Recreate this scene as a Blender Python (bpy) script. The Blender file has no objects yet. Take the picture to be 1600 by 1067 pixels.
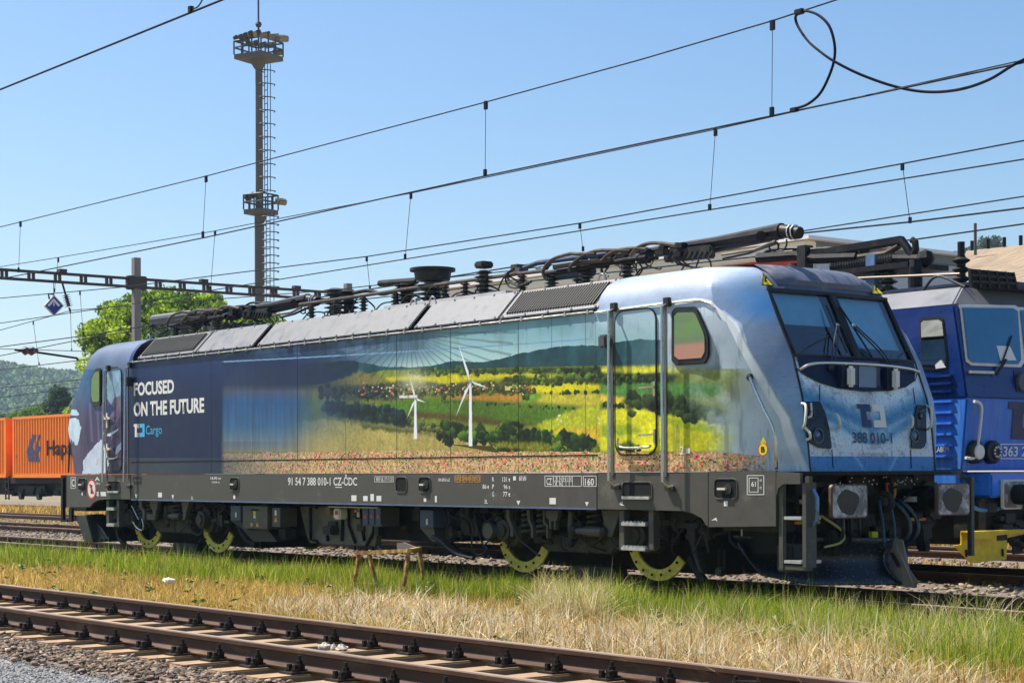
import bpy, bmesh, math, random
import numpy as np
from mathutils import Vector, Matrix
random.seed(7); rng = np.random.default_rng(7)
SC = bpy.context.scene
COL = SC.collection
# ------------------------------------------------------------------ camera
FPX, CX, CY, CH, YAW, ROLL, SHY = 2827.2, 22.21, -15.625, 1.373, 0.8979, -0.0043, 204.2
cam_d = bpy.data.cameras.new('camera'); cam = bpy.data.objects.new('camera', cam_d); COL.objects.link(cam)
cam_d.sensor_width = 36.0; cam_d.lens = FPX * 36.0 / 1600.0
cam_d.shift_y = SHY / 1600.0; cam_d.clip_start = 0.1; cam_d.clip_end = 6000
_F = Vector((-math.sin(YAW), math.cos(YAW), 0)); _R0 = Vector((math.cos(YAW), math.sin(YAW), 0)); _U0 = Vector((0, 0, 1))
_R = _R0 * math.cos(ROLL) + _U0 * math.sin(ROLL); _U = -_R0 * math.sin(ROLL) + _U0 * math.cos(ROLL)
_C = Vector((CX, CY, CH))
m = Matrix((( _R.x, _U.x, -_F.x, _C.x), (_R.y, _U.y, -_F.y, _C.y), (_R.z, _U.z, -_F.z, _C.z), (0, 0, 0, 1)))
cam.matrix_world = m
SC.camera = cam
# ------------------------------------------------------------------ world, sun, exposure
SUN = Vector((-0.60, -0.24, 1.0)).normalized()      # direction towards the sun
sun_el = math.asin(SUN.z); sun_az = math.atan2(SUN.x, SUN.y)
W = bpy.data.worlds.new('World'); SC.world = W; W.use_nodes = True
nt = W.node_tree; nt.nodes.clear()
sky = nt.nodes.new('ShaderNodeTexSky'); sky.sky_type = 'NISHITA'; sky.sun_disc = False
sky.sun_elevation = sun_el; sky.sun_rotation = sun_az
sky.altitude = 200; sky.air_density = 1.0; sky.dust_density = 1.6; sky.ozone_density = 2.6
bg = nt.nodes.new('ShaderNodeBackground'); bg.inputs[1].default_value = 0.093
wo = nt.nodes.new('ShaderNodeOutputWorld')
hs = nt.nodes.new('ShaderNodeHueSaturation'); hs.inputs['Saturation'].default_value = 1.22; nt.links.new(sky.outputs[0], hs.inputs['Color']); nt.links.new(hs.outputs[0], bg.inputs[0]); nt.links.new(bg.outputs[0], wo.inputs[0])
sd = bpy.data.lights.new('sun', 'SUN'); sd.energy = 5.0; sd.angle = math.radians(0.5); sd.color = (1.0, 0.95, 0.87)
so = bpy.data.objects.new('sun', sd); COL.objects.link(so)
so.rotation_euler = SUN.to_track_quat('Z', 'Y').to_euler(); so.location = (0, 0, 30)
SC.view_settings.view_transform = 'Standard'; SC.view_settings.look = 'None'
SC.view_settings.gamma = 1.0; SC.view_settings.use_curve_mapping = False
SC.view_settings.exposure = 0.78
SC.render.engine = 'CYCLES'
SC.cycles.max_bounces = 6; SC.cycles.transparent_max_bounces = 8

# ------------------------------------------------------------------ surveying helpers: a sight line of the camera station meets a plane
def _ray(u, v): return _F + _R * ((u - 800) / FPX) - _U * ((v - 533.5 - SHY) / FPX)
def on(u, v, ax, val):
    d = _ray(u, v); t = (val - _C[ax]) / d[ax]; return _C + d * t
def SP(u, v, y=-1.49): return on(u, v, 1, y)
def FP(u, v, x=8.9): return on(u, v, 0, x)
def GP(u, v, z=0.0): return on(u, v, 2, z)
def npproj(x, y, z):
    dx, dy, dz = x - CX, y - CY, z - CH
    d = dx * _F.x + dy * _F.y + dz * _F.z
    return 800 + FPX * (dx * _R.x + dy * _R.y + dz * _R.z) / d, 533.5 + SHY - FPX * (dx * _U.x + dy * _U.y + dz * _U.z) / d

# ------------------------------------------------------------------ materials
MATS = {}
def s2l(c):
    c = np.asarray(c, float) / 255.0
    return np.where(c <= 0.04045, c / 12.92, ((c + 0.055) / 1.055) ** 2.4)
def pmat(name, col, rough=0.6, metal=0.0, var=0.25, scale=6.0, col2=None, mix=0.0, mscale=3.0, bump=0.0, bscale=60.0, coat=0.0, stretch=None, spec=0.5, rvar=0.15, attr=None, trans=0.0):
    if name in MATS: return MATS[name]
    M = bpy.data.materials.new(name); M.use_nodes = True; t = M.node_tree; N = t.nodes; L = t.links
    b = N['Principled BSDF']
    b.inputs['Metallic'].default_value = metal
    b.inputs['Coat Weight'].default_value = coat; b.inputs['Coat Roughness'].default_value = 0.08
    b.inputs['Specular IOR Level'].default_value = spec
    tc = N.new('ShaderNodeTexCoord'); mp = N.new('ShaderNodeMapping')
    if stretch: mp.inputs['Scale'].default_value = stretch
    L.new(tc.outputs['Object'], mp.inputs[0])
    n1 = N.new('ShaderNodeTexNoise'); n1.inputs['Scale'].default_value = scale; n1.inputs['Detail'].default_value = 8; n1.inputs['Roughness'].default_value = 0.65
    L.new(mp.outputs[0], n1.inputs['Vector'])
    mr = N.new('ShaderNodeMapRange'); mr.inputs[1].default_value = 0.25; mr.inputs[2].default_value = 0.75
    mr.inputs[3].default_value = 1 - var; mr.inputs[4].default_value = 1 + var
    L.new(n1.outputs[0], mr.inputs[0])
    if attr:
        at = N.new('ShaderNodeVertexColor'); at.layer_name = attr; src = at.outputs[0]
    else:
        rgb = N.new('ShaderNodeRGB'); rgb.outputs[0].default_value = (*col, 1); src = rgb.outputs[0]
    if col2 is not None:
        n2 = N.new('ShaderNodeTexNoise'); n2.inputs['Scale'].default_value = mscale; n2.inputs['Detail'].default_value = 10; n2.inputs['Roughness'].default_value = 0.7
        L.new(mp.outputs[0], n2.inputs['Vector'])
        r2 = N.new('ShaderNodeMapRange'); c0 = 0.5 + (0.5 - mix) * 0.5
        r2.inputs[1].default_value = c0 - 0.06; r2.inputs[2].default_value = c0 + 0.08
        L.new(n2.outputs[0], r2.inputs[0])
        mx = N.new('ShaderNodeMixRGB'); L.new(r2.outputs[0], mx.inputs[0]); L.new(src, mx.inputs[1]); mx.inputs[2].default_value = (*col2, 1); src = mx.outputs[0]
    mu = N.new('ShaderNodeVectorMath'); mu.operation = 'SCALE'; L.new(src, mu.inputs[0]); L.new(mr.outputs[0], mu.inputs['Scale'])
    L.new(mu.outputs[0], b.inputs['Base Color'])
    rr = N.new('ShaderNodeMapRange'); rr.inputs[1].default_value = 0.3; rr.inputs[2].default_value = 0.7
    rr.inputs[3].default_value = max(0.03, rough - rvar); rr.inputs[4].default_value = min(1, rough + rvar)
    L.new(n1.outputs[0], rr.inputs[0]); L.new(rr.outputs[0], b.inputs['Roughness'])
    if bump:
        n3 = N.new('ShaderNodeTexNoise'); n3.inputs['Scale'].default_value = bscale; n3.inputs['Detail'].default_value = 6
        L.new(mp.outputs[0], n3.inputs['Vector'])
        bp = N.new('ShaderNodeBump'); bp.inputs['Strength'].default_value = bump; bp.inputs['Distance'].default_value = 0.02
        L.new(n3.outputs[0], bp.inputs['Height']); L.new(bp.outputs[0], b.inputs['Normal'])
    if trans:
        tr = N.new('ShaderNodeBsdfTranslucent'); L.new(mu.outputs[0], tr.inputs[0])
        ms = N.new('ShaderNodeMixShader'); ms.inputs[0].default_value = trans
        L.new(b.outputs[0], ms.inputs[1]); L.new(tr.outputs[0], ms.inputs[2])
        L.new(ms.outputs[0], N['Material Output'].inputs[0])
    MATS[name] = M; return M

# ------------------------------------------------------------------ mesh building
class MB:
    def __init__(s): s.v = []; s.f = []; s.m = []; s.mi = 0
    def add(s, vs, fs):
        o = len(s.v); s.v += [tuple(p) for p in vs]; s.f += [tuple(i + o for i in f) for f in fs]; s.m += [s.mi] * len(fs); return s
    def box(s, x0, x1, y0, y1, z0, z1):
        return s.add([(x0, y0, z0), (x1, y0, z0), (x1, y1, z0), (x0, y1, z0), (x0, y0, z1), (x1, y0, z1), (x1, y1, z1), (x0, y1, z1)],
                     [(0, 3, 2, 1), (4, 5, 6, 7), (0, 1, 5, 4), (1, 2, 6, 5), (2, 3, 7, 6), (3, 0, 4, 7)])
    def bar(s, a, b, w=0.05, h=None, up=(0, 0, 1)):
        h = w if h is None else h; a = Vector(a); b = Vector(b); d = (b - a).normalized(); up = Vector(up)
        if abs(d.dot(up)) > .99: up = Vector((1, 0, 0))
        r = d.cross(up).normalized() * w / 2; u = r.cross(d).normalized() * h / 2
        vs = [p + i * r + j * u for p in (a, b) for i, j in ((-1, -1), (1, -1), (1, 1), (-1, 1))]
        return s.add(vs, [(0, 1, 2, 3), (7, 6, 5, 4), (0, 4, 5, 1), (1, 5, 6, 2), (2, 6, 7, 3), (3, 7, 4, 0)])
    def tube(s, pts, r, n=8, caps=True):
        pts = [Vector(p) for p in pts]; rs = r if hasattr(r, '__len__') else [r] * len(pts); vs = []; fs = []; pr = None
        for i, p in enumerate(pts):
            d = (pts[min(i + 1, len(pts) - 1)] - pts[max(i - 1, 0)]).normalized()
            if pr is None:
                pr = d.cross(Vector((0, 0, 1)))
                if pr.length < .05: pr = d.cross(Vector((1, 0, 0)))
            pr = (pr - d * pr.dot(d)).normalized(); q = d.cross(pr)
            for k in range(n):
                a = 2 * math.pi * k / n; vs.append(p + (pr * math.cos(a) + q * math.sin(a)) * rs[i])
        for i in range(len(pts) - 1):
            for k in range(n):
                a, b = i * n + k, i * n + (k + 1) % n; fs.append((a, b, b + n, a + n))
        if caps: fs.append(tuple(range(n))[::-1]); fs.append(tuple((len(pts) - 1) * n + k for k in range(n)))
        return s.add(vs, fs)
    def cyl(s, a, b, r, n=16, r2=None): return s.tube([a, b], [r, r if r2 is None else r2], n)
    def prism(s, poly, dvec):
        n = len(poly); d = Vector(dvec); vs = [Vector(p) for p in poly] + [Vector(p) + d for p in poly]
        return s.add(vs, [tuple(range(n))[::-1], tuple(range(n, 2 * n))] + [(i, (i + 1) % n, (i + 1) % n + n, i + n) for i in range(n)])
    def lathe(s, a, b, prof, n=16):   # prof: (t along a->b in metres, radius)
        a = Vector(a); d = (Vector(b) - a).normalized()
        return s.tube([a + d * t for t, _ in prof], [max(r, 1e-4) for _, r in prof], n)
    def ring(s, c, r0, r1, th, a0=0, a1=360, n=32, axis='y', jag=None):
        c = Vector(c); full = abs(a1 - a0) >= 360; k = n if full else n + 1; vs = []; fs = []
        for i in range(k):
            a = math.radians(a0 + (a1 - a0) * i / n); ca, sa = math.cos(a), math.sin(a)
            for r, t in ((r0, 0), (r1, 0), (r1, th), (r0, th)):
                if axis == 'y': vs.append(c + Vector((r * ca, t, r * sa)))
                elif axis == 'x': vs.append(c + Vector((t, r * ca, r * sa)))
                else: vs.append(c + Vector((r * ca, r * sa, t)))
        for i in range(n):
            a, b = i * 4, ((i + 1) % k) * 4
            for j in range(4): fs.append((a + j, a + (j + 1) % 4, b + (j + 1) % 4, b + j))
        if not full: fs += [(0, 1, 2, 3), tuple((k - 1) * 4 + j for j in (3, 2, 1, 0))]
        return s.add(vs, fs)
    def sphere(s, c, r, n=10, sc=(1, 1, 1)):
        vs = []; fs = []; h = n // 2
        for i in range(h + 1):
            th = math.pi * i / h
            for k in range(n):
                ph = 2 * math.pi * k / n
                vs.append((c[0] + r * sc[0] * math.sin(th) * math.cos(ph), c[1] + r * sc[1] * math.sin(th) * math.sin(ph), c[2] + r * sc[2] * math.cos(th)))
        for i in range(h):
            for k in range(n): fs.append((i * n + k, (i + 1) * n + k, (i + 1) * n + (k + 1) % n, i * n + (k + 1) % n))
        return s.add(vs, fs)
    def mesh(s, name, mats, smooth=False, bevel=0):
        me = bpy.data.meshes.new(name); me.from_pydata(s.v, [], s.f); me.update()
        for mm in (mats if isinstance(mats, (list, tuple)) else [mats]): me.materials.append(mm)
        if len(me.materials) > 1: me.polygons.foreach_set('material_index', s.m)
        b = bmesh.new(); b.from_mesh(me); bmesh.ops.recalc_face_normals(b, faces=b.faces)
        if bevel:
            es = [e for e in b.edges if len(e.link_faces) == 2 and e.calc_face_angle(0) > 0.6]
            bmesh.ops.bevel(b, geom=es, offset=bevel, segments=2, affect='EDGES', clamp_overlap=True)
        b.to_mesh(me); b.free()
        if smooth:
            me.polygons.foreach_set('use_smooth', [True] * len(me.polygons))
            me.set_sharp_from_angle(angle=math.radians(35))
        return me
    def build(s, name, mats, parent=None, smooth=False, bevel=0, kind=None):
        return link(name, s.mesh(name, mats, smooth, bevel), parent, kind)
def link(name, me, parent=None, kind=None):
    o = bpy.data.objects.new(name, me); COL.objects.link(o)
    if parent is not None: o.parent = parent; o.matrix_parent_inverse = pinv(parent)
    if kind: o['kind'] = kind
    return o
def wmat(o):
    M = Matrix.LocRotScale(o.location, o.rotation_euler, o.scale)
    return (wmat(o.parent) @ o.matrix_parent_inverse @ M) if o.parent else M
def pinv(p): return wmat(p).inverted()
def thing(name, label, cat, loc=(0, 0, 0), group=None):
    o = bpy.data.objects.new(name, None); COL.objects.link(o); o.location = loc; o.empty_display_size = .2
    o['label'] = label; o['category'] = cat
    if group: o['group'] = group
    return o
def tag(o, label, cat, group=None, kind=None):
    o['label'] = label; o['category'] = cat
    if group: o['group'] = group
    if kind: o['kind'] = kind
    return o
def copy_tree(o, parent=None):
    c = o.copy(); COL.objects.link(c)
    if parent is not None: c.parent = parent
    for ch in [q for q in bpy.data.objects if q.parent == o]: copy_tree(ch, c)
    return c
def inst(name, me, loc, parent, rot=(0, 0, 0), sc=(1, 1, 1)):
    o = bpy.data.objects.new(name, me); COL.objects.link(o); o.location = loc; o.rotation_euler = rot; o.scale = sc
    if parent is not None: o.parent = parent; o.matrix_parent_inverse = pinv(parent)
    return o
def fast_mesh(name, V, F, mats, cols=None):
    V = np.asarray(V, np.float32); F = np.asarray(F, np.int32); me = bpy.data.meshes.new(name)
    me.vertices.add(len(V)); me.vertices.foreach_set('co', V.ravel())
    k = F.shape[1]; me.loops.add(F.size); me.loops.foreach_set('vertex_index', F.ravel())
    me.polygons.add(len(F)); me.polygons.foreach_set('loop_start', np.arange(0, F.size, k, dtype=np.int32))
    me.update(calc_edges=True)
    if cols is not None:
        ca = me.color_attributes.new('Col', 'FLOAT_COLOR', 'POINT'); c4 = np.ones((len(V), 4), np.float32); c4[:, :3] = cols
        ca.data.foreach_set('color', c4.ravel())
    for mm in (mats if isinstance(mats, (list, tuple)) else [mats]): me.materials.append(mm)
    return me
def lettering(txt, P, ex, ez, mat, parent, name='lettering', shear=0.0, bold=0.0):
    """flat print: txt fills the box whose lower left corner is P and whose edges are ex and ez"""
    cu = bpy.data.curves.new('txt', 'FONT'); cu.body = txt; cu.size = 1; cu.resolution_u = 3; cu.offset = bold; cu.shear = shear
    ob = bpy.data.objects.new('txt', cu); COL.objects.link(ob)
    dg = bpy.context.evaluated_depsgraph_get(); me = bpy.data.meshes.new_from_object(ob.evaluated_get(dg))
    bpy.data.objects.remove(ob); n = len(me.vertices)
    if n == 0: return None
    co = np.empty(n * 3); me.vertices.foreach_get('co', co); co = co.reshape(-1, 3)
    mn = co.min(0); mxx = co.max(0); sz = np.maximum(mxx - mn, 1e-6)
    a = (co[:, 0] - mn[0]) / sz[0]; b = (co[:, 1] - mn[1]) / sz[1]
    P = np.array(P); ex = np.array(ex); ez = np.array(ez)
    co = P + a[:, None] * ex + b[:, None] * ez
    me.vertices.foreach_set('co', co.ravel()); me.materials.clear(); me.materials.append(mat); me.update(); me.name = name
    return link(name, me, parent)
def side_text(txt, u0, v0, u1, v1, mat, parent, y=-1.4965, name='lettering', bold=0.0):
    """box from its top left to its bottom right as sighted on the plane y"""
    a = SP(u0, v1, y); b = SP(u1, v1 + (v1 - 746) / (u0 + 1437) * (u1 - u0), y); t = SP(u0, v0, y)
    return lettering(txt, a, (b.x - a.x, 0, 0), (0, 0, t.z - a.z), mat, parent, name, bold=bold)
def noise2(shape, cells, seed):
    r = np.random.default_rng(seed); out = np.zeros(shape); amp = 1; tot = 0
    for o in range(4):
        gy, gx = int(cells[0] * 2 ** o) + 2, int(cells[1] * 2 ** o) + 2
        g = r.random((gy, gx)); y = np.linspace(0, gy - 1.001, shape[0]); x = np.linspace(0, gx - 1.001, shape[1])
        yi = y.astype(int); xi = x.astype(int); fy = (y - yi)[:, None]; fx = (x - xi)[None, :]
        fy = fy * fy * (3 - 2 * fy); fx = fx * fx * (3 - 2 * fx)
        a = g[yi][:, xi]; b = g[yi][:, xi + 1]; c = g[yi + 1][:, xi]; d = g[yi + 1][:, xi + 1]
        out += amp * ((a * (1 - fx) + b * fx) * (1 - fy) + (c * (1 - fx) + d * fx) * fy); tot += amp; amp *= .55
    return out / tot
def inpoly(u, v, P):
    P = np.array(P, float); m = np.zeros(u.shape, bool); n = len(P)
    bb = (u >= P[:, 0].min() - 1) & (u <= P[:, 0].max() + 1) & (v >= P[:, 1].min() - 1) & (v <= P[:, 1].max() + 1)
    uu = u[bb]; vv = v[bb]; mm = np.zeros(uu.shape, bool)
    for i in range(n):
        x0, y0 = P[i]; x1, y1 = P[(i + 1) % n]
        if y0 == y1: continue
        c = ((y0 > vv) != (y1 > vv)) & (uu < (x1 - x0) * (vv - y0) / (y1 - y0) + x0); mm ^= c
    m[bb] = mm; return m
def blur(m, k):
    m = m.astype(np.float32)
    for ax in (0, 1):
        for _ in range(2):
            c = np.cumsum(np.pad(m, [(k + 1, k) if a == ax else (0, 0) for a in (0, 1)], mode='edge'), axis=ax); n = m.shape[ax]
            m = (np.take(c, np.arange(2 * k + 1, 2 * k + 1 + n), axis=ax) - np.take(c, np.arange(0, n), axis=ax)) / (2 * k + 1)
    return m
def sstep(a, b, x):
    t = np.clip((x - a) / (b - a), 0, 1); return t * t * (3 - 2 * t)
# ------------------------------------------------------------------ the printed livery, painted in code on the side's own x-z sheet
LX0, LX1, LZ0, LZ1 = -9.3, 9.6, 1.28, 3.98
def make_image(name, arr):
    h, w, _ = arr.shape
    im = bpy.data.images.new(name, w, h, alpha=False); a = np.ones((h, w, 4), np.float32); a[:, :, :3] = np.clip(arr, 0, 255) / 255.0
    im.pixels.foreach_set(a.ravel()); im.update(); im.pack(); return im
def paint_side():
    Wd, Hd = 3600, 520
    X, Z = np.meshgrid(np.linspace(LX0, LX1, Wd), np.linspace(LZ0, LZ1, Hd))
    Y = -1.49 + 0.39 * sstep(7.6, 9.2, X) * sstep(3.4, 1.6, Z) + 0.39 * sstep(-8.0, -9.0, X)
    u, v = npproj(X, Y, Z)
    n1 = noise2(X.shape, (4, 26), 1); n2 = noise2(X.shape, (16, 110), 2); n3 = noise2(X.shape, (60, 420), 3); n4 = noise2(X.shape, (5, 300), 4)
    n6 = blur(rng.random(X.shape), 2); n6 = np.clip(.5 + (n6 - n6.mean()) / n6.std() * .19, 0, 1); C = np.zeros(X.shape + (3,))
    def fill(mask, col, var=0.0, nz=None):
        mk = mask.astype(float)[..., None] if mask.dtype == bool else mask[..., None]
        c = np.array(col, float) * (1 if nz is None else (1 + var * (nz[..., None] - .5) * 2))
        C[:] = C * (1 - mk) + c * mk
    rs = np.random.default_rng(77)
    def stamp(pu, pv, rpx, col, a=1.0, tall=1.0):
        q = SP(pu, pv); ix = (q.x - LX0) / (LX1 - LX0) * Wd; iz = (q.z - LZ0) / (LZ1 - LZ0) * Hd; pm = 127.0 * (pu + 1437) / 2470; ru = rpx / (90.6 * ((pu + 1437) / 2477) ** 2) * Wd / (LX1 - LX0); rz = rpx * tall / pm * Hd / (LZ1 - LZ0)
        i0, i1, j0, j1 = int(iz - rz * 1.4), int(iz + rz * 1.4) + 2, int(ix - ru * 1.4), int(ix + ru * 1.4) + 2
        if i0 < 0 or j0 < 0 or i1 >= Hd or j1 >= Wd: return
        ii, jj = np.mgrid[i0:i1, j0:j1]; d = np.hypot((ii - iz) / rz, (jj - ix) / ru) + .5 * (n6[i0:i1, j0:j1] - .5); m = (np.clip((1.05 - d) / .25, 0, 1) * a)[..., None]
        sh = (1 + .45 * np.clip((ii - iz) / rz, -1, 1) - .25 * np.clip((jj - ix) / ru, -1, 1))[..., None]; C[i0:i1, j0:j1] = C[i0:i1, j0:j1] * (1 - m) + np.array(col, float) * sh * m
    def treerow(pts, r, n, cols, jit=3.0):
        for _ in range(n):
            k = rs.integers(0, len(pts) - 1); t = rs.random(); pu = pts[k][0] * (1 - t) + pts[k + 1][0] * t; pv = pts[k][1] * (1 - t) + pts[k + 1][1] * t
            stamp(pu, pv + rs.normal(0, jit), r * rs.uniform(.5, 1.4), np.array(cols[rs.integers(0, len(cols))]) * rs.uniform(.7, 1.3), 1, rs.uniform(.8, 1.5))
    DG = [(24, 46, 14), (38, 64, 18), (18, 34, 14), (66, 92, 24)]; DB = [(22, 40, 44), (30, 52, 48), (18, 32, 38)]
    # sky
    t = sstep(480, 580, v)[..., None]; C[:] = np.array([96, 146, 156]) * (1 - t) + np.array([180, 214, 210]) * t
    lf = (1 - sstep(480, 660, u))[..., None]; dk = np.array([12, 38, 84]) + 26 * (n1[..., None] - .5) * np.array([1, 1.3, 1.6])
    C[:] = C * (1 - lf) + dk * lf
    mid = sstep(430, 520, u) * (1 - sstep(640, 720, u)) * (1 - sstep(540, 580, v)); fill(mid * .75, (52, 78, 104), .5, n4)
    bright = sstep(880, 960, u) * (1 - sstep(500, 545, v)); fill(bright * .75, (186, 206, 216))
    cl = sstep(.52, .66, noise2(X.shape, (7, 34), 9)) * sstep(200, 300, u) * (1 - sstep(900, 940, u)) * (1 - sstep(545, 565, v)); fill(cl * .32, (150, 185, 215))
    fill((np.abs(v - (572 - .043 * (u - 200) - 22e-6 * (u - 200) ** 2)) < 1.1) & (u > 205) & (u < 920), (120, 158, 190))
    ln = (np.abs(v - (612 + 5 * np.sin(u / 38))) < 9 + 8 * n1) & (u > 280) & (u < 560); fill(ln * .55 * sstep(.3, .6, n2), (116, 112, 140))
    # hills
    ridge = np.interp(u, [340, 430, 500, 549, 595, 640, 672, 707, 753, 780, 810, 845, 880, 902, 946, 964, 1000, 1028, 1060, 1120], [585, 575, 567, 563, 572, 574, 572, 564, 566, 561, 553, 546, 541, 539, 540, 535, 530, 531, 536, 560]) + 3 * (n2 - .5)
    hm = (v > ridge) & (u > 330) & (u < 1130)
    fill(hm & (u > 560), (28, 72, 78), .35, n2); fill(hm & (u <= 560), (12, 40, 66), .3, n2)
    hz = hm & (u > 940) & (v < 575); fill(hz * .45 * sstep(940, 1040, u), (120, 150, 165))
    # land
    land = np.interp(u, [340, 500, 600, 660, 730, 800, 940, 1040, 1120], [604, 600, 578, 578, 576, 574, 571, 573, 576])
    lm = (v > land) & (u > 340); fill(lm, (112, 122, 44), .25, n2)
    P = lambda p, c, var=.15, nz=None, w=3.0, k=3: fill(blur(inpoly(u + w * (n3 - .5) * 2 + w * 1.4 * (n6 - .5), v + w * (n2 - .5) * 2 + w * 1.8 * (n6 - .5), p), k), np.array(c) * 1.04, var * 1.1, .35 * n6 + .5 * (n3 if nz is None else nz))
    P([(500, 604), (560, 580), (600, 590), (590, 600), (520, 622), (500, 622)], (120, 116, 66))
    P([(600, 590), (690, 586), (735, 581), (800, 582), (880, 588), (860, 592), (800, 590), (720, 598), (665, 606), (620, 602)], (196, 186, 24), .1, w=1)
    P([(640, 578), (760, 576), (940, 573), (940, 583), (800, 582), (700, 582)], (36, 58, 34), .5)
    P([(790, 590), (880, 592), (940, 588), (1042, 578), (1042, 590), (940, 598), (820, 604), (780, 600)], (42, 56, 28), .6)
    P([(830, 602), (900, 597), (945, 602), (945, 610), (880, 616), (830, 614)], (206, 196, 20), .12, w=1)
    P([(560, 606), (640, 592), (700, 600), (700, 612), (640, 624), (560, 626), (520, 622)], (74, 84, 62), .9)
    P([(500, 606), (540, 600), (600, 604), (600, 622), (530, 622)], (60, 70, 60), .6)
    P([(680, 606), (735, 596), (790, 600), (835, 610), (830, 616), (690, 617)], (56, 60, 36), .9)
    vil = 0 * lm * lm > 1; _ = lm & (v > 592) & (v < 624) & (u > 570) & (u < 835) & (n3 > .60); fill(vil * .9, (196, 146, 110), .5, n2)
    
    fill(inpoly(u, v, [(789, 601), (800, 601), (800, 610), (789, 610)]), (206, 196, 110)); fill(inpoly(u, v, [(575, 632), (588, 631), (588, 636), (575, 637)]), (220, 220, 220)); fill(inpoly(u, v, [(624, 618), (652, 617), (652, 622), (624, 622)]), (210, 208, 200))
    P([(690, 617), (815, 617), (815, 628), (750, 627), (690, 622)], (186, 124, 40), w=1)
    P([(815, 617), (850, 616), (830, 628), (815, 628)], (96, 160, 40), w=1)
    P([(850, 616), (945, 614), (945, 636), (905, 634), (835, 628)], (186, 176, 52), w=1)
    P([(585, 634), (640, 624), (740, 625), (860, 634), (905, 637), (840, 664), (800, 660), (740, 660), (640, 652), (580, 646)], (74, 112, 26), .25, n1, w=1.5)
    P([(640, 642), (740, 650), (840, 664), (800, 667), (700, 656), (640, 652)], (82, 70, 26), w=1.5)
    P([(905, 637), (945, 634), (945, 690), (900, 694), (850, 676), (838, 664)], (176, 182, 36), .12, w=1.5)
    P([(860, 670), (945, 666), (945, 690), (905, 694)], (206, 176, 44), w=1)
    sp = (u > 870) & (u < 940) & (v > 648) & (v < 664) & (n3 > .66); fill(sp, (226, 226, 205))
    P([(500, 640), (560, 632), (620, 645), (640, 655), (630, 668), (560, 662), (505, 650)], (34, 52, 50), .5)
    treerow([(505, 646), (560, 648), (640, 662)], 6, 150, DB, 4); treerow([(512, 636), (600, 640), (630, 650)], 5, 60, DB, 2)
    P([(500, 642), (515, 650), (640, 668), (740, 676), (760, 690), (620, 680), (500, 662)], (96, 106, 62), w=2)
    P([(500, 655), (640, 670), (720, 684), (780, 692), (770, 706), (640, 712), (500, 706), (430, 700), (350, 706), (350, 680)], (172, 156, 84), .14, n4)
    P([(560, 662), (620, 668), (690, 680), (640, 676), (570, 670)], (80, 84, 40))
    treerow([(686, 672), (760, 684), (840, 692), (935, 700)], 6.5, 210, DG, 5); treerow([(690, 662), (705, 668)], 6, 12, DG, 4); treerow([(780, 676), (790, 670), (860, 686)], 6, 40, DG, 4); treerow([(640, 660), (690, 672)], 3.5, 40, [(90, 96, 40), (60, 76, 30)], 3)
    P([(760, 692), (830, 690), (935, 700), (935, 708), (860, 706), (780, 700)], (134, 134, 34), .4)
    treerow([(860, 704), (925, 706)], 4, 26, DG, 1.5)
    treerow([(640, 582), (760, 580), (940, 577)], 3, 110, DG, 2); treerow([(790, 598), (850, 594), (940, 590)], 3.2, 120, DG, 3); treerow([(575, 610), (690, 614), (760, 606), (835, 612)], 3, 130, DG, 4); treerow([(690, 627), (760, 631), (830, 634), (905, 639)], 1.8, 40, DG, .8); treerow([(850, 615), (940, 612)], 2.2, 24, DG, 1); treerow([(500, 615), (600, 612)], 3.5, 80, DB, 5)
    for _ in range(150):
        pu = rs.uniform(560, 835); stamp(pu, rs.normal(608, 6), rs.uniform(.8, 1.8), ((206, 120, 92), (222, 206, 180), (190, 80, 60))[rs.integers(0, 3)], .9)
    # behind the cab door: fields run on over door and cab side
    P([(938, 574), (1050, 570), (1070, 572), (1060, 582), (940, 586)], (212, 208, 60), w=1.2); P([(938, 584), (1042, 584), (1060, 588), (1050, 598), (938, 602)], (40, 58, 34), .6)
    P([(938, 600), (1042, 596), (1130, 600), (1130, 618), (1042, 622), (938, 616)], (78, 128, 54), .2, w=2); P([(965, 590), (1040, 588), (1030, 596), (965, 596)], (30, 42, 26), .7)
    P([(938, 616), (975, 620), (985, 634), (938, 640)], (220, 196, 60), w=1); P([(938, 630), (975, 638), (1030, 640), (1042, 650), (938, 650)], (96, 116, 50), .4)
    P([(970, 626), (1000, 618), (1010, 634), (1042, 620), (1130, 640), (1150, 660), (1100, 662), (1060, 650), (1000, 640)], (44, 66, 34), .7)
    P([(938, 640), (1000, 638), (1060, 650), (1120, 662), (1180, 668), (1190, 706), (938, 706)], (210, 206, 36), .12, n1, w=1.5)
    P([(1042, 652), (1110, 664), (1150, 668), (1100, 676), (1042, 662)], (164, 182, 36), w=1.5); P([(940, 664), (985, 664), (1010, 676), (940, 684)], (150, 170, 40), w=2)
    P([(965, 694), (985, 688), (1000, 698), (990, 706), (965, 704)], (60, 76, 30), .6)
    treerow([(940, 594), (1042, 592)], 3.5, 50, DG, 2.5); treerow([(985, 628), (1042, 632), (1110, 652)], 6, 90, [(40, 60, 26), (56, 76, 36), (30, 46, 26)], 6); treerow([(880, 690), (925, 692)], 7, 26, DG, 4); treerow([(968, 700), (1000, 702)], 4, 18, DG, 2); treerow([(940, 632), (975, 634)], 2.5, 18, DG, 1)
    # the right end melts into pale sky blue, the left end into navy
    fade = sstep(1105, 1185, u + 26 * (n1 - .5) + .25 * (v - 640)) ; fill(fade, (186, 204, 214), .10, n1)
    up = (u > 1038) & (v < 600); fill(up * (sstep(590, 560, v)), (180, 196, 206), .08, n1)
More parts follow.
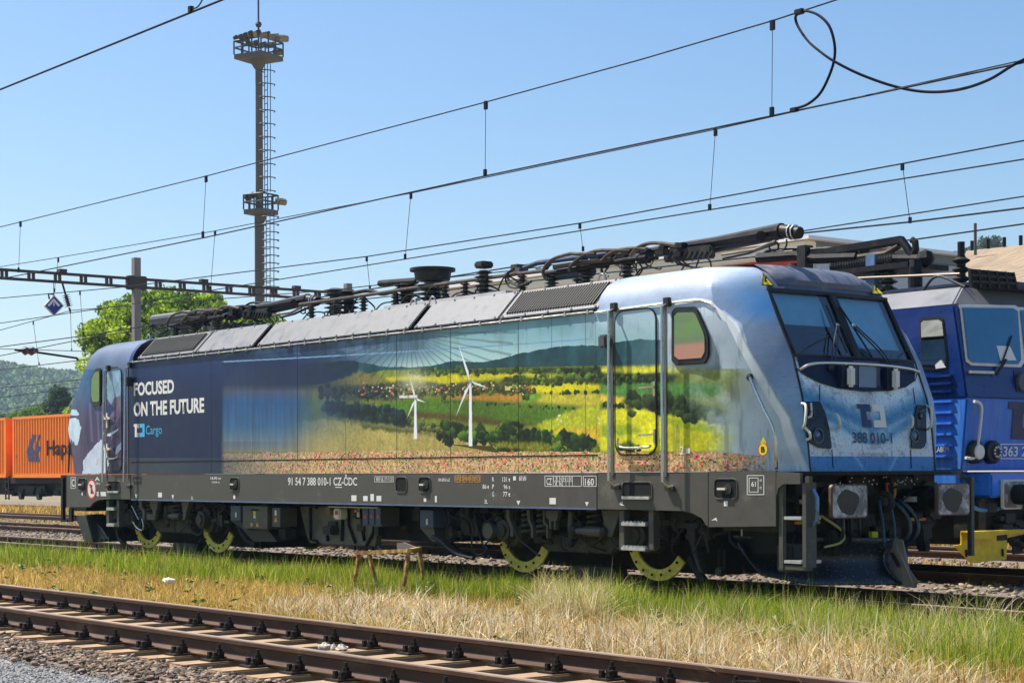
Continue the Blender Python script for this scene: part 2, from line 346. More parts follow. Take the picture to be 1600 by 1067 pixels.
    smoke = sstep(1060, 1110, u) * sstep(.42, .6, n1) * (v > 580) * (v < 680); fill(smoke * .6, (198, 214, 218))
    # crop rows and mottling
    tex = (v > land) & (u > 330) & (v < 706) & (fade < .5); k = np.where(tex, (.93 + .14 * n6) * (1 + .04 * np.sin((v - .12 * u) * 1.9 + 4 * n1)) * (.86 + .28 * n1), 1.0)[..., None]; C[:] = C * k
    hl = np.exp(-((u - 800) / 90) ** 2 - ((v - 600) / 40) ** 2) * tex; fill(hl * .12, (236, 226, 60))
    # flowers
    fl = np.interp(u, [340, 640, 940, 1130, 1200], [708, 704, 706, 706, 712]) + 6 * (n2 - .5)
    fm = (v > fl) & (u > 330) & (u < 1205)
    n7 = .45 * n6 + .55 * rng.random(X.shape); fcol = np.where((n7 > .64)[..., None], (226, 128, 116), np.where((n7 > .48)[..., None], (238, 204, 172), np.where((n7 > .34)[..., None], (206, 190, 84), (110, 112, 44))))
    n5 = np.repeat(np.repeat(rng.random((X.shape[0] // 4, X.shape[1] // 5)), 4, 0), 5, 1); fcol = np.where((n5 > .96)[..., None], (206, 36, 44), fcol); fcol = np.where(((n5 < .03))[..., None], (120, 60, 140), fcol); fcol = np.where(((n5 > .90) & (n5 < .94))[..., None], (50, 86, 40), fcol)
    fcol = fcol * (.8 + .4 * n5[..., None]); k = (fm * np.clip(1 - .55 * sstep(1150, 1205, u), 0, 1) )[..., None]; C[:] = C * (1 - k) + fcol * k
    # towards the left end the land darkens to blue
    lw = (1 - sstep(440, 590, u + 30 * (n1 - .5))) * (v > 572); bl_ = np.stack([np.interp(v, [575, 600, 612, 630, 665, 690, 712], [22, 26, 70, 30, 60, 140, 176]), np.interp(v, [575, 600, 612, 630, 665, 690, 712], [40, 44, 70, 66, 92, 130, 150]), np.interp(v, [575, 600, 612, 630, 665, 690, 712], [84, 84, 104, 118, 122, 104, 100])], -1) * (.86 + .3 * n4[..., None])
    k = (lw * .88 * (v < 706))[..., None]; C[:] = C * (1 - k) + bl_ * k
    # navy left part
    nv = (1 - sstep(344, 352, u)); grd = np.array([4, 22, 66]) + np.array([10, 18, 26]) * (1 - sstep(560, 640, v))[..., None] + 10 * (n4[..., None] - .5)
    C[:] = C * (1 - nv[..., None] * .96) + grd * nv[..., None] * .96
    bl = sstep(345, 353, u) * (1 - sstep(430, 500, u)) * sstep(606, 622, v) * (1 - sstep(690, 715, v)); fill(bl * .45, (36, 92, 156), .2, n4)
    dkr = sstep(352, 420, u) * (1 - sstep(470, 560, u)) * sstep(560, 575, v) * (1 - sstep(600, 612, v)); fill(dkr * .5, (16, 32, 66))
    gl = (1 - sstep(250, 430, u)) * (v > 715) ; fill(gl, (52, 58, 74)); g2 = (1 - sstep(340, 520, u)) * (v > 690) * (u > 345); fill(g2 * .4, (70, 80, 100))
    fill((u < 470) * (1 - sstep(548, 562, v + 8 * (n2 - .5))) * sstep(.45, .6, n2) * .6, (96, 138, 176))
    # strong seams between skin sheets
    for su in (262, 330, 395, 465, 540, 620, 704, 810, 862, 915): fill((np.abs(u - su) < .7) * (v < 716) * .4, (40, 60, 80))
    # rays of dirt
    a = np.arctan2(v - 520, (u - 640) * .8); rr = np.hypot(v - 520, (u - 640) * .8)
    ray = (np.sin(a * 46 + 3 * n1) > .7) & (rr > 14) & (rr < 95 + 60 * n1) & (v > 512) & (v < 590); fill(ray * .28, (36, 50, 60))
    rust = sstep(.62, .75, n4) * (v > 500) * (v < 720) * (u > 500); fill(rust * .10, (60, 60, 50))
    # wind turbines
    def turb(cx, hy, by, tip, w):
        for q in tip:
            dx, dy = q[0] - cx, q[1] - hy; L = math.hypot(dx, dy); nx, ny = -dy / L * w, dx / L * w
            fill(inpoly(u, v, [(cx - nx * .6, hy - ny * .6), (cx + dx * .25 + nx, hy + dy * .25 + ny), q, (cx + dx * .3 - nx * .8, hy + dy * .3 - ny * .8)]), (232, 236, 240))
        fill(inpoly(u, v, [(cx - 1 - w * .3, hy), (cx + 1 + w * .3, hy), (cx + 2 + w * .5, by), (cx - 2 - w * .3, by)]), (236, 238, 242)); fill(np.hypot(u - cx, v - hy) < 2.2 * w * .6, (150, 155, 160))
    fill(inpoly(u, v, [(700, 694), (770, 697), (780, 708), (735, 700)]), (70, 66, 24))
    turb(735, 596, 697, [(716, 537), (764, 607), (712, 651)], 2.2); turb(649, 623, 686, [(640, 588), (666, 629), (635, 656)], 1.6)
    ghost = np.exp(-((u - 648) / 24) ** 2 - ((v - 592) / 18) ** 2); fill(np.clip(ghost * .75, 0, 1), (226, 222, 170))
    # rear cab: purple hide with pale map shapes
    rc = u < 200
    base = np.array([52, 42, 74]) * (.75 + .7 * n4[..., None]); tb = sstep(600, 660, v)[..., None]; base = np.array([40, 84, 122]) * (.8 + .5 * n2[..., None]) * (1 - tb) + base * tb
    base = np.where((v < 577)[..., None], np.array([88, 104, 128]) * (.75 + .5 * n1[..., None]), base); C[:] = np.where(rc[..., None], base, C)
    PR = lambda p, c, w=2.0, var=.1: fill(inpoly(u + w * (n3 - .5) * 2, v + w * (n2 - .5) * 2, p) & rc, c, var, n2)
    PR([(126, 740), (128, 718), (136, 710), (142, 704), (150, 694), (160, 686), (164, 700), (170, 712), (172, 724), (164, 740)], (196, 206, 222), 2)
    PR([(112, 700), (112, 650), (120, 655), (125, 668), (122, 680), (118, 695)], (190, 214, 228), 1.5); PR([(111, 640), (118, 640), (121, 648), (112, 652)], (180, 205, 220), 1)
    PR([(168, 580), (190, 578), (190, 630), (180, 640), (168, 622)], (130, 160, 180), 2, .25); PR([(172, 640), (178, 622), (190, 618), (192, 640), (183, 660), (174, 690)], (104, 88, 116), 2, .3)
    PR([(166, 680), (178, 674), (186, 670), (184, 674), (172, 682)], (200, 210, 225), 1); PR([(182, 700), (190, 690), (191, 702), (180, 712)], (120, 130, 160), 1); PR([(167, 634), (176, 632), (180, 640), (172, 650), (180, 662), (170, 668)], (36, 44, 96), 2)
    for cx in (141, 152, 160): fill(np.exp(-((u - cx - .05 * (v - 640)) / 2.0) ** 2) * (v > 630) * (v < 690) * .45 * rc, (150, 140, 180))
    # front cab shoulder and corner field beyond the crease
    cr = np.interp(v, [400, 469, 504, 523, 542, 616, 653, 720, 740], [1100, 1112, 1150, 1160, 1170, 1217, 1240, 1257, 1262])
    sh = ((v < np.interp(u, [930, 1035, 1085, 1112, 1124], [484, 471, 465, 469, 485])) & (u > 930)) | (u > cr)
    tcol = np.array([140, 154, 174]) * (.74 + .30 * n1[..., None] + .16 * n2[..., None]); C[:] = np.where(sh[..., None], tcol, C)
    mot = sstep(.52, .62, n2 * .6 + n6 * .4) * sh; fill(mot * .22, (104, 128, 158))
    bd = np.exp(-((u - 1165) / 40) ** 2 - ((v - (455 + .75 * (u - 1130))) / 30) ** 2) * sh * sstep(.25, .6, n1); fill(bd * .75, (40, 118, 190)); fill(sh * (v > 560) * sstep(560, 700, v) * .55, (120, 178, 216))
    fill(sh * (v < 470) * sstep(1140, 1100, u) * sstep(440, 425, v) * .3, (228, 230, 234))
    spk = (rng.random(X.shape) > .9965) & (u > 930); fill(spk * .6, (50, 60, 70))
    stripe = (np.abs(u - (cr - 9)) < 6.5) & (v > 470) & (v < 736); fill(stripe, (222, 228, 232), .08, n2)
    stk = sstep(.60, .74, n4) * (u > 1040) * (v > 440); fill(stk * .22, (96, 108, 116))
    # broad grime on everything
    gr = sstep(.55, .8, noise2(X.shape, (10, 60), 21)) ; fill(gr * .10 * (u > 200), (70, 70, 66))
    k = C.mean(-1, keepdims=True); C[:] = np.clip(k + (C - k) * 1.0, 0, 255) * 1.03
    return C
def paint_front():
    # sheet y in [-1.3,1.3], z in [1.3,3.95]
    Y, Z = np.meshgrid(np.linspace(-1.35, 1.35, 900), np.linspace(1.3, 3.95, 880))
    u, v = npproj(np.full(Y.shape, 8.95), Y, Z); n1 = noise2(Y.shape, (6, 6), 31); n2 = noise2(Y.shape, (20, 20), 32); n3 = noise2(Y.shape, (3, 70), 33)
    C = np.array([232, 246, 250]) * (.84 + .26 * n1[..., None]) * (.86 + .22 * n3[..., None] + .06 * n2[..., None])
    def fill(mk, col): mk = mk.astype(float)[..., None]; C[:] = C * (1 - mk) + np.array(col, float) * mk
    yy = np.abs(Y - .02)
    for z0, sl, wd, a, c in ((2.02, .30, .13, .75, (30, 112, 172)), (1.80, .45, .06, .6, (50, 140, 192)), (1.66, .5, .05, .4, (190, 222, 236)), (1.92, .35, .03, .35, (196, 226, 238))):
        fill(np.exp(-((Z - (z0 - .16 + sl * yy)) / wd) ** 2) * a, c)
    fill((np.exp(-(Y / .18) ** 2) * sstep(1.55, 2.3, Z) * .35 * (.5 + n3)), (96, 108, 116))
    band = (Z > 1.53) & (Z < 1.66 + .9 * np.maximum(yy - .93, 0) ** 1.2); fill(band, (222, 228, 232)); fill((Z <= 1.53), (74, 142, 200))
    fill((Z <= 1.53) * np.exp(-((yy - .35 + .9 * (1.53 - Z)) / .03) ** 2) * .6, (170, 205, 228))
    spk = blur(rng.random(Y.shape) > .9968, 1) * 5; fill(np.clip(spk, 0, .85), (36, 44, 52)); fill(sstep(.58, .72, noise2(Y.shape, (30, 30), 35)) * .25, (70, 84, 96)); fill(sstep(.62, .8, n3) * .3, (90, 100, 106)); fill(sstep(.6, .8, n2) * .12, (90, 92, 92))
    return C
def img_mat(name, im, axes, lo, hi, rough=.42, coat=.14, bumpy=0.0):
    M = bpy.data.materials.new(name); M.use_nodes = True; t = M.node_tree; N = t.nodes; L = t.links; b = N['Principled BSDF']
    tc = N.new('ShaderNodeTexCoord'); sx = N.new('ShaderNodeSeparateXYZ'); L.new(tc.outputs['Object'], sx.inputs[0]); cb = N.new('ShaderNodeCombineXYZ')
    for i in range(2):
        r = N.new('ShaderNodeMapRange'); r.inputs[1].default_value = lo[i]; r.inputs[2].default_value = hi[i]; L.new(sx.outputs[axes[i]], r.inputs[0]); L.new(r.outputs[0], cb.inputs[i])
    ti = N.new('ShaderNodeTexImage'); ti.image = im; ti.extension = 'EXTEND'; L.new(cb.outputs[0], ti.inputs[0]); L.new(ti.outputs[0], b.inputs['Base Color'])
    n = N.new('ShaderNodeTexNoise'); n.inputs['Scale'].default_value = 3.0; n.inputs['Detail'].default_value = 9; L.new(tc.outputs['Object'], n.inputs['Vector'])
    r = N.new('ShaderNodeMapRange'); r.inputs[3].default_value = max(rough - .12, .05); r.inputs[4].default_value = rough + .2; L.new(n.outputs[0], r.inputs[0]); L.new(r.outputs[0], b.inputs['Roughness'])
    b.inputs['Coat Weight'].default_value = coat; b.inputs['Coat Roughness'].default_value = .07; b.inputs['Specular IOR Level'].default_value = .3
    n2 = N.new('ShaderNodeTexNoise'); n2.inputs['Scale'].default_value = 1.1; n2.inputs['Detail'].default_value = 2; L.new(tc.outputs['Object'], n2.inputs['Vector'])
    bp = N.new('ShaderNodeBump'); bp.inputs['Strength'].default_value = .25; bp.inputs['Distance'].default_value = .02; L.new(n2.outputs[0], bp.inputs['Height']); L.new(bp.outputs[0], b.inputs['Normal']); L.new(bp.outputs[0], b.inputs['Coat Normal'])
    return M
M_side = img_mat('printed_livery', make_image('livery_print', paint_side()), (0, 2), (LX0, LZ0), (LX1, LZ1))
M_front = img_mat('printed_front', make_image('front_print', paint_front()), (1, 2), (-1.35, 1.3), (1.35, 3.95), rough=.45, coat=.1)
# plain materials
M_skirt = pmat('grey_underframe_paint', (.088, .082, .070), .45, var=.15, col2=(.16, .145, .12), mix=.22, mscale=2.2, bump=.05, spec=.3)
M_roofgrey = pmat('grey_roof_panels', (.085, .088, .095), .5, var=.25, col2=(.055, .055, .055), mix=.3, mscale=1.4, stretch=(1, 1, .3))
M_dark = pmat('dark_undergear', (.010, .010, .010), .6, var=.5, col2=(.035, .027, .018), mix=.3, mscale=5, bump=.15, spec=.25)
M_dark2 = pmat('grimy_gear_grey', (.030, .030, .029), .55, var=.5, col2=(.07, .05, .03), mix=.3, mscale=6, spec=.25)
M_black = pmat('black_recess', (.008, .008, .008), .7, var=.2, spec=.25)
M_rubber = pmat('black_rubber', (.015, .015, .016), .45, var=.2)
M_steel = pmat('bright_steel', (.62, .60, .56), .28, metal=1, var=.15)
M_rec = pmat('shaded_channel_paint', (.10, .10, .085), .5)
M_tread = pmat('worn_tread_steel', (.55, .55, .53), .4, metal=.6, var=.25, scale=20)
M_yel = pmat('yellow_ring_paint', (.78, .62, .10), .45, var=.3, scale=14, col2=(.14, .11, .05), mix=.25, mscale=6)
M_gear = pmat('dusty_bogie_grey', (.062, .058, .050), .6, var=.45, col2=(.12, .095, .065), mix=.3, mscale=7, spec=.25)
M_wheel = pmat('wheel_steel', (.030, .026, .023), .5, metal=.4, var=.3)
M_white = pmat('white_print', (.80, .78, .72), .5, var=.06)
M_cream = pmat('worn_white_handle', (.72, .66, .55), .5, var=.15)
M_cyan = pmat('light_blue_print', (.06, .45, .75), .5, var=.04)
M_navy = pmat('navy_print', (.012, .02, .10), .4, var=.1)
M_orangep = pmat('orange_print', (.75, .32, .04), .5, var=.1)
M_yelsign = pmat('yellow_sign', (.80, .62, .02), .45, var=.05)
M_red = pmat('red_paint', (.55, .03, .03), .45, var=.15)
M_mask = pmat('navy_mask_paint', (.003, .013, .045), .45, var=.25, col2=(.04, .06, .09), mix=.2, mscale=9, spec=.3)
M_visor = pmat('dusty_visor_paint', (.10, .12, .17), .55, var=.2, col2=(.22, .20, .19), mix=.35, mscale=3, bump=.08)
M_glass = pmat('dark_cab_glass', (.42, .44, .42), .02, metal=1.0, var=0, rvar=.005)
M_panto = pmat('dark_roof_gear', (.016, .015, .016), .5, metal=.2, var=.4, col2=(.05, .035, .028), mix=.3, mscale=8, spec=.25)
M_copper = pmat('brown_tube', (.10, .07, .045), .42, metal=.4, var=.3)
M_insul = pmat('brown_insulator', (.035, .018, .014), .25, var=.3, coat=.5)
M_bluegrey = pmat('blue_grey_roof_box', (.06, .085, .13), .45, var=.25, spec=.25)
M_yellowhose = pmat('faded_yellow_hose', (.55, .5, .18), .5, var=.2)
M_buff = pmat('greased_buffer_face', (.16, .14, .13), .45, var=.5, col2=(.62, .60, .56), mix=.45, mscale=5, bump=.2, bscale=30)
M_buffrim = pmat('rusty_buffer_rim', (.16, .085, .06), .6, var=.3)
def glass_pane_mat(name, tint=(.55, .78, .9)):
    M = bpy.data.materials.new(name); M.use_nodes = True; N = M.node_tree.nodes; L = M.node_tree.links; N.clear()
    o = N.new('ShaderNodeOutputMaterial'); g = N.new('ShaderNodeBsdfGlossy'); g.inputs['Roughness'].default_value = .02
    tr = N.new('ShaderNodeBsdfTransparent'); tr.inputs[0].default_value = (*tint, 1); fr = N.new('ShaderNodeFresnel'); fr.inputs[0].default_value = 1.55
    mx = N.new('ShaderNodeMixShader'); ad = N.new('ShaderNodeMath'); ad.operation = 'ADD'; ad.inputs[1].default_value = .15; L.new(fr.outputs[0], ad.inputs[0]); L.new(ad.outputs[0], mx.inputs[0]); L.new(tr.outputs[0], mx.inputs[1]); L.new(g.outputs[0], mx.inputs[2]); L.new(mx.outputs[0], o.inputs[0]); return M
M_pane = glass_pane_mat('tinted_windscreen_glass', (.8, .95, 1.0))
# ------------------------------------------------------------------ the locomotive with the printed landscape
loco = thing('electric_locomotive', 'electric locomotive printed all over with a landscape of wind turbines, yellow fields and flowers', 'locomotive')
def rect(u0, v0, u1, v1, y):
    um, vm = (u0 + u1) / 2, (v0 + v1) / 2
    return SP(u0, vm, y).x, SP(u1, vm, y).x, SP(um, v1, y).z, SP(um, v0, y).z
def pbox(name, u0, v0, u1, v1, y, depth, mat, parent=None, bevel=.008):
    x0, x1, z0, z1 = rect(u0, v0, u1, v1, y); return MB().box(x0, x1, y, y + depth, z0, z1).build(name, mat, parent or loco, bevel=bevel)
def pplate(name, px, y, depth, mat, parent=None, bevel=0, smooth=False):
    return MB().prism([SP(u, v, y) for u, v in px], (0, depth, 0)).build(name, mat, parent or loco, bevel=bevel, smooth=smooth)
def ptube(name, px, y, r, mat, parent=None, n=8):
    ys = y if hasattr(y, '__len__') else [y] * len(px)
    return MB().tube([SP(u, v, yy) for (u, v), yy in zip(px, ys)], r, n).build(name, mat, parent or loco, smooth=True)
def curve(pts, k=6):
    """Catmull-Rom through the points"""
    P = [Vector(p) for p in pts]; P = [P[0] * 2 - P[1]] + P + [P[-1] * 2 - P[-2]]; out = []
    for i in range(1, len(P) - 2):
        for j in range(k):
            t = j / k; a, b, c, d = P[i - 1], P[i], P[i + 1], P[i + 2]
            out.append(.5 * ((2 * b) + (c - a) * t + (2 * a - 5 * b + 4 * c - d) * t * t + (3 * b - 3 * c + d - a) * t ** 3))
    return out + [P[-2]]
def pcurve(name, px, y, r, mat, parent=None):
    ys = y if hasattr(y, '__len__') else [y] * len(px)
    return MB().tube(curve([SP(u, v, yy) for (u, v), yy in zip(px, ys)]), r, 7).build(name, mat, parent or loco, smooth=True)

LV = [ # z, crease x,y, pillar x,y, centre x
 (1.37, 9.03, -1.08, 9.045, -1.045, 9.07), (1.49, 9.02, -1.10, 9.035, -1.05, 9.06), (1.945, 8.95, -1.20, 8.985, -1.05, 9.01), (2.195, 8.83, -1.30, 8.93, -1.045, 8.96),
 (2.625, 8.57, -1.41, 8.78, -1.02, 8.82), (2.995, 8.30, -1.46, 8.58, -1.01, 8.62), (3.235, 8.04, -1.49, 8.455, -1.0, 8.50), (3.375, 7.97, -1.45, 8.38, -.98, 8.42),
 (3.475, 7.92, -1.40, 8.31, -.95, 8.38), (3.585, 7.82, -1.30, 8.19, -.88, 8.29), (3.665, 7.66, -1.15, 8.02, -.78, 8.14), (3.71, 7.4, -.95, 7.75, -.6, 7.88)]
def ys(z): return float(np.interp(z, [3.235, 3.375, 3.475, 3.585, 3.665, 3.71], [-1.49, -1.45, -1.40, -1.30, -1.15, -.95]))
def cab(front):
    rows = []
    for z, cx, cy, fx, fy, ctr in LV:
        y0 = ys(z); xb = 7.6 if z < 3.55 else 7.3; half = [(6.08, y0), (7.0, y0), (xb, y0)]
        for t in (.35, .7): half.append((xb + (cx - xb) * t, y0 + (cy - y0) * t ** 1.8))
        half += [(cx, cy), ((cx + fx) / 2 + .012, (cy + fy) / 2), (fx, fy), (ctr - .25 * (ctr - fx), fy * .5), (ctr, 0)]
        rows.append([(x, y, z) for x, y in half] + [(x, -y, z) for x, y in half[-2::-1]])
    n = len(rows[0]); B = MB(); vs = [p for r in rows for p in r]
    if not front: vs = [(-(x) + (.36 * sstep(2.2, 3.2, z) * sstep(7.2, 8.2, x)) + .17 * (1 - sstep(6.08, 7.2, x)), y, z) for x, y, z in vs]
    fs = []; ms = []
    for i in range(len(rows) - 1):
        for k in range(n - 1):
            z0 = LV[i][0]; fr = 7 <= k <= 10
            if fr and 2.62 <= z0 < 3.37: continue
            fs.append((i * n + k, i * n + k + 1, (i + 1) * n + k + 1, (i + 1) * n + k))
            ms.append(2 if (fr and z0 >= 3.37) else (1 if fr else 0))
    top = (len(rows) - 1) * n; fs.append(tuple(top + k for k in range(n))); ms.append(0)
    fs.append(tuple(range(n))[::-1]); ms.append(0)
    o = len(B.v); B.v = vs; B.f = fs; B.m = ms
    return B
cb = cab(True).build('cab_shell', [M_side, M_front, M_visor], loco, smooth=True)
cr = cab(False).build('cab_shell', [M_side, M_front, M_visor], loco, smooth=True)
# the long sides, near side printed, in skin sheets that stop at open seams
seam = [SP(u, 650).x for u in (206, 330, 465, 620, 704, 810, 932)]; seam[0] = -5.91; seam[-1] = 6.08
for a, b in zip(seam[:-1], seam[1:]): MB().box(a + .004, b - .004, -1.49, -1.45, 1.37, 3.25).build('side_panel', M_side, loco)
MB().box(-5.91, 6.08, -1.452, -1.43, 1.37, 3.26).build('inner_skin', M_black, loco)
MB().box(-5.91, 6.08, 1.43, 1.49, 1.37, 3.25).build('side_panel', M_side, loco)
g = MB().box(SP(205, 717).x, SP(934, 716).x, -1.4945, -1.488, SP(500, 718).z, SP(500, 716.6).z).build('side_groove', M_black, loco)
# roof: sloping panels
def roofpanel(u0, u1, kind):
    x0, x1 = SP(u0, 560 - .11 * (u0 - 205) + 0, -1.47).x, SP(u1, 560 - .11 * (u1 - 205), -1.47).x
    def q(x, t, o=0): return (x, -1.46 + .36 * t - .87 * o, 3.30 + .375 * t + .5 * o)
    B = MB(); B.add([q(x0, 0), q(x1, 0), q(x1, 1), q(x0, 1), q(x0, 0, .03), q(x1, 0, .03), q(x1, 1, .03), q(x0, 1, .03)], [(0, 3, 2, 1), (4, 5, 6, 7), (0, 1, 5, 4), (1, 2, 6, 5), (2, 3, 7, 6), (3, 0, 4, 7)])
    o = B.build('roof_panel', M_roofgrey, loco, bevel=.012)
    if kind == 'grille':
        G = MB(); e = .09; G.add([q(x0 + e, .14, .033), q(x1 - e, .14, .033), q(x1 - e, .88, .033), q(x0 + e, .88, .033)], [(0, 1, 2, 3)]); G.build('grille_recess', M_black, o)
        n = int((x1 - x0 - 2 * e) / .05); sl = MB().bar(q(0, .14, .045), q(0, .88, .045), .014, .018).mesh('slat', M_skirt)
        for i in range(n): inst('slat', sl, (x0 + e + .02 + i * .05, 0, 0), o)
    bt = MB().sphere((0, 0, 0), .018, 6).mesh('bolt', M_steel); n = int((x1 - x0) / .42)
    for i in range(n + 1): inst('bolt', bt, q(x0 + .06 + (x1 - x0 - .12) * i / max(n, 1), .05, .036), o); inst('bolt', bt, q(x0 + .06 + (x1 - x0 - .12) * i / max(n, 1), .95, .036), o)
    return o
roofpanel(215, 305, 'grille'); roofpanel(307, 394, ''); roofpanel(402, 638, ''); roofpanel(647, 778, ''); roofpanel(781, 936, 'grille')
MB().box(-5.95, 6.05, -1.12, 1.12, 3.42, 3.645).build('roof_deck', M_roofgrey, loco, bevel=.01)
MB().prism([(-5.9, 1.46, 3.30), (-5.9, 1.12, 3.655), (-5.9, 1.05, 3.655), (-5.9, 1.40, 3.30)], (11.95, 0, 0)).build('roof_panel', M_roofgrey, loco)
MB().box(-5.93, 6.07, -1.46, -1.36, 3.255, 3.30).build('gap_shade_strip', M_black, loco)  # black strip in place of the shadow gap under the roof panels
B = MB().tube([(-5.93, -1.505, 3.27), (6.05, -1.505, 3.27)], .014, 6)
for x in np.arange(-5.8, 6.0, .42): B.box(x - .015, x + .015, -1.52, -1.47, 3.25, 3.30)
B.build('rain_rail', M_steel, loco)
B = MB().tube([(6.08, -1.505, 3.255), (7.5, -1.505, 3.275)] + [(x, -1.495, z) for x, z in ((7.85, 3.27), (8.0, 3.22), (8.06, 3.16))], .013, 6); B.build('rain_rail', M_steel, loco, smooth=True)
for uu in (232, 646, 676, 941): 
    p = SP(uu, 500 - .11 * (uu - 500), -1.1); x = p.x; MB().tube(curve([(x - .09, -1.1, 3.65), (x - .05, -1.1, 3.74), (x, -1.1, 3.77), (x + .05, -1.1, 3.74), (x + .09, -1.1, 3.65)], 3), .013, 6).build('lifting_eye', M_steel, loco, smooth=True)
# ---------------- doors, handrails
def rrect(x0, x1, z0, z1, r, y, k=5):
    P = []
    for cx, cz, a0 in ((x1 - r, z1 - r, 0), (x0 + r, z1 - r, 90), (x0 + r, z0 + r, 180), (x1 - r, z0 + r, 270)):
        for i in range(k + 1): a = math.radians(a0 + 90 * i / k); P.append((cx + r * math.cos(a), y, cz + r * math.sin(a)))
    return P
def door(u0, v0, u1, v1, rails, rear=False):
    x0, x1, z0, z1 = rect(u0, v0, u1, v1, -1.49)
    D = MB().prism(rrect(x0, x1, z0, z1, .13, -1.502), (0, .02, 0)).build('door', M_side, loco)
    P = rrect(x0 - .012, x1 + .012, z0 - .012, z1 + .012, .14, -1.496); MB().tube(P + [P[0]], .010, 5, False).build('door_seal', M_rubber, D, smooth=True)
    return D
D1 = door(963, 485, 1025, 709, None)
for (u, v) in ((1021, 607), (1021, 681)):
    B = MB(); a = SP(u, v, -1.52); B.box(a.x - .018, a.x + .018, -1.515, -1.50, a.z - .085, a.z + .08); B.bar(SP(u + 1, v - 3, -1.54), SP(u - 23, v - 1, -1.56), .022, .02); B.build('door_handle', M_steel, D1, bevel=.004)
pcurve('grab_bar', [(966, 684), (965, 692), (969, 698), (980, 700), (1000, 699), (1014, 698), (1016, 694)], -1.55, .014, M_steel, D1)
D2 = door(168, 575, 190, 735, None)
for (u, v) in ((167, 654), (167, 702)):
    B = MB(); a = SP(u, v, -1.52); B.box(a.x - .02, a.x + .02, -1.525, -1.50, a.z - .16, a.z + .10); B.bar(SP(u - 3, v, -1.54), SP(u + 6, v - 1, -1.56), .05, .04); B.build('door_handle', M_cream, D2)
pcurve('grab_bar', [(166, 716), (175, 717), (183, 714), (186, 706), (188, 704)], -1.55, .016, M_steel, D2)
def rail(px, y=-1.60):
    top, bot = px; B = MB(); a = SP(*top, y); b = SP(*bot, y)
    B.tube([(a.x, -1.5, a.z), (a.x, y, a.z - .03), (b.x, y, b.z + .03), (b.x + .03, y + .06, b.z - .02), (b.x + .06, -1.5, b.z - .02)], .017, 8)
    o = B.build('handrail', M_steel, loco, smooth=True)
    MB().box(a.x - .045, a.x + .045, -1.545, -1.49, a.z - .03, a.z + .07).build('rail_bracket', M_dark2, o, bevel=.006); MB().box(b.x - .05, b.x + .10, -1.53, -1.49, b.z - .07, b.z - .02).build('rail_bracket', M_dark2, o, bevel=.006)
    MB().box(SP(top[0] + 2.5, 650, -1.4985).x, SP(top[0] + (7 if top[0] > 900 else 4), 650, -1.4985).x, -1.4985, -1.49, b.z + .09, a.z - .02).build('rail_shade_strip', M_rec, o)  # flat strip on the skin; its dark colour is the channel's shade
for r in (((951, 482), (951, 755)), ((1034, 474), (1035, 757)), ((162, 577), (160, 756)), ((196, 572), (193, 756))): rail(r)
pcurve('corner_handrail', [(1172, 590), (1181, 611), (1194, 640), (1206, 664), (1211, 684), (1213, 715), (1213, 733)], [-1.43, -1.44, -1.43, -1.41, -1.40, -1.38, -1.36], .019, M_steel)
MB().sphere(SP(1172, 589, -1.40), .045, 8).build('rail_foot', M_dark2, loco, smooth=True)
pcurve('corner_handrail', [(116, 654), (111, 662), (109, 690), (107, 738)], -1.2, .02, M_copper)
for (u, v, w, h) in ((939, 533, 12, 20), (196, 596, 7, 14)): pbox('camera_housing', u - w / 2, v - h / 2, u + w / 2, v + h / 2, -1.60, .11, M_dark2 if w < 9 else M_roofgrey, bevel=.02)
# ---------------- cab side windows
def sidewin(px, name='cab_side_window'):
    P = [SP(u, v, -1.515) for u, v in px]; c = sum(P, Vector()) / len(P)
    o = MB().prism([(p.x, p.y, p.z) for p in P], (0, .03, 0)).build(name, M_rubber, loco, bevel=.012)
    Q = [c + (p - c) * .80 for p in P]; MB().prism([(p.x, -1.523, p.z) for p in Q], (0, .01, 0)).build('pane', M_glass, o)
sidewin([(1048, 487), (1054, 480), (1084, 479), (1090, 484), (1104, 517), (1107, 528), (1107, 556), (1101, 568), (1056, 571), (1048, 564)])
sidewin([(141, 622), (142, 590), (147, 578), (151, 575), (156, 575), (157, 578), (157, 630), (155, 634), (144, 634)])
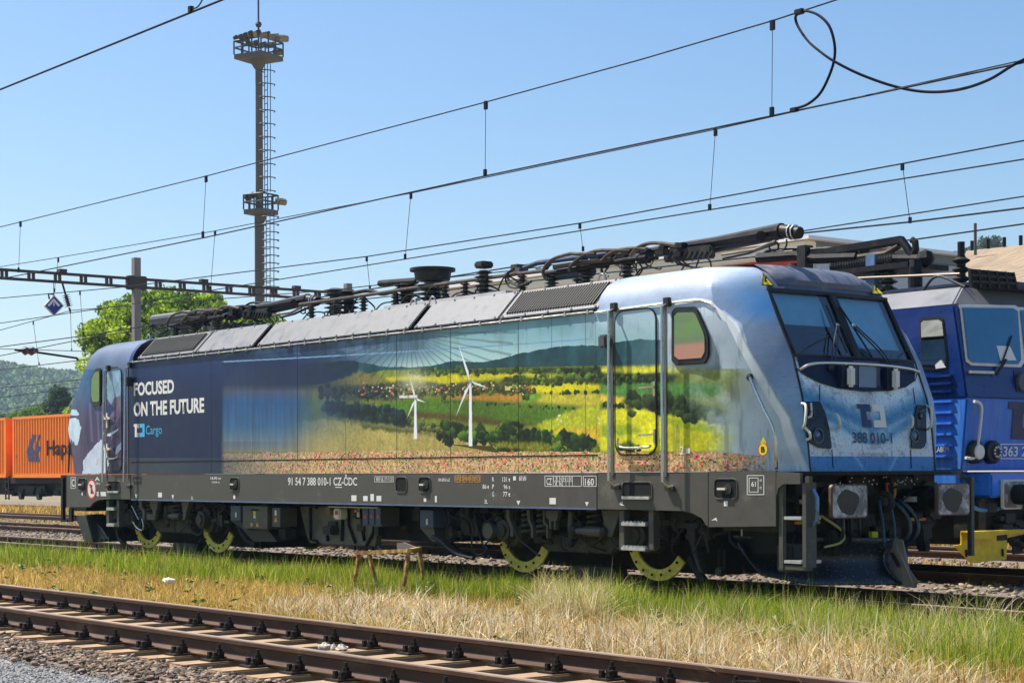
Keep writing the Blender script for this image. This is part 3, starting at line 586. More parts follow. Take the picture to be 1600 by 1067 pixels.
# ---------------- grey sole bar plates
def skirt(px): return pplate('skirt_plate', px, -1.486, .04, M_skirt)
mid = skirt([(205, 741), (932, 738.5), (932, 795), (205, 780)])
fr1 = skirt([(933.6, 738), (1106, 737), (1106, 822), (1103, 820), (1097, 810), (1083, 802), (1066, 798), (933.6, 795)])
fr2 = skirt([(1107.2, 736.5), (1212, 735), (1212, 822), (1107.2, 823)])
rr1 = skirt([(104, 742), (203.6, 741), (203.6, 779.8), (166, 779.6), (153, 781), (146, 785), (140, 792), (104, 792)])
a = SP(205, 781, -1.49); b = SP(932, 795.5, -1.49); MB().box(a.x, b.x, -1.494, -1.40, .925, .945).build('sole_bar_edge', pmat('blue_grey_edge', (.10, .14, .24), .4), loco)
for (u0, v0, u1, v1, t) in ((973, 754, 1018, 780, 1), (169, 752, 187, 770, 1), (360, 747, 373, 766, 0), (619, 746, 635, 768, 0), (655, 746, 672, 768, 0), (1117, 749, 1151, 778, 2), (123, 748, 135, 766, 2)):
    x0, x1, z0, z1 = rect(u0, v0, u1, v1, -1.488); o = MB().prism(rrect(x0, x1, z0, z1, min(.05, (x1 - x0) * .3), -1.4885), (0, .004, 0)).build('step_recess' if t == 1 else 'access_opening', M_black, loco)
    P = rrect(x0 - .008, x1 + .008, z0 - .008, z1 + .008, .055, -1.489); MB().tube(P + [P[0]], .008, 5, False).build('recess_rim', M_skirt, o, smooth=True)
    if t == 1: MB().box(x0 + .01, x1 - .01, -1.52, -1.489, z0 - .0, z0 + .035).build('tread', M_tread, o, bevel=.004)
    elif (u0 != 619):
        cz = (z0 + z1) / 2; cx = x0 + (x1 - x0) * .55; MB().cyl((cx + .02, -1.500, cz), (cx + .02, -1.489, cz), min(.06, (x1 - x0) * .33), 12).build('valve_disc', M_dark2, o); MB().box(cx - .10 * (x1 - x0) / .3, cx + .01, -1.53, -1.50, cz - .012, cz + .012).build('valve_handle', M_cream, o)
# ---------------- print on the sole bar and side
T = lambda s, u0, v0, u1, v1, m=None, b=0.0, y=-1.4965: side_text(s, u0, v0, u1, v1, m or M_white, loco, y, bold=b)
T('FOCUSED', 209, 598, 272, 619, M_white, .035, -1.493); T('ON THE FUTURE', 209, 628.5, 319, 651, M_white, .035, -1.493); T('Cargo', 228, 665, 253, 683, M_cyan, 0, -1.493)
def logo(parent, f, m1, m2, w=1.0):
    """two facing bracket shapes of the operator's mark; f maps (s,t) in 0..1 to the wall"""
    k = [(0, 1), (.47, 1), (.47, .80), (.30, .80), (.30, .66), (.47, .66), (.47, .34), (.30, .34), (.30, .2), (.47, .2), (.47, 0), (.08, 0), (.08, .78), (0, .78)]
    k = [(0, 1), (.48, 1), (.48, .68), (.30, .68), (.30, .32), (.44, .32), (.44, 0), (.10, 0), (.10, .80), (0, .80)]
    q = [(.54, 1), (1, 1), (1, 0), (.52, 0), (.52, .32), (.80, .32), (.80, .70), (.54, .70)]
    for kk, mm in ((k, m1), (q, m2)): MB().add([f(s, t) for s, t in kk], [tuple(range(len(kk)))]).build('operator_mark', mm, parent)
a = SP(209, 683, -1.4935); b = SP(226, 683, -1.4935); c = SP(209, 662.5, -1.4935)
logo(loco, lambda s, t: (a.x + (b.x - a.x) * s, -1.4935, a.z + (c.z - a.z) * t), M_white, M_cyan)
ZL = -1.4885
T('91 54 7 388 010-1 CZ-ČDC', 450, 741.5, 558, 758, None, .015, ZL)
pplate('underline', [(524, 760.3), (534.5, 760.5), (534.5, 761.8), (524, 761.6)], ZL, .001, M_white)
for s, u0, v0, u1, v1 in (('R', 769, 745, 772, 752), ('131 t', 785, 745, 797, 752.5), ('86 t', 754, 756.5, 764, 763.5), ('P', 769, 756.5, 772, 763.5), ('96 t', 787, 757, 797, 764), ('G', 769, 768, 772, 775.5), ('77 t', 786, 768, 797, 775.5), ('60 kN', 811, 743, 822, 751),
    ('3L', 757, 780, 762, 786.5), ('4L', 968, 783, 975, 789.5), ('CZ', 854, 746.5, 862, 757.5), ('160', 914, 747, 928, 758), ('SM-GPS-E mZ', 685, 747, 703, 752), ('18,90 m', 329, 745, 345, 749.5), ('13,04 m', 331, 751.5, 343, 755), ('61', 1174, 752, 1181, 760), ('61', 1187, 748, 1190, 752), ('02', 1187, 760, 1190, 763.5), ('2', 1062, 697, 1069, 710), ('1', 149, 715, 151.5, 725), ('REV UL 17 11 21', 588, 745.5, 613, 751.5), ('2L', 298.5, 775, 302, 780)):
    T(s, u0, v0, u1, v1, None, .015, ZL if v0 > 735 else -1.4935)
def frame(u0, v0, u1, v1, w=.9, m=None, y=ZL):
    B = MB(); 
    for (a0, b0, a1, b1) in ((u0, v0, u1, v0 + w), (u0, v1 - w, u1, v1), (u0, v0, u0 + w, v1), (u1 - w, v0, u1, v1)):
        B.add([SP(a0, b0, y), SP(a1, b0, y), SP(a1, b1, y), SP(a0, b1, y)], [(0, 1, 2, 3)])
    return B.build('print_frame', m or M_white, loco)
frame(851, 743, 909, 760); frame(911, 743, 933 - 1, 760); frame(585, 744, 615, 753, .6); frame(1167, 742, 1194, 773, 1.1); frame(1170, 746, 1185, 769, 1.0)
B = MB()
for u in (864, 869, 874, 879, 884, 889, 894): B.add([SP(u, 744, ZL), SP(u + .7, 744, ZL), SP(u + .7, 760, ZL), SP(u, 760, ZL)], [(0, 1, 2, 3)])
B.add([SP(864, 751.5, ZL - .0005), SP(894, 751.5, ZL - .0005), SP(894, 752.2, ZL - .0005), SP(864, 752.2, ZL - .0005)], [(0, 1, 2, 3)]).build('table_grid', M_white, loco)
T('X X', 866, 753, 879, 759, None, 0, ZL - .001); T('I X N N I X', 865, 745, 894, 750.5, None, 0, ZL - .001)
for u, v, w, h in ((553, 778, 8, 9), (571, 778.5, 7, 8), (581.5, 777, 5.5, 11), (592, 778.5, 7.5, 8.5), (664, 781, 4, 5.5), (681, 779.5, 3, 10), (366, 776.5, 3, 5.5), (863.5, 782.5, 10, 10), (804, 747, 4.5, 6.5), (1134, 786.5, 6, 8), (250, 773, 6, 7.5), (128.5, 771, 2, 5), (161.5, 771.5, 9, 7), (153, 771.5, 2, 7), (1075, 704, 6, 8)):
    y = ZL if v > 735 else -1.4935; MB().add([SP(u - w / 2, v - h / 2, y), SP(u + w / 2, v - h / 2, y), SP(u + w / 2, v + h / 2, y), SP(u - w / 2, v + h / 2, y)], [(0, 1, 2, 3)]).build('white_sticker', M_white, loco)
for u, v, w in ((810, 785, 6), (917, 787, 6), (213, 775, 4), (270, 776, 4)): MB().add([SP(u - w / 2, v - 3, ZL), SP(u + w / 2, v - 3, ZL), SP(u, v + 4, ZL)], [(0, 1, 2)]).build('jack_mark', M_white, loco)
pplate('jack_mark', [(1111, 813), (1119, 808), (1121, 815), (1118, 812)], ZL, .001, M_white)
for u, w in ((715, 9), (726, 6), (736, 7), (746, 9)): frame(u - w / 2, 742.5, u + w / 2, 753, .8, M_orangep)
T('VRC VR MRI VRD', 711.5, 745, 749.5, 750.5, M_orangep, 0, ZL - .001)
pplate('rating_plate', [(207, 744), (221, 744), (221, 756.5), (207, 756.5)], ZL, .001, M_dark2); pplate('plate_bar', [(209, 749), (219, 749), (219, 751.5), (209, 751.5)], ZL - .001, .001, M_skirt)
# warning stickers on the cab side
def disc(u, v, r, m, y, name='round_sticker', n=20):
    p = SP(u, v, y); return MB().add([(p.x + r * math.cos(a * 2 * math.pi / n), y, p.z + r * math.sin(a * 2 * math.pi / n)) for a in range(n)], [tuple(range(n))]).build(name, m, loco)
def fit_y(x, z): # cab side surface
    return float(-1.49 + .39 * sstep(7.6, 9.2, x) * sstep(3.4, 1.6, z))
MB().add([SP(1187.5, 693, -1.46), SP(1198, 693, -1.45), SP(1192.5, 682, -1.455)], [(0, 1, 2)]).build('warning_triangle', M_yelsign, loco)
disc(1192, 702, .075, M_red, -1.455); disc(1192, 702, .062, M_yelsign, -1.457); T('B', 1189, 697.5, 1195, 706.5, M_black, .03, -1.459)
disc(143, 764, .19, M_red, ZL); disc(143, 764, .15, M_white, ZL - .001); pplate('sign_bar', [(139, 757), (141, 755), (147, 770), (145, 772)], ZL - .003, .001, M_red); T('i', 141.5, 757, 144.5, 771, M_black, .05, ZL - .002)
frame(110.5, 745, 118, 763, .8); T('C', 112, 748, 116.5, 760, None, .02, ZL); T('A', 148, 745, 156, 751, None, .02, ZL); T('2In', 149, 753, 156, 757, None, 0, ZL); frame(157, 768, 166, 775, .6)
T('CI', 150, 768, 154, 774, None, 0, ZL)
# ---------------- front end
def FS(y, z):  # x of the front face at (y,z)
    zs = [l[0] for l in LV]; fx = np.interp(z, zs, [l[3] for l in LV]); c = np.interp(z, zs, [l[5] for l in LV]); t = min(1, abs(y) / 1.0)
    return float(c - (c - fx) * t ** 2)
def on_front(u, v, off=0.0):
    x = 8.9
    for _ in range(8): p = FP(u, v, x); x = FS(p.y, p.z) + off
    return FP(u, v, x)
mask_px = [(1238, 559), (1243, 574), (1258, 586), (1280, 597), (1310, 606), (1350, 611), (1390, 610), (1415, 604), (1430, 594), (1433, 584), (1428, 568), (1385, 566), (1340, 564), (1290, 561)]
low = sorted([(q.y, q.z) for q in (on_front(u, v, 0) for u, v in mask_px[:11])]); B = MB(); ly, lz = [a_ for a_, _ in low], [b_ for _, b_ in low]
yy_ = np.linspace(-.985, .985, 25)
for k_ in range(7):
    for y_ in yy_: zl = float(np.interp(y_, ly, lz)); z_ = zl + (2.612 - zl) * k_ / 6; B.v.append((FS(y_, z_) + .014, float(y_), z_))
B.f = [(r * 25 + i, r * 25 + i + 1, (r + 1) * 25 + i + 1, (r + 1) * 25 + i) for r in range(6) for i in range(24)]; B.m = [0] * len(B.f); B.build('dark_nose_mask', M_mask, loco, smooth=True)
P = [on_front(u, v, .016) for u, v in mask_px[1:10]]; MB().tube(P, .006, 6).build('mask_trim', M_rubber, loco, smooth=True)
# cab interior seen through the windscreens
cabi = MB(); cabi.box(7.25, 7.3, -1.35, 1.35, 2.2, 3.5); cabi.box(7.3, 8.7, -1.3, 1.3, 2.2, 2.25); 
cabi.build('cab_bulkhead', pmat('cab_lining', (.10, .22, .36), .7), loco)  # lining kept blue to stand in for sky reflected in the glass
MB().prism([(8.1, -1.0, 2.25), (8.75, -1.0, 2.25), (8.74, -1.0, 2.60), (8.3, -1.0, 2.68), (8.1, -1.0, 2.6)], (0, 2.0, 0)).build('driving_desk', pmat('desk_blue', (.06, .12, .2), .6), loco)
MB().box(8.1, 8.2, -.1, .25, 2.75, 2.95).build('desk_screen', M_dark, loco)
wp = [(z, FS(1, z)) for z in (2.64, 3.0, 3.37)]
def wglass(y0, y1):
    B = MB(); vs = []; 
    for z in (2.63, 2.815, 2.995, 3.185, 3.37):
        for i in range(5): y = y0 + (y1 - y0) * i / 4; vs.append((FS(y, z) - .012, y, z))
    fs = [(r * 5 + i, r * 5 + i + 1, (r + 1) * 5 + i + 1, (r + 1) * 5 + i) for r in range(4) for i in range(4)]
    o = B.add(vs, fs).build('windscreen', M_pane, loco, smooth=True)
    ed = [vs[i] for i in (0, 1, 2, 3, 4, 9, 14, 19, 24, 23, 22, 21, 20, 15, 10, 5, 0)]; ed = [(x + .02, y, z) for x, y, z in ed]
    MB().tube(ed, .018, 6, False).build('windscreen_seal', M_rubber, o, smooth=True)
    0 and MB().add([(FS(y0, 3.05) - .12, y0 + .02, 3.06), (FS(y0, 3.05) - .12, y1 - .02, 3.06), (FS(y0, 3.4) - .12, y1 - .02, 3.42), (FS(y0, 3.4) - .12, y0 + .02, 3.42)], [(0, 1, 2, 3)])
    return o
g1 = wglass(-.985, -.045); g2 = wglass(.045, .985)
M_blind = pmat('sun_blind', (.55, .85, .95), .8, var=.1)  # pale blue of the blinds carries the sky reflection of the windscreens
def blind(y0, y1, z0, z1):
    v = []
    for z in (z0, z1):
        for y in (y0, y1): v.append((FS(y, z) - .10, y, z))
    v += [(x - .01, y, z) for x, y, z in v]; MB().add(v, [(0, 1, 3, 2), (4, 6, 7, 5), (0, 4, 5, 1), (2, 3, 7, 6)]).build('sun_blind', M_blind, loco)
blind(-.96, -.12, 2.99, 3.365); blind(.08, .96, 2.76, 3.365)
MB().prism([(FS(0, 2.625), -.045, 2.625), (FS(0, 2.625), .045, 2.625), (FS(0, 3.375), .045, 3.375), (FS(0, 3.375), -.045, 3.375)], (.03, 0, 0)).build('windscreen_pillar', M_rubber, loco, bevel=.008)
MB().tube([(FS(y, 2.625) + .006, y, 2.625) for y in np.linspace(-1.02, 1.02, 9)], .018, 6).build('windscreen_sill', M_rubber, loco, smooth=True)
MB().tube([(FS(y, 3.377) + .012, y, 3.377) for y in np.linspace(-1.0, 1.0, 9)], .02, 6).build('windscreen_head', M_rubber, loco, smooth=True)
for s in (1, -1): MB().tube([(l[3] + .004, s * (-l[4] + .004), l[0]) for l in LV[:8]], .012, 6).build('corner_joint', M_rubber, loco, smooth=True)
# raised hood on the visor
B = MB(); vs = []
for z, o in ((3.445, .0), (3.505, .05), (3.605, .065), (3.675, .05), (3.715, .0)):
    for y in np.linspace(-.82, .82, 9): e = 1 if abs(y) < .8 else 0; vs.append((FS(y * .9, z) + o * e + (-.35 if z > 3.71 else 0), y, z + (.02 if z > 3.65 else 0)))
B.add(vs, [(r * 9 + i, r * 9 + i + 1, (r + 1) * 9 + i + 1, (r + 1) * 9 + i) for r in range(4) for i in range(8)]).build('visor_hood', M_visor, loco, smooth=True)
def tri_sign(px):
    P = [on_front(u, v, .012) for u, v in px]; o = MB().prism(P, (.004, 0, 0)).build('high_voltage_sign', M_yelsign, loco)
    MB().tube([p + Vector((.006, 0, 0)) for p in P] + [P[0] + Vector((.006, 0, 0))], .006, 4, False).build('sign_border', M_black, o)
    c = (P[0] + P[1] + P[2]) / 3 + Vector((.006, 0, 0)); B = MB(); zz = [(-.02, .055), (.012, .055), (.0, .012), (.022, .012), (-.004, -.055), (-.002, -.008), (-.026, -.008)]
    B.add([c + Vector((.002, a, b)) for a, b in zz], [tuple(range(7))]).build('flash_symbol', M_black, o)
tri_sign([(1190, 445), (1208, 446), (1191, 428)]); tri_sign([(1362, 459), (1381, 460), (1363, 443)])
# handrail, lamps, wipers
def fr_curve(name, px, off, r, mat, n=8, parent=None):
    offs = off if hasattr(off, '__len__') else [off] * len(px)
    return MB().tube(curve([on_front(u, v, o) for (u, v), o in zip(px, offs)], 5), r, n).build(name, mat, parent or loco, smooth=True)
fr_curve('nose_handrail', [(1250, 577), (1264, 570), (1285, 567), (1330, 568), (1380, 571), (1420, 576), (1436, 581)], [.02, .12, .14, .14, .14, .12, .02], .017, M_steel)
for u, v in ((1319, 588), (1389, 592)):
    p = on_front(u, v, .02); o = MB().box(p.x - .02, p.x + .07, p.y - .13, p.y + .07, p.z - .12, p.z + .12).build('lamp_bracket', M_mask, loco, bevel=.015)
    MB().box(p.x + .07, p.x + .13, p.y - .06, p.y + .055, p.z - .12, p.z + .11).build('marker_lamp', pmat('lamp_lens_white', (.75, .72, .66), .3, var=.1), o, bevel=.025)
p = on_front(1355, 591, .015); o = MB().box(p.x - .01, p.x + .025, p.y - .26, p.y + .2, p.z - .17, p.z + .19).build('headlamp_top', M_navy, loco, bevel=.01)
MB().box(p.x + .024, p.x + .032, p.y - .18, p.y + .12, p.z - .12, p.z + .14).build('lens', pmat('headlamp_glass', (.07, .16, .30), .15, var=.2, coat=.4), o, bevel=.004)
def strip(name, px, off, w, mat, parent=None): return fr_curve(name, px, off, w, mat, 6, parent)
for arm, blade, arm2 in (([(1308, 508), (1302, 540), (1298, 575)], [(1291, 477), (1303, 505), (1324, 551)], [(1312, 508), (1308, 540), (1302, 577)]), ([(1333, 509), (1370, 546), (1396, 580)], [(1312, 479), (1330, 506), (1363, 558)], [(1337, 509), (1376, 546), (1400, 582)])):
    o = strip('wiper_arm', arm, [.09, .08, .04], .009, M_rubber); strip('wiper_arm', arm2, [.09, .08, .04], .008, M_rubber); strip('wiper_blade', blade, [.04, .06, .04], .012, M_rubber, o)
    MB().sphere(on_front(*arm[-1], .04), .04, 8).build('wiper_pivot', M_rubber, o, smooth=True); MB().sphere(on_front(*arm[0], .08), .025, 8).build('wiper_joint', M_steel, o, smooth=True)
strip('wiper_hose', [(1252, 555), (1265, 540), (1300, 522), (1308, 515)], .03, .004, M_rubber); strip('wiper_hose', [(1404, 565), (1410, 553), (1420, 545)], .03, .004, M_rubber)
# head lamps in the lower corners
def headlamp(px, lens, mir=False):
    P = [on_front(u, v, .014) for u, v in px]; o = MB().prism(P, (.012, 0, 0)).build('headlight', pmat('headlight_cover', (.006, .010, .02), .25, var=0, coat=.1, spec=.3), loco, bevel=.005)
    for u, v, r in lens:
        p = on_front(u, v, .024); MB().ring(p, r * .82, r, .012, axis='x', n=20).build('lens_ring', pmat('chrome_ring', (.06, .09, .13), .2, metal=.7), o, smooth=True)
        MB().sphere(p - Vector((.012, 0, 0)), r * .8, 12, (.25, 1, 1)).build('lens', pmat('headlight_lens', (.04, .12, .26), .12, coat=.5), o, smooth=True)
    return o
h1 = headlamp([(1258, 629), (1281, 628), (1289, 645), (1295, 668), (1299, 697), (1298, 701), (1278, 699), (1262, 689), (1258, 670)], [(1278, 681, .085), (1268, 648, .045)])
h2 = headlamp([(1432, 632), (1446, 633), (1447, 690), (1443, 699), (1438, 701), (1423, 700), (1424, 670), (1428, 648)], [(1429, 681, .075), (1440, 650, .045)])
for px in ([(1252, 630), (1259, 634), (1258, 660), (1254, 669)], [(1258, 668), (1265, 676), (1266, 684), (1260, 687)], [(1302, 647), (1309, 649), (1313, 664), (1308, 669)], [(1420, 650), (1426, 652), (1425, 666), (1417, 670)], [(1448, 634), (1455, 639), (1455, 664), (1449, 671)]):
    fr_curve('nose_grab_handle', px, [.02, .11, .11, .02], .015, M_cream)
strip('lamp_stripe', [(1267, 629), (1268, 648), (1263, 652)], .03, .012, M_cream, h1)
MB().tube([on_front(u, v, .012) for u, v in ((1281, 601), (1281, 626))], .005, 4).build('nose_joint', M_black, loco); MB().tube([on_front(u, v, .006) for u, v in ((1300, 702), (1302, 731))], .005, 4).build('nose_joint', M_black, loco); MB().tube([on_front(u, v, .006) for u, v in ((1423, 702), (1424, 731))], .005, 4).build('nose_joint', M_black, loco)
MB().tube([on_front(u, v, .012) for u, v in ((1254, 628), (1281, 628))], .005, 4).build('nose_joint', M_black, loco); MB().tube([on_front(u, v, .012) for u, v in ((1427, 606), (1430, 631))], .005, 4).build('nose_joint', M_black, loco)
# mark and number on the nose
a = on_front(1344, 667, .01); b = on_front(1386, 667, .01); c = on_front(1344, 631, .01)
logo(loco, lambda s, t: (FS(a.y + (b.y - a.y) * s, a.z + (c.z - a.z) * t) + .006, a.y + (b.y - a.y) * s, a.z + (c.z - a.z) * t), M_navy, M_white)
a = on_front(1333, 692, .014); b = on_front(1395, 694, .014); c = on_front(1333, 675, .014)
lettering('388 010-1', a, (0, b.y - a.y, 0), (c.x - a.x, 0, c.z - a.z), M_navy, loco, bold=.01)
a = on_front(1342, 715, .012); b = on_front(1388, 716, .012); c = on_front(1342, 707, .012)
lettering('ROTTERDAM', a, (0, b.y - a.y, 0), (c.x - a.x, 0, c.z - a.z), pmat('faint_print', (.5, .46, .44), .5), loco)
# platform ledge and buffer beam
MB().prism([(8.0, -1.47, 1.33), (9.15, -1.42, 1.33), (9.32, -1.0, 1.33), (9.32, 1.0, 1.33), (9.15, 1.42, 1.33), (8.0, 1.47, 1.33)], (0, 0, .04)).build('nose_ledge', M_dark, loco, bevel=.005)
MB().box(8.75, 8.85, -1.3, 1.3, .72, 1.33).build('buffer_beam', M_dark, loco, bevel=.01)
MB().box(8.2, 8.75, -1.25, 1.25, .5, 1.33).build('beam_structure', M_black, loco)
pplate('step_frame_plate', [(1213, 737), (1250, 739), (1250, 756), (1224, 756), (1216, 762), (1213, 775)], -1.486, .04, M_skirt)
for y in (-.875, .875):
    o = MB().lathe((8.85, y, 1.05), (9.4, y, 1.05), [(0, .19), (.08, .19), (.09, .155), (.3, .155), (.31, .12), (.53, .12)], 18).build('buffer', M_dark, loco, smooth=True)
    P = [(9.40, q[0] + y, q[2] + 1.05) for q in rrect(-.29, .29, -.18, .18, .045, 0)]
    MB().prism(P, (.045, 0, 0)).build('buffer_plate', M_buffrim, o, bevel=.006)
    P = [(9.4455, q[0] + y, q[2] + 1.05) for q in rrect(-.27, .27, -.165, .165, .04, 0)]; MB().prism(P, (.004, 0, 0)).build('buffer_face', M_buff, o)
    P = [(9.4495, y - .03 + (.17 + .02 * math.sin(3 * a)) * math.cos(a), 1.04 + (.135 + .012 * math.sin(4 * a)) * math.sin(a)) for a in np.linspace(0, 2 * math.pi, 18)[:-1]]; MB().prism(P, (.003, 0, 0)).build('grease_patch', pmat('black_grease', (.010, .010, .012), .35, var=.5, scale=9), o)
    MB().box(8.9, 9.05, y - .2, y - .05, 1.02, 1.08).build('plate_label', M_white, o)
# coupling hook, screw link, hoses and cocks
MB().box(8.85, 9.2, -.06, .06, .98, 1.1).build('draw_hook', M_dark2, loco, bevel=.02)
MB().tube(curve([(9.15, -.0, 1.12), (9.25, 0, 1.10), (9.28, 0, 1.0), (9.2, 0, .95)]), .035, 8).build('draw_hook', M_dark2, loco, smooth=True)
for s in (-.09, .09): MB().tube([(9.18, s, 1.05), (9.24, s * 1.05, .8), (9.26, s, .55)], .017, 7).build('coupling_link', pmat('blue_black_steel', (.03, .06, .10), .35, metal=.5), loco, smooth=True)
MB().cyl((9.26, -.14, .55), (9.26, .14, .55), .035).build('coupling_screw', M_dark2, loco, smooth=True)
def fhose(pts, r, m, name='air_hose'): return MB().tube(curve(pts), r, 8).build(name, m, loco, smooth=True)
M_hose = pmat('blue_black_hose', (.02, .035, .055), .35, coat=.3)
for y in (.28, .42): 
    fhose([(8.88, y, 1.04), (9.06, y + .02, 1.02), (9.2, y + .1, .85), (9.2, y + .1, .65), (9.02, y + .0, .5), (8.95, y - .22, .50)], .027, M_hose)
    fhose([(8.9, y, 1.0), (8.98, y, 1.1), (8.98, y, 1.2), (8.98, y, 1.24)], .016, M_red if y < .3 else M_orangep, 'cock_handle')
for y in (-.28, -.42, -.55): fhose([(8.88, y, 1.0), (9.05, y - .03, .95), (9.12, y - .06, .75), (9.05, y, .6), (8.95, y + .15, .56)], .022, M_hose if y < -.5 else M_rubber)
fhose([(9.0, -.85, .9), (9.1, -.6, .72), (9.08, -.6, .6), (9.0, -.78, .55)], .014, M_yellowhose)
for y0, y1 in ((-1.15, -.75), (.75, 1.15)): MB().box(8.88, 8.93, y0, y1, .80, .835).build('shunter_handle', M_orangep, loco, bevel=.01)
for y in (-.95, -.6, .95): MB().box(8.9, 9.0, y - .07, y + .07, .45, .72).build('cable_socket', M_dark2, loco, bevel=.02); MB().box(8.99, 9.02, y - .05, y + .05, .45, .58).build('socket_flap', M_dark, loco, bevel=.01)
MB().box(9.0, 9.05, -.05, .05, .6, .7).build('cock_tag', M_yelsign, loco)
rng2 = random.Random(3); B = MB()
for i in range(46):
    y = rng2.uniform(-1.2, 1.2); z = rng2.uniform(.5, 1.28); x = 8.86; w = rng2.uniform(.03, .12); h = rng2.uniform(.02, .09); B.box(x, x + rng2.uniform(.02, .12), y - w, y + w, z - h, z + h)
B.build('beam_fittings', M_dark2, loco, bevel=.006, kind='stuff')
B = MB()
for i in range(26):
    y = rng2.uniform(-1.1, 1.1); z = rng2.uniform(.6, 1.25); p = [(8.86, y, z)]
    for k in range(3): p.append((8.9 + rng2.random() * .12, p[-1][1] + rng2.uniform(-.2, .2), p[-1][2] + rng2.uniform(-.15, .1)))
    B.tube(curve(p, 3), rng2.uniform(.006, .014), 5)
B.build('beam_pipework', M_dark2, loco, smooth=True, kind='stuff')
B = MB()
for i in range(30): y = rng2.uniform(-.6, .9); z = rng2.uniform(1.2, 1.3); B.box(8.99, 9.0, y, y + .012, z, z + .012)
B.build('stud_row', M_steel, loco, kind='stuff')
MB().box(8.86, 8.98, .35, .75, 1.17, 1.30).build('socket_box', M_dark2, loco, bevel=.01); MB().box(8.86, 8.96, -.35, .1, 1.12, 1.30).build('socket_box', M_dark, loco, bevel=.01)
# corner steps
def ladder(u0, u1, vt, vb, treads, y, m=M_skirt, wide=.045):
    L = None
    for u in (u0, u1):
        a = SP(u, vt, y); b = SP(u, vb, y); q = MB().box(a.x - wide, a.x + wide, y, y + .10, b.z, a.z).build('step_ladder' if L is None else 'ladder_post', m, L or loco, bevel=.006); L = L or q
    for v in treads:
        a = SP(u0, v, y); b = SP(u1, v + .3, y); MB().box(a.x + wide, b.x - wide, y - .05, y + .14, a.z - .02, a.z + .02).build('tread', M_tread, L, bevel=.004)
        tt = MB()
        for q in np.linspace(a.x + .09, b.x - .09, 6): tt.box(q - .012, q + .012, y - .05, y + .12, a.z + .0205, a.z + .034)
        tt.build('tread_teeth', M_tread, L)
ladder(971, 1017, 797, 859, (818, 856), -1.42); ladder(168, 184, 781, 823, (795, 820), -1.42, wide=.05)
L = MB(); 
for (x, y) in ((9.0, -1.46), (9.32, -1.40)): L.box(x - .035, x + .035, y, y + .05, .33, 1.32)
L.box(8.965, 9.355, -1.45, -1.40, .33, .38); L = L.build('corner_step_frame', M_skirt, loco, bevel=.006)
for z in (.40, .86): MB().box(9.04, 9.29, -1.46, -1.15, z, z + .035).build('tread', M_tread, L, bevel=.004)
MB().box(9.30, 9.36, -1.46, -1.30, .36, 1.25).build('frame_post', M_skirt, L, bevel=.005)
MB().tube([(9.38, -1.38, 1.18), (9.42, -1.36, 1.1), (9.42, -1.36, .86), (9.38, -1.38, .80)], .022, 7).build('grab_bar', pmat('blue_steel', (.12, .22, .4), .25, metal=.7), L, smooth=True)
MB().box(8.85, 9.1, -1.38, -1.2, .30, .60).build('sand_box', M_dark2, loco, bevel=.02)
MB().box(9.3, 9.36, 1.3, 1.36, .4, 1.3).build('frame_post', M_skirt, L, bevel=.005)
# rear corner frame
pplate('corner_step_frame', [(95, 742), (103, 742), (103, 745), (98, 747), (98, 812), (104, 812), (104, 815), (95, 815)], -1.30, .06, M_dark); pbox('frame_post', 107, 794, 112, 815, -1.3, .05, M_dark); pbox('frame_post', 98, 744, 104, 792, -1.2, .3, M_black)
# snow plough: two hollow wings meeting in a raised prow
def plough(sgn, name='snow_plough', x0=8.25, x1=9.32):
    vs = []; N_ = 14; K = 6
    for i in range(N_ + 1):
        t = i / N_; x = x0 + (x1 - x0) * t; y = sgn * (1.42 * (1 - t) ** .9)
        zb = .30 - .16 * min(1, t * 2.2) + .28 * max(0, .12 - t) / .12; zt = .66 - .03 * t
        for k in range(K + 1):
            s = k / K; back = .16 * math.sin(s * math.pi) ; vs.append((x - back * .6 + .10 * (1 - s), y + sgn * (-.12 * math.sin(s * math.pi)), zb + (zt - zb) * s))
    fs = [(i * (K + 1) + k, (i + 1) * (K + 1) + k, (i + 1) * (K + 1) + k + 1, i * (K + 1) + k + 1) for i in range(N_) for k in range(K)]
    o = MB().add(vs, fs).build(name, M_plough, loco, smooth=True); mo = o.modifiers.new('t', 'SOLIDIFY'); mo.thickness = .015; return o
M_plough = pmat('blue_black_plough', (.012, .017, .026), .40, var=.5, col2=(.34, .36, .38), mix=.22, mscale=38, stretch=(1, 1, 1), coat=.2)
plough(-1); plough(1)
MB().prism([(9.30, 0, .64), (9.20, .0, .12), (9.58, .02, .10), (9.62, .02, .17), (9.50, .02, .30), (9.42, .01, .62)], (0, .02, 0)).build('plough_prow', pmat('worn_prow_steel', (.30, .24, .22), .4, metal=.4, var=.3, stretch=(1, 1, .2), scale=30), loco, bevel=.005)
MB().cyl((9.30, -.02, .47), (9.40, -.025, .33), .018).build('prow_slot', M_black, loco)
MB().prism([(-8.75, -1.25, .62), (-8.2, -1.25, .62), (-7.9, -1.25, .15), (-8.3, -1.25, .15), (-8.5, -1.25, .45)], (0, 2.5, 0)).build('snow_plough', M_plough, loco, bevel=.01)
pplate('rear_plough_wing', [(122, 806), (142, 803), (168, 842), (146, 842), (137, 824)], -1.1, .25, M_plough)
MB().box(-9.0, -8.3, -1.2, 1.2, .7, 1.33).build('buffer_beam', M_dark, loco)
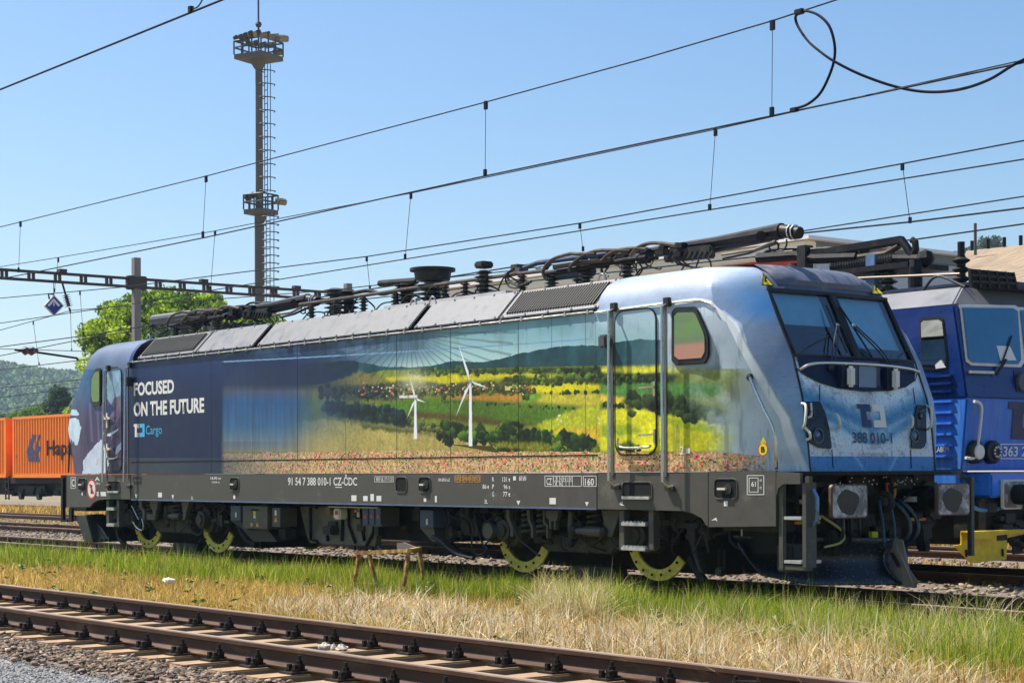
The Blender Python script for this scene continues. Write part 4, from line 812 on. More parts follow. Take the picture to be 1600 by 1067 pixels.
# ---------------- wheels and bogies
WX = [-6.48, -4.02, 3.97, 6.50]
def wheel_meshes():
    tyre = MB().lathe((0, 0, 0), (0, .14, 0), [(0, .50), (0, .585), (.01, .605), (.10, .62), (.105, .65), (.135, .65), (.135, .50)], 40).mesh('wheel', M_wheel, True)
    disc = MB().lathe((0, -.02, 0), (0, .12, 0), [(0, .0), (0, .17), (.02, .18), (.05, .2), (.06, .40), (.07, .52), (.10, .52)], 32).mesh('wheel_disc', pmat('dusty_wheel_disc', (.12, .10, .075), .7, var=.3, stretch=(6, 1, 1)), True)
    return tyre, disc
TY, DI = wheel_meshes()
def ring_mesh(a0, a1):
    # lower arc with bolt holes; the upper ring's shadow is cut into its shape
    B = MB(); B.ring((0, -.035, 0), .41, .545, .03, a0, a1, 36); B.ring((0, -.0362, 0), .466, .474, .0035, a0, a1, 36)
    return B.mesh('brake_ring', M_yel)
for i, x in enumerate(WX):
    w = inst('wheel', TY, (x, -.86, .625), loco); inst('wheel_disc', DI, (x, -.86, .625), w)
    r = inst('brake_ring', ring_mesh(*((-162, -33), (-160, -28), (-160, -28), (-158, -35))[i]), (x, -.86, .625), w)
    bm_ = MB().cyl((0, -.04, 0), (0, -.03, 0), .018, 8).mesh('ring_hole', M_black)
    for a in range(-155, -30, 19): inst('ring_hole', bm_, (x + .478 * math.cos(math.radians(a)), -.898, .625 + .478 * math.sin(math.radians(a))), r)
    w2 = inst('wheel', TY, (x, .86, .625), loco, rot=(0, 0, math.pi))
    MB().cyl((x, -.8, .625), (x, .8, .625), .09, 12).build('axle', M_dark, loco)
def ringd(u, v, y, r, name='axle_box', m=None):
    p = SP(u, v, y); o = MB().lathe((p.x, y + .12, p.z), (p.x, y - .06, p.z), [(0, r * 1.25), (.08, r * 1.2), (.09, r), (.16, r * .95), (.17, r * .6), (.19, r * .55)], 16).build(name, m or M_dark2, loco, smooth=True); return o
for xc, s in ((5.23, 1), (-5.25, 1)):
    F = MB().prism([(xc - 1.75, -1.05, .86), (xc - .95, -1.05, .92), (xc - .5, -1.05, .62), (xc + .5, -1.05, .62), (xc + .95, -1.05, .92), (xc + 1.75, -1.05, .86), (xc + 1.75, -1.05, .68), (xc + 1.05, -1.05, .70), (xc + .6, -1.05, .38), (xc - .6, -1.05, .38), (xc - 1.05, -1.05, .70), (xc - 1.75, -1.05, .68)], (0, .14, 0)).build('bogie_frame', M_gear, loco, bevel=.02)
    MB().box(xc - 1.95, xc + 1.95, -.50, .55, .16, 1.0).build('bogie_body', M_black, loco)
    MB().box(xc - .42, xc + .42, -.86, -.6, .07, .20).build('magnetic_brake', M_dark2, F, bevel=.02)
    for dx in (-1.27, 1.27):
        o = MB().lathe((xc + dx, -.92, .625), (xc + dx, -1.28, .625), [(0, .22), (.18, .21), (.2, .15), (.32, .14), (.33, .09), (.36, .085)], 18).build('axle_box', M_gear, loco, smooth=True)
        MB().prism([(xc + dx - .3, -1.0, .62), (xc + dx + .3, -1.0, .62), (xc + dx + .22, -1.0, .86), (xc + dx - .22, -1.0, .86)], (0, .2, 0)).build('axle_box_yoke', M_gear, loco, bevel=.02)
    for dx in (-.78, -.48, .48, .78):   # coil springs
        pts = [(xc + dx + .085 * math.cos(a), -1.19 + .095 * math.sin(a), .58 + .34 * a / 31) for a in np.linspace(0, 31, 80)]
        MB().tube(pts, .020, 6).build('coil_spring', M_gear, loco, smooth=True)
    for dx in (-1.0, 1.0): MB().box(xc + dx - .4, xc + dx + .4, -.99, -.93, .62 + .10, 1.2).build('wheel_shade_plate', M_black, loco)  # black plates added to darken the upper wheels where shadow falls
    for dx in (-1.27, 1.27): MB().prism([(xc + dx - .62, -.96, .80), (xc + dx + .62, -.96, .72), (xc + dx + .62, -.96, 1.25), (xc + dx - .62, -.96, 1.25)], (0, .02, 0)).build('wheel_shade_plate', M_black, loco)
# dampers, hangers and links between skirt and bogie
def damper(u0, v0, u1, v1, y, r):
    a = SP(u0, v0, y); b = SP(u1, v1, y); d = (b - a); o = MB().cyl(a, a + d * .62, r, 12).cyl(a + d * .55, b, r * .65, 10).build('damper', M_skirt, loco, smooth=True)
    MB().sphere(a, r * 1.2, 8).sphere(b, r * 1.3, 8).build('damper_eye', M_dark2, o, smooth=True)
damper(944, 831, 897, 829, -1.3, .062); damper(893, 798, 892, 848, -1.2, .045); damper(283, 806, 262, 806, -1.25, .06); damper(259, 790, 262, 820, -1.15, .035); damper(778, 800, 780, 822, -1.1, .05)
pplate('damper_bracket', [(939, 796), (969, 796), (962, 822), (956, 838), (947, 838), (943, 815)], -1.3, .08, M_skirt, bevel=.006)
pplate('damper_bracket', [(282, 783), (296, 783), (291, 800), (289, 812), (285, 812), (286, 800)], -1.3, .08, M_skirt, bevel=.006)
def hanger(px, y=-1.3): pplate('hanger', px, y, .06, M_skirt, bevel=.004)
for px in ([(790, 796), (796, 796), (796, 809), (802, 824), (802, 838), (797, 838), (797, 826), (791, 810)], [(822, 796), (827, 796), (828, 812), (833, 822), (833, 840), (829, 840), (829, 824), (824, 813)], [(848, 797), (851, 797), (851, 815), (856, 820), (856, 841), (853, 841), (853, 822), (848, 817)], [(852, 797), (873, 797), (870, 812), (868, 814), (868, 826), (865, 828), (865, 814), (861, 814), (861, 826), (858, 826), (857, 812), (853, 808)],
    [(217, 781), (221, 781), (222, 792), (226, 797), (226, 814), (222, 814), (222, 799), (217, 793)], [(233, 781), (247, 781), (245, 796), (243, 798), (243, 806), (239, 808), (238, 797), (235, 793)], [(229, 803), (242, 803), (242, 812), (229, 812)]): hanger(px)
pbox('bracket_plate', 834, 822, 858, 836, -1.2, .05, M_dark2); pbox('bracket_plate', 1046, 798, 1090, 812, -1.1, .3, M_dark2, bevel=.02)
pplate('sand_pipe', [(1070, 823), (1087, 823), (1086, 850), (1090, 870), (1099, 897), (1090, 893), (1080, 862), (1074, 838)], -1.15, .1, M_dark2, bevel=.012)
pbox('sand_hopper', 1062, 817, 1091, 825, -1.2, .3, M_dark2, bevel=.01); pbox('lifting_strap', 1121, 858, 1123, 893, -1.2, .04, M_dark2); pbox('lifting_strap', 1129, 858, 1131, 893, -1.2, .04, M_dark2)
p = SP(1124, 893, -1.2); MB().cyl((p.x, -1.22, p.z), (p.x, -1.14, p.z), .05, 12).build('guard_foot', M_dark2, loco)
MB().box(8.0, 8.9, -1.35, -1.1, .72, .88).build('sand_box', M_dark2, loco, bevel=.02); pbox('cream_rod', 1157, 826, 1159, 838, -1.36, .02, M_cream)
ringd(766, 828, -1.15, .14); ringd(200, 812, -1.15, .12); ringd(297, 814, -1.15, .12, m=M_dark2); ringd(989, 838, -1.15, .10)
p = SP(762, 829, -1.36); MB().cyl((p.x, -1.36, p.z), (p.x, -1.28, p.z), .10, 16).build('speed_sensor_cap', M_skirt, loco)
# curved mud guards
for px in ([(183, 823), (187, 840), (196, 852), (208, 860), (216, 862)], [(372, 815), (378, 832), (388, 845), (400, 852)], [(700, 830), (704, 850), (716, 862), (728, 866)], [(1079, 870), (1086, 886), (1094, 898), (1100, 906)]):
    ptube('guard_pipe', px, -1.05, .05, M_dark)
# hoses and cables
for px, r, m in (([(719, 798), (726, 806), (737, 815), (739, 830), (737, 845), (738, 857), (745, 866), (754, 865), (762, 857)], .013, M_dark2), ([(741, 797), (743, 815), (748, 832), (753, 846), (757, 854), (761, 855)], .012, M_dark2), ([(756, 852), (765, 843), (768, 833)], .012, M_dark2), ([(676, 838), (690, 846), (700, 856), (718, 866), (740, 872)], .03, M_dark2), ([(700, 795), (702, 815), (697, 830), (704, 848)], .01, M_dark2),
    ([(208, 815), (214, 824), (222, 828), (224, 820), (222, 810)], .014, M_steel), ([(296, 818), (302, 832), (312, 835), (318, 824), (320, 812)], .012, M_dark2), ([(206, 790), (212, 802), (217, 812)], .01, M_steel), ([(334, 793), (337, 808), (342, 818), (338, 832)], .012, M_dark2), ([(953, 842), (962, 854), (973, 859), (982, 856)], .014, M_dark2), ([(1095, 815), (1098, 828), (1104, 840), (1107, 862)], .012, M_dark2), ([(803, 812), (808, 838), (828, 856), (842, 868)], .012, M_dark2), ([(592, 853), (600, 861), (620, 863)], .03, M_dark2)):
    pcurve('underfloor_hose', px, -1.32, r, m)
rr = random.Random(11); B = MB(); BT = MB()
for k in range(150):
    x = rr.choice([rr.uniform(-7.4, -3.2), rr.uniform(2.6, 8.3), rr.uniform(-7.4, 8.3)]); z = rr.uniform(.55, .92); w = rr.uniform(.02, .12); h = rr.uniform(.02, .1); y = rr.uniform(-1.2, -1.0)
    B.box(x - w, x + w, y, y + .1, z - h, z + h)
for k in range(70):
    x = rr.choice([rr.uniform(-7.4, -3.2), rr.uniform(2.6, 8.3)]); p = [(x, -1.15, rr.uniform(.75, .92))]
    for q in range(3): p.append((p[-1][0] + rr.uniform(-.25, .25), rr.uniform(-1.25, -1.0), max(.4, p[-1][2] + rr.uniform(-.25, .08))))
    BT.tube(curve(p, 3), rr.uniform(.007, .02), 5)
B.build('bogie_fittings', M_dark2, loco, bevel=.008, kind='stuff'); BT.build('bogie_pipework', M_dark2, loco, smooth=True, kind='stuff')
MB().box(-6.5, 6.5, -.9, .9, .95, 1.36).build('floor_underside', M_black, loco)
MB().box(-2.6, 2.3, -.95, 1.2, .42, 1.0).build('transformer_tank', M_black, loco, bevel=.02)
# middle equipment
bx = pbox('equipment_box', 360, 790, 376, 813, -1.36, .3, M_bluegrey); pbox('latch', 367, 800, 369.5, 808, -1.375, .02, M_cream, bx)
pplate('equipment_box', [(360, 813), (376, 813), (388, 827), (380, 827)], -1.3, .3, M_dark2)
bx = pbox('equipment_box', 379, 790.5, 418, 826, -1.38, .4, M_skirt); pplate('box_underside', [(379, 827), (418, 827), (433, 846), (396, 846)], -1.3, .3, M_dark2); pbox('box_handle', 391, 795, 402, 797.5, -1.40, .02, M_black, bx)
for u, v, m in ((397.5, 801, M_yelsign), (397.5, 807, M_cream), (393, 819, M_orangep), (402, 820, M_orangep)): pbox('small_label', u - 1.6, v - 2.6, u + 1.6, v + 2.6, -1.3825, .002, m, bx, bevel=0)
bx = pbox('equipment_box', 425, 793, 438, 823, -1.36, .3, M_skirt); pplate('warning_triangle', [(428, 815), (433.5, 815), (430.7, 806)], -1.363, .002, M_orangep, bx); pbox('small_label', 429, 797, 432, 805, -1.3625, .002, M_white, bx, bevel=0)
pbox('equipment_box', 434, 826, 446, 842, -1.2, .2, M_dark2); 
tp = pplate('tank_side_panel', [(468, 791), (597, 793), (586, 853), (483, 848), (478, 835)], -1.05, .1, pmat('dusty_tank_panel', (.14, .125, .10), .6, var=.25, col2=(.07, .065, .055), mix=.3, mscale=1.6), bevel=.01)
for px in ([(485, 792), (485, 843), (494, 845), (497, 849)], [(545, 793), (545, 820), (552, 840), (555, 848)], [(584, 822), (583, 832), (572, 853)], [(566, 800), (566, 825), (569, 845)], [(535, 800), (535, 820), (534, 845)], [(511, 836), (512, 845)]): ptube('tank_pipe', px, -1.07, .022, M_black, tp)
pbox('brown_label_plate', 508, 791, 516, 804, -1.15, .08, pmat('ochre_box', (.25, .17, .06), .6)); e = pbox('emergency_switch', 520, 794, 530.5, 811, -1.25, .15, M_white, bevel=.02); pbox('red_sign', 523, 798, 528, 804, -1.253, .002, M_red, e, bevel=0)
pbox('small_box', 503, 821, 517, 835, -1.2, .15, M_dark2, bevel=.02); e = pbox('valve_group', 548, 795, 556, 810, -1.2, .1, M_dark2); pbox('valve_knob', 553, 796, 557, 800, -1.25, .04, M_orangep, e); pbox('valve_tag', 557, 793, 561, 808, -1.2, .02, M_cream, e)
e = pbox('socket_cabinet', 566, 792, 597, 822, -1.36, .3, M_skirt)
for u in (570.5, 580.5, 590.5): q = pbox('socket_lid', u - 4.3, 794, u + 4.3, 819, -1.385, .025, M_bluegrey, e); pbox('red_sign', u - 1.6, 804, u + 1.6, 809.5, -1.388, .002, M_red, q, bevel=0)
pbox('cable_tray', 512, 791.5, 590, 793, -1.40, .05, M_cream)
e = pbox('equipment_box', 656, 797, 677, 824, -1.36, .35, M_bluegrey); pbox('latch', 665, 810, 668, 820, -1.38, .02, M_cream, e); pplate('box_underside', [(656, 824), (677, 824), (683, 846), (676, 846)], -1.3, .3, M_skirt)
for u, v in ((495, 793), (495, 793)): pplate('warning_triangle', [(u - 3, v + 1.5), (u + 2, v + 1.5), (u - .5, v - 3)], -1.06, .002, M_yelsign)
# the far wheel that shows between tank and rail
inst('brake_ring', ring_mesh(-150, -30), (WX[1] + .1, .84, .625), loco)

# ------------------------------------------------------------------ roof gear
def insulator(p0, h, r=.06, n=6, name='insulator', m=None, parent=None):
    prof = [(0, r * .5)]
    for i in range(n): t = h * (i + .15) / n; prof += [(t, r * .5), (t + h / n * .3, r), (t + h / n * .42, r), (t + h / n * .7, r * .5)]
    prof.append((h, r * .5)); return MB().lathe(p0, (p0[0], p0[1], p0[2] + h), prof, 14).build(name, m or M_insul, parent or loco, smooth=True)
yb = -.55
B = MB(); pts = [SP(u, v, yb) for u, v in ((468, 476), (500, 471.5), (580, 460), (640, 451), (720, 440), (800, 429), (851, 423))]; B.tube(pts, .026, 8); B.build('roof_busbar', M_copper, loco, smooth=True)
for u, v in ((487, 474), (524, 468), (568, 462), (618, 455), (695, 444), (727, 439), (816, 427)): p = SP(u, v, yb); insulator((p.x, yb, 3.645), p.z - 3.645 - .02, .07, 7)
p = SP(756, 425, yb); insulator((p.x, yb, 3.645), p.z - 3.645 + .02, .13, 8); MB().box(p.x - .1, p.x + .1, yb - .1, yb + .1, p.z + .05, p.z + .14).build('arrester_cap', M_dark2, loco, bevel=.02)
p = SP(676, 436, -.35); t = insulator((p.x, -.35, 3.645), p.z - 3.645, .24, 8, 'roof_transformer'); MB().lathe((p.x, -.35, p.z - .02), (p.x, -.35, p.z + .25), [(0, .25), (.12, .27), (.13, .33), (.17, .33), (.18, .1)], 24).build('transformer_cap', M_dark2, t, smooth=True)
p = SP(636, 443, -.35); insulator((p.x, -.35, 3.645), p.z - 3.645, .2, 7, 'circuit_breaker'); MB().tube([(p.x - .7, -.35, p.z + .06), (p.x + .25, -.35, p.z + .02)], .05, 8).build('breaker_head', M_dark2, loco, smooth=True)
p = SP(545, 463, -.2); insulator((p.x, -.2, 3.645), .55, .16, 7, 'surge_arrester', M_dark2); p = SP(524, 462, -.2); insulator((p.x, -.2, 3.645), .6, .18, 9, 'surge_arrester', M_roofgrey)
p = SP(600, 470, -.4); MB().tube(curve([(p.x - .8, -.4, 4.1), (p.x - .4, -.4, 4.1), (p.x, -.4, 4.02), (p.x + .5, -.4, 4.08)]), .03, 8).build('roof_cable', M_dark, loco, smooth=True)
for i in range(9):
    u = 470 + i * 38; p = SP(u, 470, -.7); x = p.x; MB().tube(curve([(x, -.7, 3.72), (x + .1, -.6, 3.85 + .07 * (i % 3)), (x + .35, -.5, 3.84), (x + .55, -.65, 3.70)]), .012, 6).build('roof_cable', M_dark, loco, smooth=True)
MB().box(SP(700, 460, 0).x, SP(760, 460, 0).x, .1, .8, 3.645, 3.95).build('roof_box', M_roofgrey, loco, bevel=.03); MB().box(-5.6, -4.9, -.3, .6, 3.645, 3.95).build('roof_box', M_roofgrey, loco, bevel=.04)
MB().box(SP(600, 480, -1.0).x, SP(790, 440, -1.0).x, -1.0, -.9, 3.645, 3.74).build('roof_walkway', pmat('pale_walkway', (.65, .6, .58), .6), loco)
def pantograph(dx, dy=0, parent=None, ins=True):
    S = lambda u, v, y: SP(u, v, y) + Vector((dx, dy, 0)); root = MB()
    for y in (-.85, .1): root.tube([S(850, 428, y), S(905, 420, y), S(985, 405, y), S(1010, 402, y)], .032, 8)
    root.tube([S(855, 428, -.85), S(840, 420, .1)], .032, 8); root.tube([S(905, 420, -.85), S(895, 415, .1)], .05, 8); root.tube([S(1000, 404, -.85), S(985, 400, .1)], .05, 8)
    root = root.build('pantograph', M_panto, parent or loco, smooth=True)
    for a in ([(850, 432), (849, 422), (862, 406), (889, 397), (905, 397), (930, 396)], [(890, 424), (892, 415), (912, 399), (932, 392), (955, 391), (985, 391)], [(940, 408), (950, 398), (965, 391), (990, 388), (1010, 389)], [(985, 400), (995, 388), (1010, 381), (1030, 380), (1056, 383)]):
        MB().tube(curve([S(u, v, -.95) for u, v in a], 4), .022, 8).build('horn', M_copper, root, smooth=True)
        MB().tube(curve([S(u + 4, v, .35) for u, v in a[1:]], 4), .02, 8).build('horn', M_panto, root, smooth=True)
    MB().tube([S(866, 418, -.9), S(905, 411, -.9), S(955, 406, -.9)], .03, 8).build('lower_rod', M_copper, root, smooth=True)
    MB().tube([S(790, 430, -.3), S(840, 411, -.3), S(950, 396, -.3)], .035, 8).build('raising_cylinder', M_bluegrey, root, smooth=True)
    MB().tube([S(855, 431, -.7), S(880, 428, -.7), S(925, 423, -.7)], .075, 10).build('raising_cylinder', M_bluegrey, root, smooth=True)
    o = MB().tube([S(1012, 393, -.35), S(1120, 378, -.35), S(1222, 361, -.35)], [.045, .065, .095], 10).build('upper_arm', M_panto, root, smooth=True)
    MB().tube([S(1218, 361, -.35), S(1250, 364, -.35)], [.08, .07], 12).build('knee_joint', M_panto, o, smooth=True); MB().cyl(S(1189, 369, -.5), S(1189, 369, -.2), .06, 10).build('arm_bush', M_panto, o)
    MB().tube([S(1100, 392, -.35), S(1215, 369, -.35)], .05, 8).build('coupling_rod', M_panto, root, smooth=True)
    MB().tube([S(1128, 398, -.5), S(1180, 390, -.5), S(1212, 377, -.5)], .018, 6).build('control_rod', M_copper, root, smooth=True); MB().tube([S(1130, 404, -.2), S(1170, 395, -.2), S(1212, 380, -.2)], .02, 6).build('control_rod', M_panto, root, smooth=True)
    MB().bar(S(1040, 400, -.45), S(1115, 393, -.45), .10, .16).build('spring_box', M_dark2, root, bevel=.02)
    B = MB()
    for k in range(9): u = 1042 + k * 8; B.bar(S(u, 404, -.51), S(u + 7, 392, -.51), .018, .018)
    B.build('spring_box_ribs', M_dark2, root)
    for pts in ([(1205, 382), (1202, 388), (1210, 392), (1216, 387), (1214, 378)], [(1217, 380), (1217, 390), (1224, 391), (1229, 383), (1229, 374)]): MB().tube(curve([S(u, v, -.4) for u, v in pts], 4), .010, 6).build('loop_cable', M_panto, root, smooth=True)
    for u in (1236, 1242): MB().ring(S(u, 363, -.35), .078, .09, .015, axis='x', n=12).build('joint_ring', M_steel, root)
    r2 = random.Random(5); B = MB(); BT = MB()
    for k in range(60):
        u = r2.uniform(905, 1075); y = r2.uniform(-.9, .2); v = 416 - .13 * (u - 905) + r2.uniform(-12, 4); p = S(u, v, y); w = r2.uniform(.02, .09); B.box(p.x - w, p.x + w, p.y - .05, p.y + .05, p.z - w * .5, p.z + w * .5)
        if k % 2: q = [p]; [q.append(q[-1] + Vector((r2.uniform(-.15, .25), r2.uniform(-.1, .1), r2.uniform(-.12, .02)))) for _ in range(3)]; BT.tube(curve(q, 3), .012, 5)
    B.build('base_fittings', M_panto, root, bevel=.01, kind='stuff'); BT.build('base_cabling', M_dark2, root, smooth=True, kind='stuff')
    if ins:
        for u, v, y in ((862, 430, -.75), (980, 410, -.75), (916, 420, -.75), (905, 414, .1)): p = S(u, v, y); insulator((p.x, p.y, 3.645), max(.2, p.z - 3.645), .10, 6)
    MB().tube(curve([S(830, 440, -.6), S(812, 446, -.6), S(797, 440, -.6), S(793, 428, -.6), S(803, 420, -.6)], 5), .018, 6).build('loop_cable', M_panto, root, smooth=True); MB().tube(curve([S(826, 444, -.6), S(806, 450, -.6), S(794, 446, -.6), S(790, 432, -.6), S(799, 422, -.6)], 5), .014, 6).build('loop_cable', M_panto, root, smooth=True)
    return root
pantograph(0)
DXP = SP(262, 511, -.95).x - SP(850, 432, -.95).x
pantograph(DXP)
pbox('terminal_box', 797, 413, 808, 428, -.4, .2, M_copper); pbox('terminal_box', 804, 418, 812, 428, -.5, .1, M_roofgrey)
o = MB().tube([SP(240, 500, -.7), SP(300, 492, -.7)], .085, 10).build('raising_cylinder', M_roofgrey, loco, smooth=True)
loco['label'] = 'electric locomotive printed all over with a landscape of wind turbines, yellow fields and flowers'
# ------------------------------------------------------------------ ground, ballast and tracks
M_ground = pmat('dry_soil', (.20, .15, .08), .95, var=.35, scale=3, col2=(.12, .11, .06), mix=.4, mscale=1.2, bump=.5, bscale=25)
M_ballast = pmat('brown_ballast', (.14, .10, .07), .95, var=.5, scale=30, col2=(.28, .24, .20), mix=.4, mscale=26, bump=1.0, bscale=45)
M_darkbal = pmat('oily_ballast', (.030, .023, .018), .9, var=.5, scale=30, col2=(.07, .05, .035), mix=.35, mscale=20, bump=1.0, bscale=50)
M_gravel = pmat('grey_gravel', (.20, .20, .20), .9, var=.5, scale=60, col2=(.42, .36, .28), mix=.3, mscale=1.6, bump=.8, bscale=90)
G = MB(); G.add([(-1390, -1390, -.34), (1390, -1390, -.34), (1390, 1390, -.34), (-1390, 1390, -.34)], [(0, 1, 2, 3)]); G.build('ground', M_ground, kind='structure')
def bed(name, y0, y1, z, mat, x0=-160, x1=24, slope=.25):
    MB().add([(x0, y0 - slope, -.335), (x1, y0 - slope, -.335), (x1, y0, z), (x0, y0, z), (x1, y1, z), (x0, y1, z), (x1, y1 + slope, -.335), (x0, y1 + slope, -.335)], [(0, 1, 2, 3), (3, 2, 4, 5), (5, 4, 6, 7)]).build(name, mat, kind='structure')
bed('grass_bank', -6.3, -1.75, -.22, M_ground); bed('ballast_bed', -1.45, 1.35, -.165, M_darkbal); bed('ballast_between_tracks', 1.36, 26, -.13, M_ballast)
bed('oily_ballast_bed', -8.49, -6.45, -.225, M_darkbal, slope=.1); bed('brown_ballast_shoulder', -9.35, -8.60, -.175, M_ballast, slope=.1); bed('gravel_path', -15, -9.46, -.19, M_gravel, slope=.1)
M_rail = pmat('rusty_rail', (.085, .045, .028), .55, metal=0, spec=.2, var=.35, scale=9, col2=(.17, .095, .05), mix=.3, mscale=7, stretch=(.25, 1, 1))
M_head = pmat('worn_rail_head', (.42, .30, .20), .42, metal=.35, var=.25, scale=4, stretch=(.1, 1, 1))
M_sleep = pmat('dry_brown_sleeper', (.36, .23, .12), .85, var=.3, scale=3, col2=(.12, .08, .05), mix=.42, mscale=5, stretch=(1, .3, 1), bump=.3, bscale=25)
M_iron = pmat('greasy_iron', (.028, .021, .017), .45, metal=.4, var=.5, scale=20, col2=(.10, .06, .035), mix=.25, mscale=20)
def rail_obj(y, z, x0, x1, parent):
    P = [(-.07, -.159), (.07, -.159), (.07, -.149), (.018, -.132), (.009, -.118), (.009, -.048), (.036, -.038), (.036, -.008), (.026, 0), (-.026, 0), (-.036, -.008), (-.036, -.038), (-.009, -.048), (-.009, -.118), (-.018, -.132), (-.07, -.149)]
    B = MB(); B.prism([(x0, y + a, z + b) for a, b in P], (x1 - x0, 0, 0)); B.m = [0] * len(B.f)
    for k, f in enumerate(B.f):
        if k >= 2 and (k - 2) in (8,): B.m[k] = 1
    return B.build('rail', [M_rail, M_head], parent)
def fastener_mesh(far=False):
    B = MB(); B.box(-.09, .09, -.22, .22, 0, .016); return B.mesh('base_plate', M_iron)
FM = fastener_mesh()
FB = MB(); FB.cyl((0, 0, 0), (0, 0, .022), .03, 8).box(-.036, .036, -.026, .026, 0, .055).cyl((0, 0, .055), (0, 0, .082), .027, 6).cyl((0, 0, .082), (0, 0, .118), .014, 6); FBm = FB.mesh('clamp_bolt', M_iron)
FS_ = MB().cyl((0, 0, 0), (0, 0, .026), .03, 8).box(-.016, .016, -.016, .016, .02, .056).mesh('sleeper_screw', M_iron)
FK = MB().prism([(-.035, 0, 0), (.035, 0, 0), (.035, 0, .03), (-.035, 0, .03)], (0, .075, 0)).mesh('clamp', M_iron)
def track(name, label, yc, z, xs, x0, x1, detail, slm, half=1.3, sm=M_sleep, grp='railway tracks of the yard'):
    T_ = thing(name, label, 'railway track', (xs[0] if len(xs) else 0, yc, z), group=grp)
    for s in (-.7525, .7525): rail_obj(yc + s, z, x0, x1, T_)
    for x in xs:
        j = random.uniform(-.015, .015); s = inst('sleeper', slm, (x + j, yc + random.uniform(-.03, .03), z - .175), T_, rot=(0, 0, random.uniform(-.012, .012)))
        if not detail: continue
        for r in (-.7525, .7525):
            f = inst('base_plate', FM, (x + j, yc + r, z - .174), T_)
            for q in (-1, 1):
                if detail == 2 or q < 0:
                    inst('clamp_bolt', FBm, (x + j + .0, yc + r + q * .092, z - .16), f, rot=(0, 0, random.uniform(-.2, .2))); inst('clamp', FK, (x + j, yc + r + q * .105 - (.0375), z - .155), f)
                    inst('sleeper_screw', FS_, (x + j - .04, yc + r + q * .155, z - .16), f); inst('sleeper_screw', FS_, (x + j + .045, yc + r + q * .155, z - .16), f)
    return T_
SLB = MB().box(-.125, .125, -1.25, 1.25, -.14, 0); SLM = SLB.mesh('sleeper', M_sleep, bevel=.012)
xs = [5.545 + .6185 * k for k in range(-62, 15)]
track('railway_track', 'empty track in front with brown rails on sun bleached sleepers, beside the gravel path', -7.50, .036, [x for x in xs if x > -16], -150, 26, 2, SLM)
SL2 = MB().box(-.13, .13, -1.25, 1.25, -.16, 0).mesh('sleeper', pmat('dark_sleeper', (.07, .055, .04), .85, var=.35), bevel=.012)
track('railway_track', 'track on which the landscape printed locomotive stands', 0, 0, [x for x in xs if -30 < x < 22], -150, 24, 1, SL2)
track('railway_track', 'track behind the printed locomotive, under the dark blue locomotive', 4.9, 0, [x for x in xs if -50 < x < 22], -160, 24, 1, SL2)
track('railway_track', 'third track, empty, next beyond the track of the dark blue locomotive', 10.2, 0, [x for x in xs if -60 < x < 8], -170, 24, 0, SL2)
track('railway_track', 'farthest track, carrying the wagon with orange containers', 16.9, 0, [], -200, 10, 0, SL2)
# stones on the brown shoulder, gravel and ballast
def stones(name, n, xf, yf, zf, sf, mats, seed):
    r = np.random.default_rng(seed); t = (1 + 5 ** .5) / 2
    base = np.array([(-1, t, 0), (1, t, 0), (-1, -t, 0), (1, -t, 0), (0, -1, t), (0, 1, t), (0, -1, -t), (0, 1, -t), (t, 0, -1), (t, 0, 1), (-t, 0, -1), (-t, 0, 1)]) / 1.9
    fc = np.array([(0, 11, 5), (0, 5, 1), (0, 1, 7), (0, 7, 10), (0, 10, 11), (1, 5, 9), (5, 11, 4), (11, 10, 2), (10, 7, 6), (7, 1, 8), (3, 9, 4), (3, 4, 2), (3, 2, 6), (3, 6, 8), (3, 8, 9), (4, 9, 5), (2, 4, 11), (6, 2, 10), (8, 6, 7), (9, 8, 1)])
    x = xf(r, n); y = yf(r, n); s = sf(r, n, x); V = base[None] * r.uniform(.5, 1.4, (n, 12, 1)) ** 1.3 * (s[:, None, None] * r.uniform(.6, 1.3, (n, 1, 3))) 
    V[:, :, 2] *= .6; V += np.stack([x, y, zf(r, n, x, y)], 1)[:, None, :]
    F = fc[None] + (np.arange(n) * 12)[:, None, None]
    pal = np.array(mats); c = pal[r.integers(0, len(pal), n)] * r.uniform(.6, 1.35, (n, 1)); c = np.repeat(c, 12, 0)
    o = link(name, fast_mesh(name, V.reshape(-1, 3), F.reshape(-1, 3), M_stone, c), None, 'stuff'); return o
M_stone = pmat('loose_stones', (1, 1, 1), .9, var=.25, scale=30, attr='Col')
near = lambda a, b: (lambda r, n: b - (b - a) * r.random(n) ** 1.6)
brown = [(.16, .10, .06), (.24, .16, .10), (.10, .065, .045), (.30, .22, .15), (.06, .045, .035)]; grey = [(.24, .24, .25), (.36, .35, .33), (.15, .15, .16), (.45, .42, .36), (.30, .27, .22)]
tag(stones('brown_stones', 26000, near(-6, 16), lambda r, n: -8.98 + r.normal(0, .19, n), lambda r, n, x, y: -.172 + r.uniform(-.008, .018, n) - .03 * (y > -8.6), lambda r, n, x: .008 + .03 * r.random(n) ** 2, brown, 2), 'brown ballast stones heaped along the sleeper ends of the front track', 'stones')
tag(stones('path_gravel', 70000, near(4, 16.5), lambda r, n: r.uniform(-12.2, -9.25, n), lambda r, n, x, y: -.187 + r.uniform(-.004, .006, n), lambda r, n, x: .004 + .009 * r.random(n) ** 1.5, grey, 3), 'fine grey gravel of the path in the lower left corner', 'gravel')
tag(stones('dark_crib_stones', 6000, near(-8, 16), lambda r, n: r.uniform(-8.75, -6.3, n), lambda r, n, x, y: -.235 + r.uniform(-.01, .01, n), lambda r, n, x: r.uniform(.012, .035, n), [(.045, .035, .028), (.07, .05, .035), (.03, .025, .02)], 4), 'dark oily ballast stones between the sleepers of the front track', 'stones')
